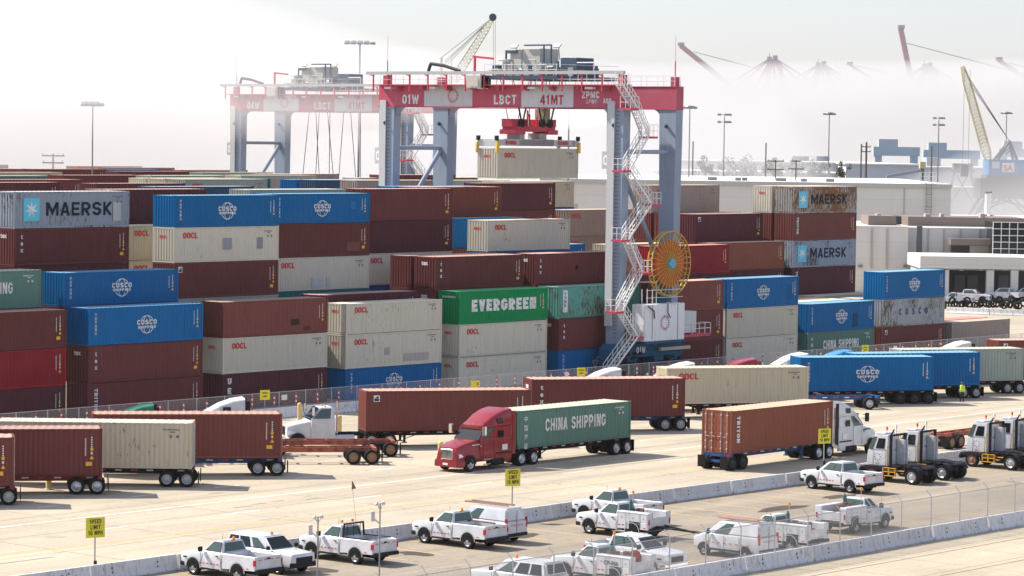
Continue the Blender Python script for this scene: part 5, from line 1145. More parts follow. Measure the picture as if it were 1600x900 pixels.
def crane(name_no, label, s, v, rz, trolley_y, full=True):
    t = thing('gantry_crane', label, 'crane', sv(s, v), rz, 'rubber tyred gantry cranes'); GL = 30.14; WB = 8.0; z0, z1 = 25.0, 27.06
    ends = [0, 5.9, 12.11, 18.17, 24.24, GL]     # colour fields of the girder, counted from the near end
    for gx in (0, WB):
        gm = MB(); gm.box(gx, gx + 1.1, 0, GL, z0, z1); gr = gm.build('girder', M_CRED, t)
        for i in (1, 3):
            MB().box(gx - .012, gx + 1.112, ends[i], ends[i + 1], z0 - .012, z1 + .012).build('white_field', M_CWHT, gr)
        # flanges
        fl = MB()
        for zz in (z0 - .05, z1 + .014): fl.box(gx - .07, gx + 1.17, -.05, GL + .05, zz, zz + .05)
        fl.build('flange', M_CRED, gr)
    xf = -.02
    def face_text(txt, yc, z, size, m, bold=.02, width=None, nm='lettering'):
        mb = MB()
        if all(ch in 'OCGSEILTHNMWVAKPRBUZD014 ' for ch in txt): block_text(mb, txt, (xf, yc, z), (0, -1, 0), (0, 0, 1), size * .72, width, .2)
        else: mb.text(txt, (xf, yc, z), (0, -1, 0), (0, 0, 1), size, bold=bold, align='CENTER', width=width)
        mb.build(nm, m, t)
    face_text(name_no + 'W', 26.0, 25.25, 1.25, M_WHITE, width=2.1); face_text('LBCT', 14.1, 25.25, 1.25, M_WHITE, width=2.75); face_text('41MT', 8.45, 25.25, 1.25, M_EMB, width=2.75)
    face_text('ZPMC', 3.85, 25.85, .90, M_WHITE, .05, 2.05); face_text('上海振华', 3.75, 25.4, .42, M_WHITE, .015, 1.3); face_text('ABB', 1.9, 25.4, .62, M_WHITE, width=.95)
    mb = MB(); starburst(mb, (xf, 20.6, 26.05), (0, -1, 0), (0, 0, 1), .78, 18); mb.build('starburst_emblem', M_EMB, t)
    # legs: near pair at y 0..2, far pair at the other end
    for y0 in (0.0, GL - 2.0):
        for gx in (0, WB):
            b = [(gx + .10, y0 + .30, 3.2), (gx + 1.05, y0 + .30, 3.2), (gx + 1.05, y0 + 1.75, 3.2), (gx + .10, y0 + 1.75, 3.2)]; u_ = [(gx + .02, y0 + .02, z0 - .05), (gx + 1.08, y0 + .02, z0 - .05), (gx + 1.08, y0 + 1.98, z0 - .05), (gx + .02, y0 + 1.98, z0 - .05)]
            lg = MB().hexa(b, u_).build('leg', M_CLEG, t)
            # curved knee between leg and girder
            kn = MB(); sgn = -1 if y0 > 5 else 1; ya = y0 + (2.0 if sgn > 0 else 0.0); pts = [(ya, z0 - .05)] + [(ya + sgn * (.9 - .9 * math.sin(R(a))), z0 - .05 - .9 + .9 * math.cos(R(a))) for a in range(0, 91, 15)]
            kn.prism(pts if sgn < 0 else pts[::-1], gx + .2, gx + .95, 'yz'); kn.build('knee', M_CLEG, lg)
            MB().lathe([(.001, -.12), (.17, -.12), (.2, 0), (.12, .1), (.001, .1)], 10, (gx - .12, y0 + 1.1, 23.4), 'y').build('flood_lamp', M_CBLU, lg)
        # ties and diagonal between the two legs of a side
        yy = y0 + 1.0
        MB().tube((1.1, yy, 21.0), (WB + .1, yy, 21.0), .20, 10).build('tie_beam', M_CLEG, t, smooth=40)
        MB().tube((.9, yy, 19.6), (WB + .2, yy, 9.0) if y0 < 5 else (.9, yy, 12.0), .22, 10).build('brace', M_CLEG, t, smooth=40) if y0 < 5 else MB().tube((WB + .1, yy, 20.8), (1.0, yy, 12.5), .22, 10).build('brace', M_CLEG, t, smooth=40)
        sl = MB(); sl.prism([(-.9, 2.05), (WB + 2.0, 2.05), (WB + 2.0, 2.9), (WB + 1.4, 3.35), (-.3, 3.35), (-.9, 2.9)], y0 + .25, y0 + 1.75); sl.build('sill_beam', M_CBLU, t, .03)
        for xb in (-.2, 2.3, 6.4, 8.9):
            bg_ = MB().hexa([(xb - .55, y0 + .3, .9), (xb + .55, y0 + .3, .9), (xb + .55, y0 + 1.7, .9), (xb - .55, y0 + 1.7, .9)], [(xb - .8, y0 + .3, 2.06), (xb + .8, y0 + .3, 2.06), (xb + .8, y0 + 1.7, 2.06), (xb - .8, y0 + 1.7, 2.06)]).build('bogie', M_CBLU, t, .03)
            for sd in (.2, 1.8):
                w_ = MB().lathe([(.35, -.28), (.72, -.28), (.8, -.2), (.8, .2), (.72, .28), (.35, .28)], 18, (xb, y0 + sd, .8)); w_.build('wheel', M_TYRE, bg_, smooth=40)
                MB().lathe([(.36, -.2), (.3, -.25), (.001, -.22)], 12, (xb, y0 + sd, .8)).build('rim', M_CBLU, bg_)
    # lettered number plates
    for gx, y0, nm in ((0, 0, 'near'), (0, GL - 2.0, 'far')):
        pl = MB().box(gx - .12, gx - .02, y0 + .95, y0 + 2.35, 19.4, 21.0); pl.build('number_plate', M_CWHT, t)
        block_text(MB(), name_no, (gx - .135, y0 + 1.65, 19.72), (0, -1, 0), (0, 0, 1), .95, 1.05, .2).build('plate_lettering', plain_cache('pale_lettering', (.88, .88, .88)), t)
        tr = MB().box(gx - .16, gx - .02, y0 + .95, y0 + 1.75, 5.0 if y0 < 5 else 3.3, 25.6); tr.build('cable_tray', plain_cache('tray_galvanised', (.50, .50, .49)), t)
        ld = MB()
        for i in range(60): z = 4 + i * .35; ld.box(gx - .05, gx - .02, y0 + .45, y0 + .85, z, z + .04)
        ld.build('ladder', M_RIG, t)
    block_text(MB(), name_no + 'W', (3.5, .235, 2.42), (1, 0, 0), (0, 0, 1), .58, 1.35, .2).build('sill_lettering', plain_cache('pale_lettering', (.88, .88, .88)), t)
    # end posts on the girders with whip antennas
    for gx in (.55, WB + .55):
        for y in (.6, GL - .6):
            MB().box(gx - .3, gx + .3, y - .3, y + .3, z1, z1 + .95).build('end_post', M_CRED, t)
    for gx, y in ((.55, GL - .6), (WB + .55, .6)): MB().tube((gx, y, z1 + .95), (gx, y, z1 + 2.4), .06, 6).tube((gx, y, z1 + 2.4), (gx, y, z1 + 4.8), .02, 5).build('antenna', M_PINK, t)
    # walkway with conductor rail along the front girder
    wk = MB().box(-1.0, -.05, .5, GL - .2, z1 - .05, z1 + .02); wk.build('walkway', M_PINK, t)
    cr_ = MB().box(-1.05, -.75, -.7, GL + .8, 28.05, 28.35); cr_.build('conductor_rail', plain_cache('rail_grey', (.42, .42, .40)), t)
    ps = MB()
    for i in range(14): y = -.5 + i * 2.35; ps.box(-.98, -.86, y - .06, y + .06, z1 - .6, 28.05); ps.bar((-.92, y, 27.9), (-.92, y + .45, 28.04), .07)
    ps.build('rail_post', M_PINK, t)
    hr = MB()
    for gx in (-.15, 1.05, WB + .1, WB + 1.0):
        for zz in (.55, 1.05): hr.tube((gx, .2, z1 + zz), (gx, GL - .2, z1 + zz), .025, 4)
        for i in range(16): y = .3 + i * (GL - .6) / 15; hr.bar((gx, y, z1), (gx, y, z1 + 1.05), .04)
    hr.build('handrail', M_RAILW, t)
    fx = MB()
    for y in (3.6, 10.4, 16.6, 22.8, 28.4): fx.box(-.75, -.2, y - .5, y + .4, z1 - .38, z1 - .18)
    fx.build('floodlight', plain_cache('lamp_white', (.75, .75, .74)), t)
    bk = MB()
    for i in range(9): y = 1.7 + i * 3.2; bk.hexa([(-.7, y - .18, z1 - .4), (-.05, y - .18, z1 - .55), (-.05, y + .18, z1 - .55), (-.7, y + .18, z1 - .4)], [(-.75, y - .18, z1 - .05), (-.05, y - .18, z1 - .05), (-.05, y + .18, z1 - .05), (-.75, y + .18, z1 - .05)])
    bk.build('walkway_bracket', M_CRED, t)
    # trolley: machinery deck, houses, cab
    ty = trolley_y
    tr = MB().box(-.2, WB + 1.3, ty - 4.2, ty + 4.6, 27.6, 27.95); tdeck = tr.build('trolley_deck', M_TROL, t)
    md = MB()
    for i in range(11): x, y = rnd.uniform(0, 7.5), rnd.uniform(ty - 4, ty + 4.2); a = rnd.uniform(.15, .6); md.box(x, x + a, y, y + a * 1.2, 27.95, 28.1 + rnd.uniform(.1, 1.2))
    md.build('winch_machinery', M_TROL, t)
    for i in range(26): x, y, a = rnd.uniform(0, 7.5), rnd.uniform(ty - 4, ty + 4.2), rnd.uniform(.15, .6); MB().box(x, x + a, y, y + a * 1.2, 27.96, 28.1 + rnd.uniform(.1, 1.2)).build('machinery_unit', (M_TROL, plain_cache('pipe_grey', (.38, .38, .36)), M_BEIGE)[i % 3], t)
    MB().box(3.4, 6.2, ty + .7, ty + 2.9, 27.95, 30.6).box(3.4, 6.2, ty + 3.0, ty + 4.4, 27.95, 30.5).build('electrical_house', paint('house_beige', (.56, .54, .46), rust=.3, dirt=.4), t, .03)
    MB().box(3.2, 5.8, ty - 3.9, ty - 1.9, 27.95, 29.7).build('motor_house', M_TROL, t, .05)
    rg = MB(); rg.bar((3.2, ty + .1, 27.9), (3.2, ty + .1, 30.95), .12).bar((3.2, ty + 2.5, 30.9), (3.2, ty + .1, 30.9), .14).bar((3.2, ty + .1, 30.9), (3.2, ty - .8, 30.9), .14).bar((3.2, ty - .8, 30.9), (3.2, ty - .8, 28), .12).bar((3.4, ty + 4.9, 30.3), (3.4, ty + 4.9, 28), .14).bar((3.4, ty + 4.9, 30.3), (3.4, ty + 3.5, 30.3), .3); rg.build('gallows_frame', M_TROL, t)
    pp = MB()
    for i in range(7): y = ty - 3.6 + i * 1.2; pp.tube((.4, y, 27.95), (.4, y, 28.5 + (i % 3) * .45), .06, 6).tube((.4, y, 28.5 + (i % 3) * .45), (.4, y + .9, 28.5 + (i % 3) * .45), .06, 6)
    pp.tube((2.2, ty - 2, 28.6), (2.2, ty + .4, 28.6), .35, 12).tube((1.2, ty + 1, 28.4), (1.2, ty + 3.4, 28.4), .28, 12).box(.8, 1.6, ty - 1.6, ty - .6, 28, 29.2).box(.5, 1.3, ty + 2.2, ty + 2.9, 28, 29.5); pp.build('pipework', plain_cache('pipe_grey', (.38, .38, .36)), t)
    fl = MB()
    for y in (ty + 3.6, ty - 1.6): fl.hexa([(3.0, y - .35, 30.6), (3.35, y - .35, 30.95), (3.35, y + .35, 30.95), (3.0, y + .35, 30.6)], [(2.9, y - .35, 30.7), (3.25, y - .35, 31.05), (3.25, y + .35, 31.05), (2.9, y + .35, 30.7)]).bar((3.3, y, 30.7), (3.5, y, 29.5), .07)
    fl.build('floodlight', M_BEIGE, t)
    rr = MB()
    for y in (ty - 4.2, ty + 4.6):
        for zz in (28.5, 29.0): rr.tube((-.2, y, zz), (WB + 1.2, y, zz), .03, 4)
    for zz in (28.5, 29.0): rr.tube((-.2, ty - 4.2, zz), (-.2, ty + 4.6, zz), .03, 4)
    for i in range(8): rr.bar((-.2, ty - 4.2 + i * 1.25, 27.95), (-.2, ty - 4.2 + i * 1.25, 29.0), .045)
    rr.tube((2.6, ty - 4.4, 29.2), (2.6, ty - 6.4, 29.2), .06, 6).tube((2.6, ty - 6.4, 29.2), (2.6, ty - 6.4, 28.2), .06, 6)
    rr.build('trolley_railing', M_RAILW, t)
    cb = MB().hexa([(-1.2, ty + 4.2, 26.75), (.3, ty + 4.2, 26.75), (.3, ty + 5.9, 26.75), (-1.2, ty + 5.9, 26.75)], [(-1.3, ty + 4.1, 28.0), (.3, ty + 4.1, 28.0), (.3, ty + 6.0, 28.0), (-1.3, ty + 6.0, 28.0)]); cabo = cb.build('operator_cab', M_CWHT, t, .04)
    MB().poly([(-1.29, ty + 5.7, 26.9), (-1.29, ty + 4.4, 26.9), (-1.33, ty + 4.4, 27.8), (-1.33, ty + 5.7, 27.8)]).build('cab_window', plain_cache('reflecting_glass', (.55, .50, .42)), cabo)
    MB().box(-1.1, .2, ty + 4.05, ty + 4.12, 26.8, 27.9).build('cab_side_window', M_GLASS, cabo)
    MB().tube((-.3, ty + 11.5, 28.4), (-.3, ty + 11.2, 29.1), .16, 8).tube((-.3, ty + 11.2, 29.1), (-.3, ty + 9.5, 28.9), .16, 8).tube((-.3, ty + 9.5, 28.9), (-.3, ty + 7.5, 28.4), .16, 8).build('cable_loop', M_RIG, t, smooth=60)
    jb = MB().bar((1.5, ty + 7.2, 27.1), (1.5, ty + 7.2, 29.9), .18).bar((1.5, ty + 7.3, 29.8), (1.5, ty + 4.9, 29.6), .2); jb.build('jib_arm', M_PINK, t)
    # stairs zigzagging up the near side
    if full:
        ST = [(-2.9, .75), (1.2, 4.1), (-1.15, 6.55), (1.75, 10.0), (-.45, 13.05), (2.95, 16.25), (-.45, 19.35), (2.3, 22.45), (.55, 25.0), (-1.8, 27.2)]
        for i, ((xa, za), (xb, zb)) in enumerate(zip(ST, ST[1:])):
            ya, yb = -.35, -1.15
            fl = MB()
            for y in (ya, yb): fl.bar((xa, y, za), (xb, y, zb), .05, .20)
            n = 11
            for k in range(1, n): f = k / n; x, z = xa + (xb - xa) * f, za + (zb - za) * f; fl.box(x - .12, x + .12, yb, ya, z - .02, z + .02)
            for y in (ya, yb):
                for hh in (.5, 1.0): fl.bar((xa, y, za + hh), (xb, y, zb + hh), .045)
                for k in range(0, 7): f = k / 6; x, z = xa + (xb - xa) * f, za + (zb - za) * f; fl.bar((x, y, z), (x, y, z + 1.0), .04)
            sf = fl.build('stair_flight', M_RAILW, t)
            if i > 0 and i < 9:
                sd = 1 if xa > .8 else -1; pf = MB().box(min(xa, xa + sd * 1.2), max(xa, xa + sd * 1.2), -1.3, -.05, za - .22, za - .02); pf.build('landing', M_PINK, t)
                lr = MB(); xe = xa + sd * 1.2
                for hh in (.5, 1.05):
                    lr.bar((xa, -1.28, za + hh), (xe, -1.28, za + hh), .045).bar((xe, -1.28, za + hh), (xe, -.1, za + hh), .045)
                for x, y in ((xa, -1.28), (xa + sd * .6, -1.28), (xe, -1.28), (xe, -.7), (xe, -.1)): lr.bar((x, y, za - .05), (x, y, za + 1.05), .045)
                lr.build('landing_rail', M_RAILW, t)
        # machine house, cable reel
        hs = MB().box(1.95, 8.05, -1.35, .2, 3.6, 7.0); h_ = hs.build('power_house', M_HOUSE, t, .04)
        em = MB(); starburst(em, (5.0, -1.362, 5.25), (1, 0, 0), (0, 0, 1), .80, 18); em.build('starburst_emblem', M_EMB, h_)
        MB().box(1.95, 8.05, -1.4, .2, 3.38, 3.59).build('base_frame', M_CBLU, h_)
        MB().box(3.0, 3.1, -1.37, -1.34, 3.8, 6.9).box(6.9, 7.0, -1.37, -1.34, 3.7, 6.95).build('rust_streak', plain_cache('rust_streak', (.36, .24, .15)), h_)
        cp = MB(); cp.tube((2.2, -1.5, 6.9), (3.1, -1.5, 6.4), .06, 6).tube((3.1, -1.5, 6.4), (3.2, -1.5, 5.7), .06, 6).tube((5.3, -1.45, 7.0), (5.3, -1.45, 6.2), .05, 6).tube((5.3, -1.45, 6.2), (5.7, -1.45, 5.7), .05, 6); cp.build('hanging_cable', M_RIG, h_)
        MB().box(8.2, 10.25, -1.1, .1, 4.15, 6.15).build('electrical_cabinet', M_HOUSE, t, .03)
        MB().box(8.1, 12.4, -1.2, .2, 3.75, 4.0).build('side_platform', M_PINK, t)
        pr = MB()
        for hh in (.5, 1.0): pr.bar((8.3, -1.18, 4 + hh), (12.4, -1.18, 4 + hh), .05).bar((12.4, -1.18, 4 + hh), (12.4, .2, 4 + hh), .05)
        for x in (9.5, 10.6, 11.5, 12.4): pr.bar((x, -1.18, 4), (x, -1.18, 5.0), .05)
        pr.build('platform_rail', M_RAILW, t)
        MB().box(6.0, 10.6, -.2, .1, 2.55, 2.85).build('cable_guide', M_BEIGE, t)
        tp = MB()
        for x in (2.4, 3.2, 4.0, 4.6): tp.tube((x, -.6, 7.0), (x, -.6, 8.4 if x < 4.5 else 9.0), .05, 6)
        for zz in (7.6, 8.3): tp.tube((2.3, -1.2, zz), (7.9, -1.2, zz), .03, 4)
        tp.build('house_railing', M_RAILW, t)
        c = Vector((6.05, -.95, 10.7)); ro_ = 3.0
        rm = MB(); n = 40
        for k in range(n):
            a, b_ = 2 * math.pi * k / n, 2 * math.pi * (k + 1) / n
            rm.bar(c + Vector((ro_ * math.cos(a), -.22, ro_ * math.sin(a))), c + Vector((ro_ * math.cos(a), .22, ro_ * math.sin(a))), .07)
            for rr_, yo in ((ro_, -.22), (ro_, .22)): rm.bar(c + Vector((rr_ * math.cos(a), yo, rr_ * math.sin(a))), c + Vector((rr_ * math.cos(b_), yo, rr_ * math.sin(b_))), .09)
        rl = rm.build('cable_reel', M_REEL, t)
        sp = MB()
        for k in range(30):
            a = 2 * math.pi * k / 30
            for yo in (-.22, .22): sp.bar(c + Vector((.3 * math.cos(a), yo, .3 * math.sin(a))), c + Vector((ro_ * math.cos(a), yo, ro_ * math.sin(a))), .055)
        sp.build('spoke', M_REEL, rl)
        MB().lathe([(.5, -.12), (2.15, -.12), (2.15, .14), (.5, .14)], 36, tuple(c)).build('wound_cable', M_REELR, rl, smooth=40)
        MB().lathe([(.001, -.46), (.45, -.46), (.52, -.31), (.52, .3), (.001, .3)], 18, tuple(c)).build('reel_hub', M_REELC, rl, smooth=40)
        MB().box(5.6, 6.5, -.3, .3, 7.0, 10.9).build('reel_support', M_CBLU, rl)
    ck = MB()
    for y0 in (0, GL - 2):
        for i in range(16): x = rnd.uniform(-.8, 9.4); z = rnd.uniform(1.0, 2.4); a = rnd.uniform(.1, .35); ck.box(x, x + a, y0 - .05, y0 + .3, z, z + a)
    ck.build('drive_motor', M_CHAS, t)
    return t
CS, CV = 62.6, -2.87
crane('01', 'gantry crane 01 striding over the stacks with a yellow cable reel and stairs', CS, CV, YAW, 12.0)
c04 = crane('04', 'gantry crane 04 in the mist at left, behind crane 01', 116.0, 71.0, YAW, 16.6)
# spreader and the container hanging from it
vz, zt = 10.35 + HY - .0, 21.16
p = sv(CS + 4.0, vz, 0)
container(Vector((p.x, p.y, zt - HC)), YAW, HC, 'gray', 'oocl', 'warm grey OOCL container hanging in the air under the crane spreader', 'containers stacked in the yard')
t = thing('spreader', 'white and red crane spreader with yellow flippers gripping the hanging container', 'spreader', (p.x, p.y, zt), YAW)
MB().box(-2.6, 2.6, -.95, .95, .20, .85).box(-5.9, 5.9, -.95, -.55, .22, .80).box(-5.9, 5.9, .55, .95, .22, .80).box(-6.1, -5.6, -1.2, 1.2, .15, .75).box(5.6, 6.1, -1.2, 1.2, .15, .75).build('main_beam', M_CWHT, t, .02)
for x0 in (-4.6, 3.2): block_text(MB(), 'BROMMA', (x0, -.965, .32), (1, 0, 0), (0, 0, 1), .38, 1.65, .24, 'LEFT').build('lettering', M_REDL, t)
mb = MB(); starburst(mb, (1.0, -.965, .52), (1, 0, 0), (0, 0, 1), .19, 12); mb.build('starburst_emblem', M_EMB, t)
for x in (-6.1, 6.1):
    for y in (-1.25, 1.25):
        MB().hexa([(x - .22, y - .08, -.45), (x + .22, y - .08, -.45), (x + .22, y + .08, -.45), (x - .22, y + .08, -.45)], [(x - .14, y - .12, .6), (x + .14, y - .12, .6), (x + .14, y + .12, .6), (x - .14, y + .12, .6)]).build('flipper', plain_cache('flipper_yellow', (.68, .50, .04)), t, .03)
        MB().box(x - .16, x + .16, y * .9 - .13, y * .9 + .13, .7, 1.15).build('actuator', M_TRIM, t)
hb = MB().box(-2.9, 2.9, -.9, .9, 1.55, 2.05).box(-3.2, -1.7, -1.0, 1.0, 1.3, 1.75).box(1.7, 3.2, -1.0, 1.0, 1.3, 1.75)
for x in (-2.9, -1.3, 1.3, 2.9): hb.hexa([(x - .35, -.7, 2.0), (x + .35, -.7, 2.0), (x + .35, .7, 2.0), (x - .35, .7, 2.0)], [(x - .5, -.6, 2.75), (x + .5, -.6, 2.75), (x + .5, .6, 2.75), (x - .5, .6, 2.75)])
hb.box(-1.2, -1.05, -.8, -.65, 2.0, 3.6).box(-.9, -.75, -.8, -.65, 2.0, 3.2).bar((-1.1, -.72, 3.5), (-.6, -.72, 2.1), .08).box(.2, .35, -.8, -.7, 2, 3.0)
hb.build('head_block', M_PINK, t, .03)
for x in (-2.1, 1.0, 2.1): MB().lathe([(.1, -.12), (.42, -.12), (.36, 0), (.42, .12), (.1, .12)], 14, (x, -.8, 2.35)).build('sheave', M_TRIM, t)
MB().box(1.2, 2.15, -.85, .3, 2.35, 3.75).build('cable_basket', plain_cache('basket_olive', (.28, .25, .17)), t, .03)
MB().box(.7, 1.8, -.7, .7, .85, 1.4).box(-2.3, -1.6, -.8, .8, .85, 1.3).build('connector_box', plain_cache('box_grey', (.36, .36, .34)), t)
rp = MB()
for xa, xb, y in ((-2.1, -3.4, -.8), (-1.9, -.6, -.8), (-.9, -.3, .6), (.9, -.2, -.8), (1.1, 2.1, -.8), (2.3, 3.6, -.8), (-2.1, -3.4, .8), (2.3, 3.6, .8), (0, .1, 0)): rp.bar((xa, y, 2.5), (xb, y, 6.5), .05); 
for xa, xb, y in ((-2.1, -2.75, -.8), (-1.9, -1.25, -.8), (.9, .3, -.8), (1.1, 1.6, -.8), (2.3, 2.95, -.8)): rp.bar((xa, y, 2.5), (xb, y, 4.5), .12)
rp.build('hoist_rope', M_RIG, t)
# hoist ropes of the far crane, its spreader hidden behind the stacks
p4 = sv(116.0 + 4, 71.0 + 12.0, 0)
mb = MB()
for xa, xb, y in ((-3.4, -2.4, -.8), (-.8, -2.2, .8), (-2.0, -.4, -.8), (.4, -.3, .8), (2.0, 2.2, -.8), (3.4, 2.4, .8), (.8, 2.2, -.8), (0, 0, 0)): mb.bar((xa * 1.5, y * 3, 25), (xb * 1.5, y * 3, 9), .06)
o = mb.build('hoist_rope', M_RIG, c04); o.location = (4.0, 16.6, 0)
# ---------------------------------------------------------------- small things along the road
M_POLE = plain('pole_grey', (.22, .23, .24), .5, .3, .1)
M_SIGNY = plain('yellow_sign_sheet', (.66, .58, .03), .5, 0, .08); M_INK = solid('black_sign_ink', (.015, .015, .015), .6); M_POST = plain('sign_post_steel', (.30, .31, .31), .5, .5)
def sign(px, py_base, w, label, lines=('SPEED', 'LIMIT', '10 MPH'), s=None, v=-61.75, zb=.81, hp=1.25):
    g = at(px, py_base, zb) if s is None else sv(s, v, zb); t = thing('speed_sign', label, 'sign', (g.x, g.y, zb), YAW - R(22), 'yellow speed limit signs')
    MB().box(-.03, .03, -.03, .03, -.35, hp + w * .4).build('post', M_POST, t); MB().box(-.07, .07, -.12, -.03, -.38, .1).build('clamp', M_TRIM, t)
    pl = MB().box(-w / 2, w / 2, -.06, -.04, hp, hp + w).build('panel', M_SIGNY, t, .008)
    k = w / 1.0
    for i, tx in enumerate(lines): block_text(MB(), tx, (0, -.064, hp + w * (.70 - i * .285)), (1, 0, 0), (0, 0, 1), .215 * k, (.60, .52, .74)[i] * w, .2).build('lettering', M_INK, pl)
sign(148, 879, 1.0, 'yellow SPEED LIMIT 10 MPH sign on the barrier at the far left'); sign(800, 793, 1.0, 'yellow SPEED LIMIT 10 MPH sign behind the white van'); sign(1287, 722, 1.0, 'yellow SPEED LIMIT 10 MPH sign in front of the orange-brown container')
for px, py, lab in ((413, 617, 'yellow speed sign over the fence behind a white sleeper tractor'), (907, 581, 'yellow speed sign on the stack fence at the crane'), (1351, 545, 'yellow speed sign on the stack fence above blue containers'), (742, 602, 'tilted yellow panel on the stack fence above a red-brown container')):
    s = None; best = None
    r = ray(px, py); tt = (P0.dot(V) - 7.2) / r.dot(V); q = r * tt; s = (q - P0).dot(U); zc = q.z + CAM_H
    t = thing('speed_sign', lab, 'sign', sv(s, -7.25, 0), YAW - R(18), 'small yellow signs on the far fence')
    MB().box(-.03, .03, -.02, .02, .3, zc + .3).build('post', M_POST, t); MB().box(-.42, .42, -.05, -.03, zc - .38, zc + .38).build('panel', plain_cache('bright_yellow_panel', (.80, .70, .02)), t)
    if 'tilted' not in lab: MB().text('SPEED', (0, -.054, zc + .08), (1, 0, 0), (0, 0, 1), .2, bold=.02, align='CENTER').text('LIMIT', (0, -.054, zc - .18), (1, 0, 0), (0, 0, 1), .2, bold=.02, align='CENTER').build('lettering', M_INK, t)
M_DEL = solid('red_delineator', (.50, .04, .03), .5)
dm = MB().tube((0, 0, .0), (0, 0, 1.05), .05, 8).mesh('delineator_post', M_DEL); dw = MB().tube((0, 0, .35), (0, 0, .5), .053, 8).tube((0, 0, .72), (0, 0, .87), .053, 8).mesh('white_band', M_REFW); db = MB().lathe([(.16, 0), (.16, .04), (.06, .09)], 10, axis='z').mesh('base', M_BLK)
for i in range(58):
    o = link('delineator_post', dm, None, sv(-24 + i * 2.45, -7.4, .81), 0); tag(o, 'slim red and white delineator post standing on the barrier in front of the stacks', 'delineator', 'red delineators along the far barrier'); link('white_band', dw, o)
nm = MB().box(-.3, .3, -.02, .02, -.2, .2).mesh('notice_plate', plain_cache('notice_white', (.75, .73, .66)))
for s in (14.5, 50.0, 65.5, 78.0, 103): o = link('notice_plate', nm, None, sv(s, -6.78, 1.5), YAW); tag(o, 'small white notice plate wired to the fence before the stacks', 'notice', 'small notices on the far fence')
for px, py, h, lab in ((468, 656, 1.35, 'pale yellow bollard left of the white day cab'), (530, 681, 1.55, 'pale yellow bollard right of the white day cab'), (76, 765, 1.0, 'tan post under the dark maroon queue container'), (688, 712, 1.0, 'tan post under the red-brown container before the red truck')):
    g = at(px, py); t = thing('bollard', lab, 'bollard', g); MB().lathe([(.001, h), (.1, h - .03), (.17, h - .09), (.18, h - .15), (.18, 0), (.001, 0)], 14, axis='z').build('shaft', plain_cache('bollard_yellow', (.62, .47, .17)), t, smooth=50); MB().lathe([(.001, .05), (.28, .05), (.28, 0)], 14, axis='z').build('footing', M_BARR, t)
g = at(489, 683); t = thing('control_box', 'tall grey cabinet standing in front of the white day cab', 'cabinet', g, R(16)); MB().box(-.30, .30, -.2, .2, .1, 1.75).build('cabinet', plain_cache('box_grey', (.36, .36, .34)), t, .02); MB().box(-.34, .34, -.24, .24, 0, .1).build('plinth', M_BARR, t); MB().box(-.02, .02, -.215, -.2, .9, 1.05).build('handle', M_TRIM, t)
# sensor masts by the near fence
def mast(px, ptop, label, lean=0):
    r = ray(px, ptop); tt = (P0.dot(V) - 82.45) / r.dot(V); q = r * tt; s = (q - P0).dot(U); z = q.z + CAM_H
    t = thing('sensor_mast', label, 'mast', sv(s, -82.45), YAW, 'camera masts along the near fence')
    MB().tube((0, 0, .8), (0, 0, z), .032, 8).build('pole', M_POLE, t)
    MB().bar((-.3, 0, z), (.3, 0, z), .05).tube((-.3, 0, z - .05), (-.18, 0, z + .08), .05, 6).tube((.3, 0, z - .05), (.18, 0, z + .08), .05, 6).tube((0, 0, z - .25), (-.2, 0, z), .03, 6).tube((0, 0, z - .25), (.2, 0, z), .03, 6).build('sensor_head', plain_cache('sensor_grey', (.48, .48, .48)), t)
    MB().bar((0, 0, z - .9), (-.42, 0, z - .62), .05).lathe([(.001, -.25), (.10, -.24), (.10, .2), (.001, .24)], 10, (-.48, 0, z - .5), 'z').build('antenna', plain_cache('sensor_grey', (.48, .48, .48)), t)
    if lean: MB().bar((0, 0, .85), (.0, 0, 1.8), .05).bar((-.5, .1, .8), (0, 0, 2.0), .05).build('stay', M_GALV, t)
mast(497, 808, 'slim grey camera mast in front of the pickup with the headache rack'); mast(594, 787, 'slim grey camera mast right of the pickup with the headache rack', 1)
g = sv(-41.5, -64.5); t = thing('whip_flag', 'thin whip aerial with a small brown flag behind the pickup with the rack', 'flag', (g.x + 1.2, g.y + .8, 0))
MB().tube((0, 0, .9), (-.35, 0, 4.0), .012, 5).build('aerial', plain_cache('whip_orange', (.4, .3, .25)), t); MB().hexa([(-.36, -.01, 3.55), (-.12, -.01, 3.62), (-.12, .01, 3.62), (-.36, .01, 3.55)], [(-.35, -.01, 4.0), (-.30, -.01, 3.98), (-.30, .01, 3.98), (-.35, .01, 4.0)]).build('flag', plain_cache('flag_brown', (.22, .14, .09)), t)

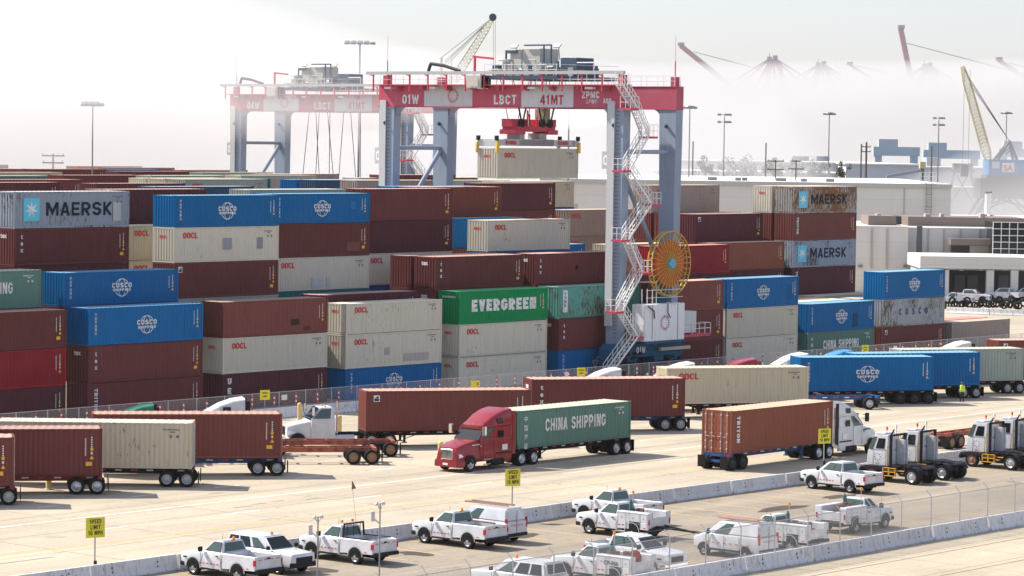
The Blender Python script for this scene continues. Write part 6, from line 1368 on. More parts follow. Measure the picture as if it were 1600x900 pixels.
# ---------------------------------------------------------------- light poles and power poles
M_WOODP = plain('pole_wood', (.11, .085, .065), .9)
def light_pole(px, ptop, Y, kind, r, label, n=4, spread=2.2):
    p = atY(px, ptop, Y); t = thing('light_pole', label, 'light pole', (p.x, p.y, 0), 0, 'tall light poles of the port'); H_ = p.z
    MB().tube((0, 0, 0), (0, 0, H_), r, 10, r * .6).build('pole', M_POLE, t, smooth=40)
    a = MB()
    if kind == 'bar': a.bar((-spread, 0, H_), (spread, 0, H_), .14); xs = [-spread + i * 2 * spread / (n - 1) for i in range(n)]; pos = [(x, -.3, H_ - .05) for x in xs] + [(x, .3, H_ + .12) for x in xs[:-1]]
    elif kind == 'ring': a.lathe([(spread, 0), (spread * .9, .15), (.1, .25)], 12, (0, 0, H_), 'z'); pos = [(spread * math.cos(i * 1.047), spread * math.sin(i * 1.047), H_ - .15) for i in range(6)]
    else: a.bar((-spread, 0, H_ - .8), (spread, 0, H_ - .8), .1).bar((-spread, 0, H_ + .6), (spread, 0, H_ + .6), .1).bar((0, 0, H_ - 1), (0, 0, H_ + .7), .12); pos = [(x, -.2, H_ + z) for x in (-spread, spread * .3, spread) for z in (-.8, .6)]
    a.build('cross_arm', M_POLE, t)
    for x, y, z in pos: MB().hexa([(x - .38, y - .3, z - .2), (x + .38, y - .3, z - .2), (x + .38, y + .3, z), (x - .38, y + .3, z)], [(x - .3, y - .25, z + .05), (x + .3, y - .25, z + .05), (x + .3, y + .3, z + .22), (x - .3, y + .3, z + .22)]).build('floodlight', plain_cache('lamp_housing', (.16, .17, .18)), t)
light_pole(145, 163, 372, 'bar', .12, 'slim light pole with a lamp bar at the far left of the yard', 4, 1.05)
light_pole(562.5, 67, 425, 'bar', .20, 'stout dark light pole between the two gantry cranes', 5, 1.8)
light_pole(889.5, 150, 480, 'bar', .17, 'light pole standing behind the hanging container', 3, 1.0)
light_pole(1078, 167, 560, 'ring', .17, 'light pole just right of crane 01', 4, 1.0); light_pole(1132, 184, 580, 'cross', .17, 'light pole with four separate lamps right of crane 01', 4, 1.0)
light_pole(1296, 177, 640, 'ring', .18, 'light pole above the middle of the warehouse roof', 4, 1.0); light_pole(1467, 189, 620, 'cross', .18, 'light pole with a lamp cluster left of the blue dock crane', 4, .9); light_pole(1573, 176, 800, 'ring', .2, 'light pole behind the blue dock crane', 4, 1.2)
def power_pole(px, ptop, Y, label, arms=((-.6, 1.6), (-2.6, 1.6)), r=.16):
    p = atY(px, ptop, Y); t = thing('power_pole', label, 'power pole', (p.x, p.y, 0), 0, 'wooden power poles'); MB().tube((0, 0, 0), (0, 0, p.z), r, 8, r * .7).build('pole', M_WOODP, t)
    for dz, w_ in arms: MB().box(-w_, w_, -.08, .08, p.z + dz - .1, p.z + dz + .1).build('cross_arm', M_WOODP, t); [MB().tube((x, 0, p.z + dz + .1), (x, 0, p.z + dz + .35), .06, 6).build('insulator', M_POLE, t) for x in (-w_ * .9, w_ * .9)]
power_pole(83, 240, 430, 'power pole with two cross arms at left over the container tops', ((-.3, 1.6), (-1.3, 1.5)), .16)
power_pole(1083, 221, 600, 'bare power pole right of crane 01', (), .17); power_pole(1197, 223, 610, 'bare power pole left of the middle light pole', (), .2)
power_pole(1212, 250, 545, 'power pole with cross arm behind the long white roof', ((-.2, 1.5), (-1.7, 1.5))); power_pole(1244, 250, 545, 'power pole second of the pair behind the white roof', ((-.2, .8), (-1.6, 1.4)))
power_pole(1346, 225, 640, 'bare power pole at the far sheds', (), .2); power_pole(1354, 222, 635, 'power pole with short arms at the far sheds', ((-1.0, .9), (-2.0, .9)), .28); power_pole(1456, 228, 640, 'bare power pole left of the lattice boom', (), .18)

# ---------------------------------------------------------------- warehouses and the gate office
def panels(name, c, px=6.0, pz=2.5, seam=.86, warm=.06):
    m, t, b = _nodes(name); L = t.links.new; tc = N(t, 'ShaderNodeTexCoord'); mp = N(t, 'ShaderNodeMapping'); mp.inputs['Rotation'].default_value = (R(90), 0, 0); L(tc.outputs['Object'], mp.inputs[0])
    br = N(t, 'ShaderNodeTexBrick', offset=0.0); br.inputs['Color1'].default_value = (*c, 1); br.inputs['Color2'].default_value = (c[0] * .97, c[1] * .965, c[2] * .95, 1); br.inputs['Mortar'].default_value = (c[0] * seam, c[1] * seam, c[2] * seam, 1)
    br.inputs['Scale'].default_value = 1; br.inputs['Mortar Size'].default_value = .045; br.inputs['Brick Width'].default_value = px; br.inputs['Row Height'].default_value = pz; L(mp.outputs[0], br.inputs['Vector'])
    no = N(t, 'ShaderNodeTexNoise', i_Scale=.25, i_Detail=5.0); L(tc.outputs['Object'], no.inputs['Vector']); mr = N(t, 'ShaderNodeMapRange'); mr.inputs[3].default_value = .92; mr.inputs[4].default_value = 1.05; L(no.outputs[0], mr.inputs[0])
    s = N(t, 'ShaderNodeVectorMath', operation='SCALE'); L(br.outputs[0], s.inputs[0]); L(mr.outputs[0], s.inputs['Scale']); L(s.outputs[0], b.inputs['Base Color']); b.inputs['Roughness'].default_value = .7; return m
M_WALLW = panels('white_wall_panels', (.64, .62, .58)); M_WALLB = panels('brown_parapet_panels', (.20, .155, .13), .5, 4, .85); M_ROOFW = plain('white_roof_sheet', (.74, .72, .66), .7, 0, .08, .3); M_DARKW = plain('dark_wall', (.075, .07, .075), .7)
YW = 520
a, b = atY(845, 284, YW), atY(1486, 289, YW)
t = thing('warehouse', 'long low white warehouse with a bright flat roof behind the stacks', 'warehouse', (a.x, YW, 0)); L_ = b.x - a.x; H_ = (a.z + b.z) / 2
wl = MB().box(0, L_, 0, 70, 0, H_).build('wall', M_WALLW, t); MB().box(-.3, L_ + .3, -.3, 70.3, H_ + .003, H_ + .35).build('roof', M_ROOFW, t)
for x, w_ in ((29, 1.6), (33.7, 1), (40.8, 1.8), (45, 1.0), (35, .9), (49.5, 1.4)): MB().box(x, x + w_, 6 + (x % 3), 7.4 + (x % 3), H_ + .35, H_ + .9).build('roof_unit', M_POLE, t)
x = atY(1451, 300, YW).x - a.x; ld = MB()
for q in (-.45, .45): ld.bar((x + q, -.35, 1), (x + q, -.35, H_ + .6), .08)
for i in range(34): ld.bar((x - .45, -.35, 1.2 + i * .42), (x + .45, -.35, 1.2 + i * .42), .05)
for i in range(6): z = 3 + i * 2.1; ld.bar((x - .6, -.35, z), (x - .6, -1.0, z), .07).bar((x + .6, -.35, z), (x + .6, -1.0, z), .07).bar((x - .6, -1.0, z), (x + .6, -1.0, z), .07)
ld.build('wall_ladder', M_POLE, t); cg = MB()
for xx in (4, 16, 28, 40, 52, 62): MB().box(xx, xx + .18, -.16, -.003, .5, H_ - .2).build('downpipe', plain_cache('pipe_light', (.40, .39, .37)), t)
MB().box(-.1, L_ + .1, -.34, -.31, H_ - .35, H_ + .36).build('gutter', plain_cache('coping_grey', (.45, .44, .42)), t)
for q in (-1.3, -.65, 0, .65, 1.3): cg.bar((x + q, -.3, H_ + .3), (x + q, -.3, H_ + 2.3), .09)
for z in (.4, 1.0, 1.65, 2.3): cg.bar((x - 1.3, -.3, H_ + z), (x + 1.3, -.3, H_ + z), .09)
cg.build('roof_cage', M_RAILW, t)
# gate office in front: white box, brown parapets, glazed corner, canopy on columns
YO = 450
def px_box(t, name, m, x0, x1, ytop, ybot, Y, depth, bevel=0, off=0):
    p, q = atY(x0, ytop, Y + off), atY(x1, ybot, Y + off); mb = MB().box(p.x, q.x, Y + off, Y + off + depth, max(q.z, 0.002), p.z); return mb.build(name, m, t, bevel)
t = thing('gate_office', 'white panelled gate office with brown roof screens, glazed corner and canopy', 'building', (0, 0, 0))
px_box(t, 'wall', M_WALLW, 1325, 1417, 353, 470, YO, 30); px_box(t, 'wall', M_WALLW, 1417, 1640, 355, 480, YO, 30, off=1.2)
px_box(t, 'roof_screen', M_WALLB, 1357, 1400, 337, 356, YO, 10, off=6); px_box(t, 'roof_screen', M_WALLB, 1419, 1600, 338.5, 358, YO, 12, off=8); px_box(t, 'roof_screen', M_DARKW, 1400, 1420, 338, 356, YO, 8, off=16)
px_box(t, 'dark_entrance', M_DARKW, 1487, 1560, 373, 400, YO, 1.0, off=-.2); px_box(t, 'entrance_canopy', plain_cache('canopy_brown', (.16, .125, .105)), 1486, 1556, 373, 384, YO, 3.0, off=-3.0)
px_box(t, 'wall_column', M_WALLW, 1516, 1548, 384, 402, YO, .8, off=-.9)
gw = px_box(t, 'glazed_corner', M_GLASS, 1552, 1640, 347, 400, YO, 8, off=-4.5); fr = MB(); p, q = atY(1552, 347, YO - 4.5), atY(1640, 400, YO - 4.5)
for i in range(8): x = p.x + i * (q.x - p.x) / 7; fr.box(x - .05, x + .05, YO - 4.62, YO - 4.503, q.z, p.z)
for i in range(6): z = q.z + (p.z - q.z) * i / 5; fr.box(p.x - .1, q.x, YO - 4.60, YO - 4.504, z - .05, z + .05)
fr.build('window_frame', plain_cache('frame_white', (.72, .72, .72)), gw)
YC = 432
cp = px_box(t, 'canopy', M_WALLW, 1438, 1640, 400, 422, YC, 14); p = atY(1438, 397, YC)
for x0, x1 in ((1542, 1552), (1580, 1590)): px_box(t, 'canopy_column', M_WALLW, x0, x1, 422, 486, YC, .9, off=.3)
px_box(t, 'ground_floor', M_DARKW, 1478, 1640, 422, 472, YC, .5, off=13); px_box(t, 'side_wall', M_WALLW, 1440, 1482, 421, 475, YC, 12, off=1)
px_box(t, 'corner_post', plain_cache('post_dark', (.10, .10, .11)), 1433, 1440, 353, 424, YO, .5, off=-.5)
for x in (1345, 1415): px_box(t, 'wall_lamp', M_POLE, x - 3, x + 3, 414, 418, YO, .5, off=-.6)
for x in (1362, 1386, 1450, 1474, 1500, 1530): px_box(t, 'downpipe', plain_cache('pipe_light', (.40, .39, .37)), x, x + 1.2, 358, 420 if x < 1417 else 398, YO, .2, off=-.25 if x < 1417 else .98)
for x0, x1 in ((1326, 1417), (1417, 1552)): px_box(t, 'coping', plain_cache('coping_grey', (.45, .44, .42)), x0, x1, 352.2, 354.0, YO, .35, off=-.3 if x0 < 1400 else .9)
for x, w_ in ((1370, 6), (1446, 8), (1470, 5), (1532, 7)): px_box(t, 'roof_unit', plain_cache('roof_unit_grey', (.42, .42, .42)), x, x + w_, 334, 341, YO, 2, off=9)
px_box(t, 'service_door', plain_cache('door_grey', (.25, .25, .26)), 1371, 1378, 442, 470, YO, .1, off=-.06)
for x in (1492, 1512, 1560, 1600): px_box(t, 'bay_door', plain_cache('bay_door_grey', (.20, .20, .21)), x, x + 15, 430, 472, YC, .1, off=12.85)
for x in (1500, 1530, 1568): px_box(t, 'canopy_lamp', plain_cache('lamp_white', (.75, .75, .74)), x, x + 5, 421.5, 423, YC, .6, off=2)
# parked vehicles and tyres under the canopy
for px, py, hd, cab, lab in ((1519, 473, -.35, 'crew', 'white crew cab pickup parked under the gate office canopy, leftmost'), (1568, 470, 2.6, 'crew', 'white crew cab pickup between the two canopy columns'), (1604, 470, 2.6, 'extended', 'white pickup at the right edge under the canopy')):
    g = at(px, py); pickup(lab, g, hd, cab=cab, beacon=False, mark=False, group='white pickups under the canopy')
g = at(1490, 478); pickup('white pickup behind the tyre row, left of the other canopy vehicles', g, 2.9, cab='regular', beacon=False, mark=False, group='white pickups under the canopy')
tm = MB().lathe([(.30, -.14), (.50, -.14), (.53, -.08), (.53, .08), (.50, .14), (.30, .14)], 16).mesh('tyre', M_TYRE, smooth=40)
for i in range(26):
    px = 1478 + i * 4.8 + rnd.uniform(-2, 2); g = at(px, 482 + rnd.uniform(-2.5, 2)); o = link('tyre', tm, None, (g.x, g.y, .53 + (.6 if i % 5 == 2 else 0)), rnd.uniform(-.5, .5)); o.rotation_euler = (rnd.uniform(-.2, .2), 0, rnd.uniform(-.6, .6)); tag(o, 'black scrap tyre lying in the row before the canopy', 'tyre', 'scrap tyres before the gate office')
t0 = at(1478, 489); t1 = at(1640, 495.5); d = (t1 - t0); n = int(d.length / BL) + 1; ang = math.atan2(d.y, d.x)
for i in range(n): o = link('jersey_barrier', bar_me, None, t0 + d.normalized() * (i + .5) * BL, ang); tag(o, 'white concrete jersey barrier before the gate office canopy', 'barrier', 'jersey barriers before the gate office'); link('drain_slot', slot_me, o)

# ---------------------------------------------------------------- dock cranes and far harbour
M_LATY = plain('yellow_lattice', (.56, .49, .24), .6, 0, .15, 1); M_DCB = paint('dock_crane_blue', (.03, .16, .33), rust=.3); M_DSTEEL = plain('dark_crane_steel', (.06, .065, .07), .7)
def lattice(p, q, w0, w1, th, n, m, parent, name='boom'):
    p, q = Vector(p), Vector(q); d = (q - p).normalized(); a = d.cross(Vector((0, 1, 0))).normalized(); b = d.cross(a).normalized(); mb = MB()
    P = []
    for i in range(n + 1):
        f = i / n; w_ = w0 + (w1 - w0) * f
        if f > .85: w_ *= 1 - (f - .85) / .15 * .55
        if f < .1: w_ *= .5 + f * 5
        c = p + (q - p) * f; P.append([c + a * x * w_ / 2 + b * y * w_ / 2 for x, y in ((-1, -1), (1, -1), (1, 1), (-1, 1))])
    for i in range(n):
        for k in range(4): mb.bar(P[i][k], P[i + 1][k], th); mb.bar(P[i][k], P[i + 1][(k + 1) % 4], th * .6); mb.bar(P[i + 1][k], P[i + 1][(k + 1) % 4], th * .6)
    return mb.build(name, m, parent)
# blue dock crane at right
YD = 760; base = atY(1570, 312, YD)
t = thing('dock_crane', 'blue dock crane with a yellow lattice boom and dark portal legs', 'crane', (base.x, YD, 0)); g0 = lambda px, py: tuple(atY(px, py, YD) - Vector((base.x, YD, 0)))
c0, c1 = g0(1541, 249), g0(1600, 274); MB().box(c0[0], c1[0] + 3, -4, 5, c1[2], c0[2]).build('machine_house', M_DCB, t); MB().box(c0[0] - .5, c1[0] + 3.3, -4.5, 5.5, c1[2] - .8, c1[2] - .01).build('turntable', M_DSTEEL, t)
pa = g0(1562, 263); MB().box(pa[0], pa[0] + 3.0, -4.05, -4.01, pa[2] - .9, pa[2] + 1.4).build('name_panel', M_WHITE, t); MB().text('SA', (pa[0] + .3, -4.08, pa[2] - .55), (1, 0, 0), (0, 0, 1), 2.0, bold=.04).build('panel_lettering', M_REDL, t)
pa = g0(1546, 258); MB().box(pa[0], pa[0] + 1.9, -4.05, -4.01, pa[2] - .8, pa[2] + .9).build('cab_window', plain_cache('pale_window', (.5, .5, .46)), t)
lattice(g0(1545, 252), g0(1504, 104), 2.1, 1.6, .19, 26, M_LATY, t)
ap = g0(1577, 220); lg = MB(); b1, b2 = g0(1556, 250), g0(1586, 250)
for y in (-3, 3): lg.bar((b1[0], y, b1[2]), ap, .5).bar((b2[0], y, b2[2]), ap, .5).bar((b1[0] + 2, y, b1[2] + 1.5), (b2[0] - 1, y, b2[2] + 3), .25)
lg.build('a_frame', M_DSTEEL, t)
rp = MB(); tip = g0(1506, 108)
for k in range(3): rp.bar(ap, (tip[0] + .8 * k, 0, tip[2] - 1.8 * k), .12)
for dx in (0, 1.4): rp.bar((tip[0] + .2 + dx, 0, tip[2]), (tip[0] + .2 + dx, 0, 17.0), .07)
rp.build('rope', M_RIG, t); MB().box(tip[0] - .2, tip[0] + 1.6, -.6, .6, 14.0, 17).build('hook_block', M_DSTEEL, t)
pt = MB(); tz = c1[2] - .8; wd = 9.0
pt.box(-7, 7, -5, 5, tz - 5, tz)
for sx in (-1, 1):
    for sy in (-5, 5): pt.bar((sx * 5.5, sy, tz - 5), (sx * 10.5, sy, .5), .8).bar((sx * 10.3, sy, .9), (sx * 1.5, sy, tz - 5), .4).bar((sx * 8, sy, 5.5), (-sx * 1, sy, tz - 5.2), .35)
    pt.bar((sx * 10.5, -5, .6), (sx * 10.5, 5, .6), .7)
pt.build('portal', M_DSTEEL, t)
# dark second portal and clutter at its left
b2_ = atY(1503, 312, 800); t = thing('portal_frame', 'dark trestle standing left of the blue dock crane', 'trestle', (b2_.x, 800, 0)); pm = MB()
for sx in (-1, 1): pm.bar((sx * 2, 0, 15), (sx * 6, 0, 0), .6).bar((sx * 5, 0, 3), (-sx * 1.5, 0, 14), .35)
pm.bar((-3, 0, 15), (3, 0, 15), .8).build('frame', M_DSTEEL, t); MB().box(-2.5, 2.5, -1.5, 1.5, 15.4, 17).build('hopper', M_DSTEEL, t)
# yellow lattice boom over crane 01
YB = 640; bb = atY(715, 118, YB); t = thing('lattice_crane', 'pale yellow lattice boom rising behind gantry crane 01', 'crane', (bb.x, YB, 0)); q0 = lambda px, py: tuple(atY(px, py, YB) - Vector((bb.x, YB, 0)))
lattice(q0(700, 140), q0(769, 30), 1.9, 1.3, .14, 20, M_LATY, t); tp = q0(770, 27)
MB().lathe([(.001, -.5), (.8, -.5), (.8, .5), (.001, .5)], 14, tp).build('boom_head', M_DSTEEL, t); rp = MB()
for k, (x, y) in enumerate(((690, 90), (695, 96), (700, 100), (672, 122))): rp.bar(q0(x, y), tp, .09)
for x in (771, 774): rp.bar(q0(x, 32), q0(x, 110), .07)
rp.build('rope', M_RIG, t); lo = q0(690, 200); MB().bar(q0(690, 90), (lo[0], 0, 3), .5).bar((lo[0] - 4, 0, 3), q0(696, 140), .5).build('mast', M_LATY, t); MB().box(lo[0] - 7, lo[0] + 7, -3, 3, 0, 4).build('machine_house', M_DCB, t)
# ship-to-shore cranes whose booms rise above the fog
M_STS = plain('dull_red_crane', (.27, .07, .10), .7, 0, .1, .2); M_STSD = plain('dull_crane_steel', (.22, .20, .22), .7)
def sts(px, ptop, Y, label, kind, px2=None, py2=None, r=1.5):
    p = atY(px, ptop, Y); t = thing('quay_crane', label, 'crane', (p.x, Y, 0), 0, 'quay cranes standing in the fog'); H_ = p.z
    if kind == 'boom':
        q = atY(px2, py2, Y) - Vector((p.x, Y, 0)); tip = Vector((0, 0, H_)); root = tip + (Vector((q.x, 0, q.z)) - tip) * 1.8
        MB().bar(tip, root, r * 2, r * 1.5).build('boom', M_STS, t); MB().box(-1.2, 1.8, -1.5, 1.5, H_ - .3, H_ + 1.4).build('boom_tip', M_STSD, t); MB().bar(tip + (root - tip) * .22 + Vector((1.5, 0, 1)), tip + (root - tip) * .22 + Vector((70, 0, -16)), .35).build('stay', M_STSD, t)
        for x in (root.x, root.x + 26): MB().bar((x, 0, 0), (x, 0, root.z), 2.2).build('leg', M_STS, t)
    else:
        MB().box(-2.6, -.4, -1.5, 1.5, H_ - 2.0, H_ - .2).box(.2, 2.4, -1.5, 1.5, H_ - 2.0, H_ + .4).box(-3.4, 3.4, -1.6, 1.6, H_ - 2.6, H_ - 2.01).bar((-1.5, 0, H_ - .2), (-1.5, 0, H_ + 1.6), .3).build('apex_platform', M_STSD, t)
        for dx in (-30, -22, -14, -4, 4, 14, 22, 32): MB().bar((dx * .06, 0, H_ - 1.5), (dx, 0, H_ - 1.5 - (18 if abs(dx) > 20 else 26)), 1.3 if abs(dx) < 20 else .7).build('apex_strut', M_STS, t)
        for x in (-6, 12): MB().bar((x * .3, 0, H_ - 3), (x, 0, 0), 2.0).build('leg', M_STS, t)
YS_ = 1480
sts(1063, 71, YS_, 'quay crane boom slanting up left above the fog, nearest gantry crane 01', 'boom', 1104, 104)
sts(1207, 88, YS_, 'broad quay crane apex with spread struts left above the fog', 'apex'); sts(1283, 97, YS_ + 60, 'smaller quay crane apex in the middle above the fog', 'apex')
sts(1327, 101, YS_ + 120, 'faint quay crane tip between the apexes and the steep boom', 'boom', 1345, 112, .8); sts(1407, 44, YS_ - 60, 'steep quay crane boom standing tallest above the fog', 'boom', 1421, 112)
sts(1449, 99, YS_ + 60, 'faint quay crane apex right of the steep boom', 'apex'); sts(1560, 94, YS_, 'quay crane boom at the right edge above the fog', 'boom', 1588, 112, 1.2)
# hazy sheds, hills of ore, a distant gantry, trees
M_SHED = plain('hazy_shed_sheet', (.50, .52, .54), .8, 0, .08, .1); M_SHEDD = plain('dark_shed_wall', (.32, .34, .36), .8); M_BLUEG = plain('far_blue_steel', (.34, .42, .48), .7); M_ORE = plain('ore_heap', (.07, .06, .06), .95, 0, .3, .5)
def shed(x0, x1, ytop, ybot, Y, label, m=None, depth=25, roof=True):
    p, q = atY(x0, ytop, Y), atY(x1, ytop, Y); t = thing('shed', label, 'shed', (p.x, Y, 0), 0, 'hazy sheds across the basin'); L_ = q.x - p.x; H_ = p.z
    MB().box(0, L_, 0, depth, 0, H_).build('wall', m or M_SHED, t)
    if roof: MB().prism([(-.5, H_ + .003), (L_ + .5, H_ + .003), (L_ + .5, H_ + .35), (-.5, H_ + .35)], -.5, depth + .5).build('roof', M_ROOFW, t)
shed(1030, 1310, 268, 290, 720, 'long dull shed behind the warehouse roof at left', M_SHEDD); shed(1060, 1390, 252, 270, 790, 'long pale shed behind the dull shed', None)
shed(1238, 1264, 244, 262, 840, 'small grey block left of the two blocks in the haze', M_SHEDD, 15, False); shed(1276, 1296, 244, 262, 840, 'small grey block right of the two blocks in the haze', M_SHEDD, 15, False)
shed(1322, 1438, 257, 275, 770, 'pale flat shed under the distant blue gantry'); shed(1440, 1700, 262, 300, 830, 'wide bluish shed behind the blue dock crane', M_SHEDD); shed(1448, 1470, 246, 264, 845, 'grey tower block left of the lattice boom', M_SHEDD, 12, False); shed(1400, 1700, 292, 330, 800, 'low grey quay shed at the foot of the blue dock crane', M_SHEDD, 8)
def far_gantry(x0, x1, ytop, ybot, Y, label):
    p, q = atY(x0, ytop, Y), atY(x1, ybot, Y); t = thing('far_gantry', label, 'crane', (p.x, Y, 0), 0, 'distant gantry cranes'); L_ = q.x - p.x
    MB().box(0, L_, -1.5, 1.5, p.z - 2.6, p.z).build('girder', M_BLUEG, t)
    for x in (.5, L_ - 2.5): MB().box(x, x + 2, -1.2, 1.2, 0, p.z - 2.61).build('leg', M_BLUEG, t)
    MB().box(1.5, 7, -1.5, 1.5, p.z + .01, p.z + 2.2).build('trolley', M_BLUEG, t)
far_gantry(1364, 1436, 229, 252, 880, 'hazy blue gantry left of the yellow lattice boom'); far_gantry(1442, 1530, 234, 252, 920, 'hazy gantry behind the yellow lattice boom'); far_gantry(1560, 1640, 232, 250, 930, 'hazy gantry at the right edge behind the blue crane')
def heap(px, py, Y, w_, h_, label):
    p = atY(px, py, Y); t = MB(); k = 16
    ring = [(w_ * math.cos(i * 2 * math.pi / k) * rnd.uniform(.9, 1.1), w_ * .8 * math.sin(i * 2 * math.pi / k), 0) for i in range(k)]; mid = [(x * .45, y * .45, h_ * rnd.uniform(.5, .65)) for x, y, z in ring]
    for i in range(k): j = (i + 1) % k; t.poly([ring[i], ring[j], mid[j], mid[i]]); t.poly([mid[i], mid[j], (0, 0, h_)])
    o = t.build('ore_heap', M_ORE); o.location = (p.x, Y, 0); tag(o, label, 'heap', 'dark heaps of bulk cargo')
heap(1420, 275, 640, 14, 11.5, 'wide dark heap of bulk cargo at the end of a conveyor'); heap(1268, 270, 700, 5, 13.5, 'small dark heap peak leftmost behind the white roof'); heap(1291, 270, 700, 5, 13.5, 'small dark heap peak in the middle behind the white roof'); heap(1314, 270, 700, 5, 13.5, 'small dark heap peak rightmost behind the white roof')
p, q = atY(1385, 276, 650), atY(1441, 266, 650); t = thing('conveyor', 'inclined conveyor feeding the wide dark heap', 'conveyor', (p.x, 650, 0)); MB().bar((0, 0, p.z), (q.x - p.x, 0, q.z), .9, .6).build('belt_gallery', M_SHEDD, t); MB().bar((q.x - p.x, 0, 0), (q.x - p.x, 0, q.z + 1.5), .6).build('support', M_DSTEEL, t); MB().box(q.x - p.x - .6, q.x - p.x + .6, -1, 1, q.z + .4, q.z + 1.8).build('drive_head', M_LATY, t)
M_LEAF = plain('tree_leaves', (.075, .095, .055), .9, 0, .4, .8); M_BARK = plain('tree_bark', (.10, .08, .06), .95)
def tree(px, ptop, Y, rad, label):
    p = atY(px, ptop, Y); t = thing('tree', label, 'tree', (p.x, Y, 0), 0, 'trees in the haze'); H_ = p.z
    tr = MB().tube((0, 0, 0), (0, 0, H_ - rad), .22, 7, .12)
    for k in range(5): a = k * 1.257 + rnd.random(); tr.tube((0, 0, H_ - rad * 1.7), (math.cos(a) * rad * .6, math.sin(a) * rad * .6, H_ - rad * rnd.uniform(.6, 1.1)), .08, 5, .03)
    tr.build('trunk', M_BARK, t); cr_ = MB(); cl = [(rnd.gauss(0, .42) * rad, rnd.gauss(0, .42) * rad, H_ - rad + rnd.gauss(0, .45) * rad, rnd.uniform(.25, .5) * rad) for _ in range(12)]
    for i in range(420):
        cx, cy, cz, cr2 = rnd.choice(cl); d = Vector((rnd.gauss(0, 1), rnd.gauss(0, 1), rnd.gauss(0, 1))).normalized() * cr2 * rnd.uniform(.5, 1.05); c = Vector((cx, cy, cz)) + d
        a = Vector((rnd.gauss(0, 1), rnd.gauss(0, 1), rnd.gauss(0, 1))).normalized() * .22; b = a.orthogonal().normalized() * .18; cr_.poly([c - a, c + b, c + a, c - b])
    cr_.build('crown', M_LEAF, t)
for i, (px, py) in enumerate(((1103, 246), (1136, 249), (1172, 250), (1209, 249), (1246, 249), (1280, 250), (1318, 254), (1165, 258))):
    tree(px, py, 640 + (i % 3) * 14, 2.1 + (i % 3) * .25, '%s hazy round tree from the left above the white warehouse roof' % NTH[i])
# green bank, red-white barriers and a white stack at the far right
p, q = atY(1552, 322, 640), atY(1700, 330, 620); g = MB().hexa([(p.x, 590, 0), (q.x, 590, 0), (q.x, 660, 0), (p.x, 660, 0)], [(p.x + 4, 610, 4.2), (q.x, 610, 4.2), (q.x, 640, 4.2), (p.x + 4, 640, 4.2)])
tag(g.build('grass_bank', plain('bank_grass', (.13, .19, .06), .95, 0, .3, .3)), kind='structure')
p = atY(1544, 299, 560); t = thing('chimney', 'slim white stack standing behind the gate office', 'chimney', (p.x, 560, 0)); MB().tube((0, 0, 0), (0, 0, p.z), .62, 14, .55).build('shaft', M_RAILW, t, smooth=40); MB().lathe([(.55, 0), (.72, 0), (.72, .3), (.55, .3)], 14, (0, 0, p.z - .3), 'z').build('cap', M_POLE, t)
for i in range(5):
    p = atY(1535 + i * 3.4, 333 + (i % 2) * 3, 556 - i); t = thing('striped_barrier', 'red and white striped barrier block piled at the foot of the white stack', 'barrier', (p.x, p.y, p.z - 1.2), .2 * i, 'red and white barriers by the white stack'); MB().box(-.9, .9, -.25, .25, 0, 1.0).build('block', M_REFW, t); MB().box(-.5, .1, -.256, .256, .05, .95).build('red_band', M_DEL, t)
p = atY(1545, 340, 556); g = MB().box(p.x - 9, p.x + 30, 540, 575, 0, p.z); o = g.build('flat_roof_building', M_WALLW); tag(o, 'low flat white building under the slim white stack', 'building')
# ---------------------------------------------------------------- haze and the fog bank
def volume(name, dens, c, aniso=0.2, grad=None):
    m = bpy.data.materials.new(name); m.use_nodes = True; t = m.node_tree; t.nodes.clear()
    o = t.nodes.new('ShaderNodeOutputMaterial'); v = t.nodes.new('ShaderNodeVolumePrincipled')
    v.inputs['Density'].default_value = dens; v.inputs['Color'].default_value = (*c, 1); v.inputs['Anisotropy'].default_value = aniso
    t.links.new(v.outputs[0], o.inputs['Volume']); return m
mb = MB().box(-1200, 1200, -60, 2600, -1.5, 96)
tag(mb.build('haze', volume('haze_air', HAZE_D, (1.0, .985, .97))), kind='stuff')
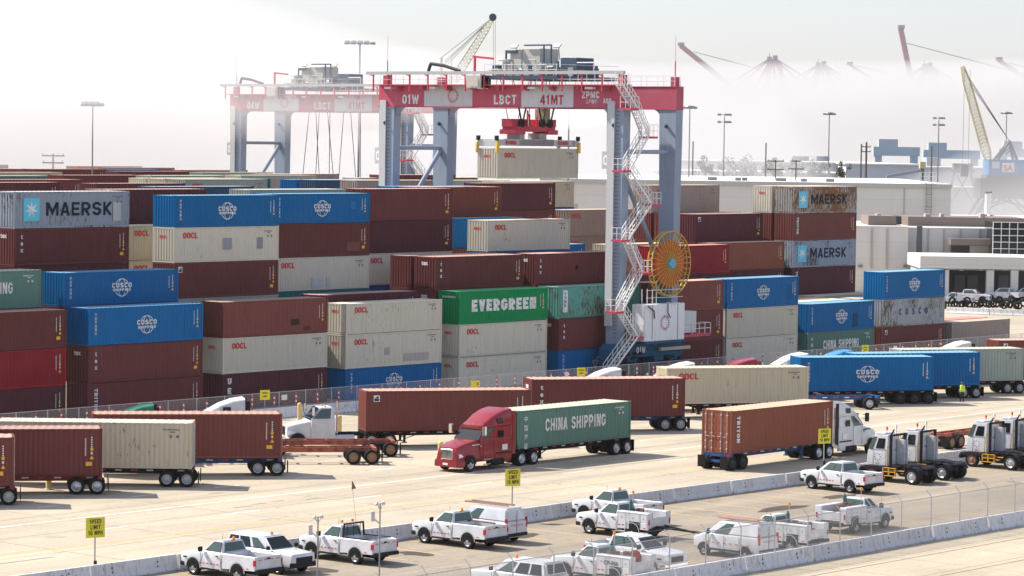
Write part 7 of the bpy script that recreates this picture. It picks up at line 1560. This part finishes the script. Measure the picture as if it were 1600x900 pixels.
# drifting fog lying over the far basin: a long low bank, thick in the middle, thinning to its rounded top
mb = MB()
secs = []
def fog_layer(mb, x0, x1, y0, y1, top, base=-1.0, n=18, m=8, seed=1):
    rr = random.Random(seed); P = []
    for i in range(n + 1):
        a = i / n; row = []
        for j in range(m + 1):
            b = j / m; prof = 1 - abs(2 * b - 1)
            ex = min(1, a * 6, (1 - a) * 6) if base < 5 else min(1, a * 2.5, (1 - a) * 2.5)
            z = base + (top - base) * prof * ex * (rr.uniform(.88, 1.06) if base < 5 else 1)
            row.append((x0 + (x1 - x0) * a, y0 + (y1 - y0) * b, max(z, base + (.05 if 0 < b < 1 and 0 < a < 1 else 0))))
        P.append(row)
    k = len(mb.v)
    for row in P: mb.v += row
    w_ = m + 1
    for i in range(n):
        for j in range(m): mb.f.append((k + i * w_ + j, k + (i + 1) * w_ + j, k + (i + 1) * w_ + j + 1, k + i * w_ + j + 1)); mb.m.append(0)
    k2 = len(mb.v); mb.v += [(x, y, base - .05 - (.46 * (z - base) if base > 5 else 0)) for row in P for x, y, z in row]
    for i in range(n):
        for j in range(m): mb.f.append((k2 + i * w_ + j, k2 + i * w_ + j + 1, k2 + (i + 1) * w_ + j + 1, k2 + (i + 1) * w_ + j)); mb.m.append(0)
    for i in range(n):
        for j, d in ((0, 1), (m, -1)):
            q = (k + i * w_ + j, k2 + i * w_ + j, k2 + (i + 1) * w_ + j, k + (i + 1) * w_ + j); mb.f.append(q if d > 0 else q[::-1]); mb.m.append(0)
    for j in range(m):
        for i, d in ((0, -1), (n, 1)):
            q = (k + i * w_ + j, k2 + i * w_ + j, k2 + i * w_ + j + 1, k + i * w_ + j + 1); mb.f.append(q if d > 0 else q[::-1]); mb.m.append(0)
for k_, (x0, x1, y0, y1, top, d, base) in enumerate(FOG):
    mb = MB(); fog_layer(mb, x0, x1, y0, y1, top, base, seed=k_ + 3)
    tag(mb.build('fog_bank', volume('fog_air', d, [q * (.88 if k_ == 1 else 1) for q in FOGC])), kind='stuff')
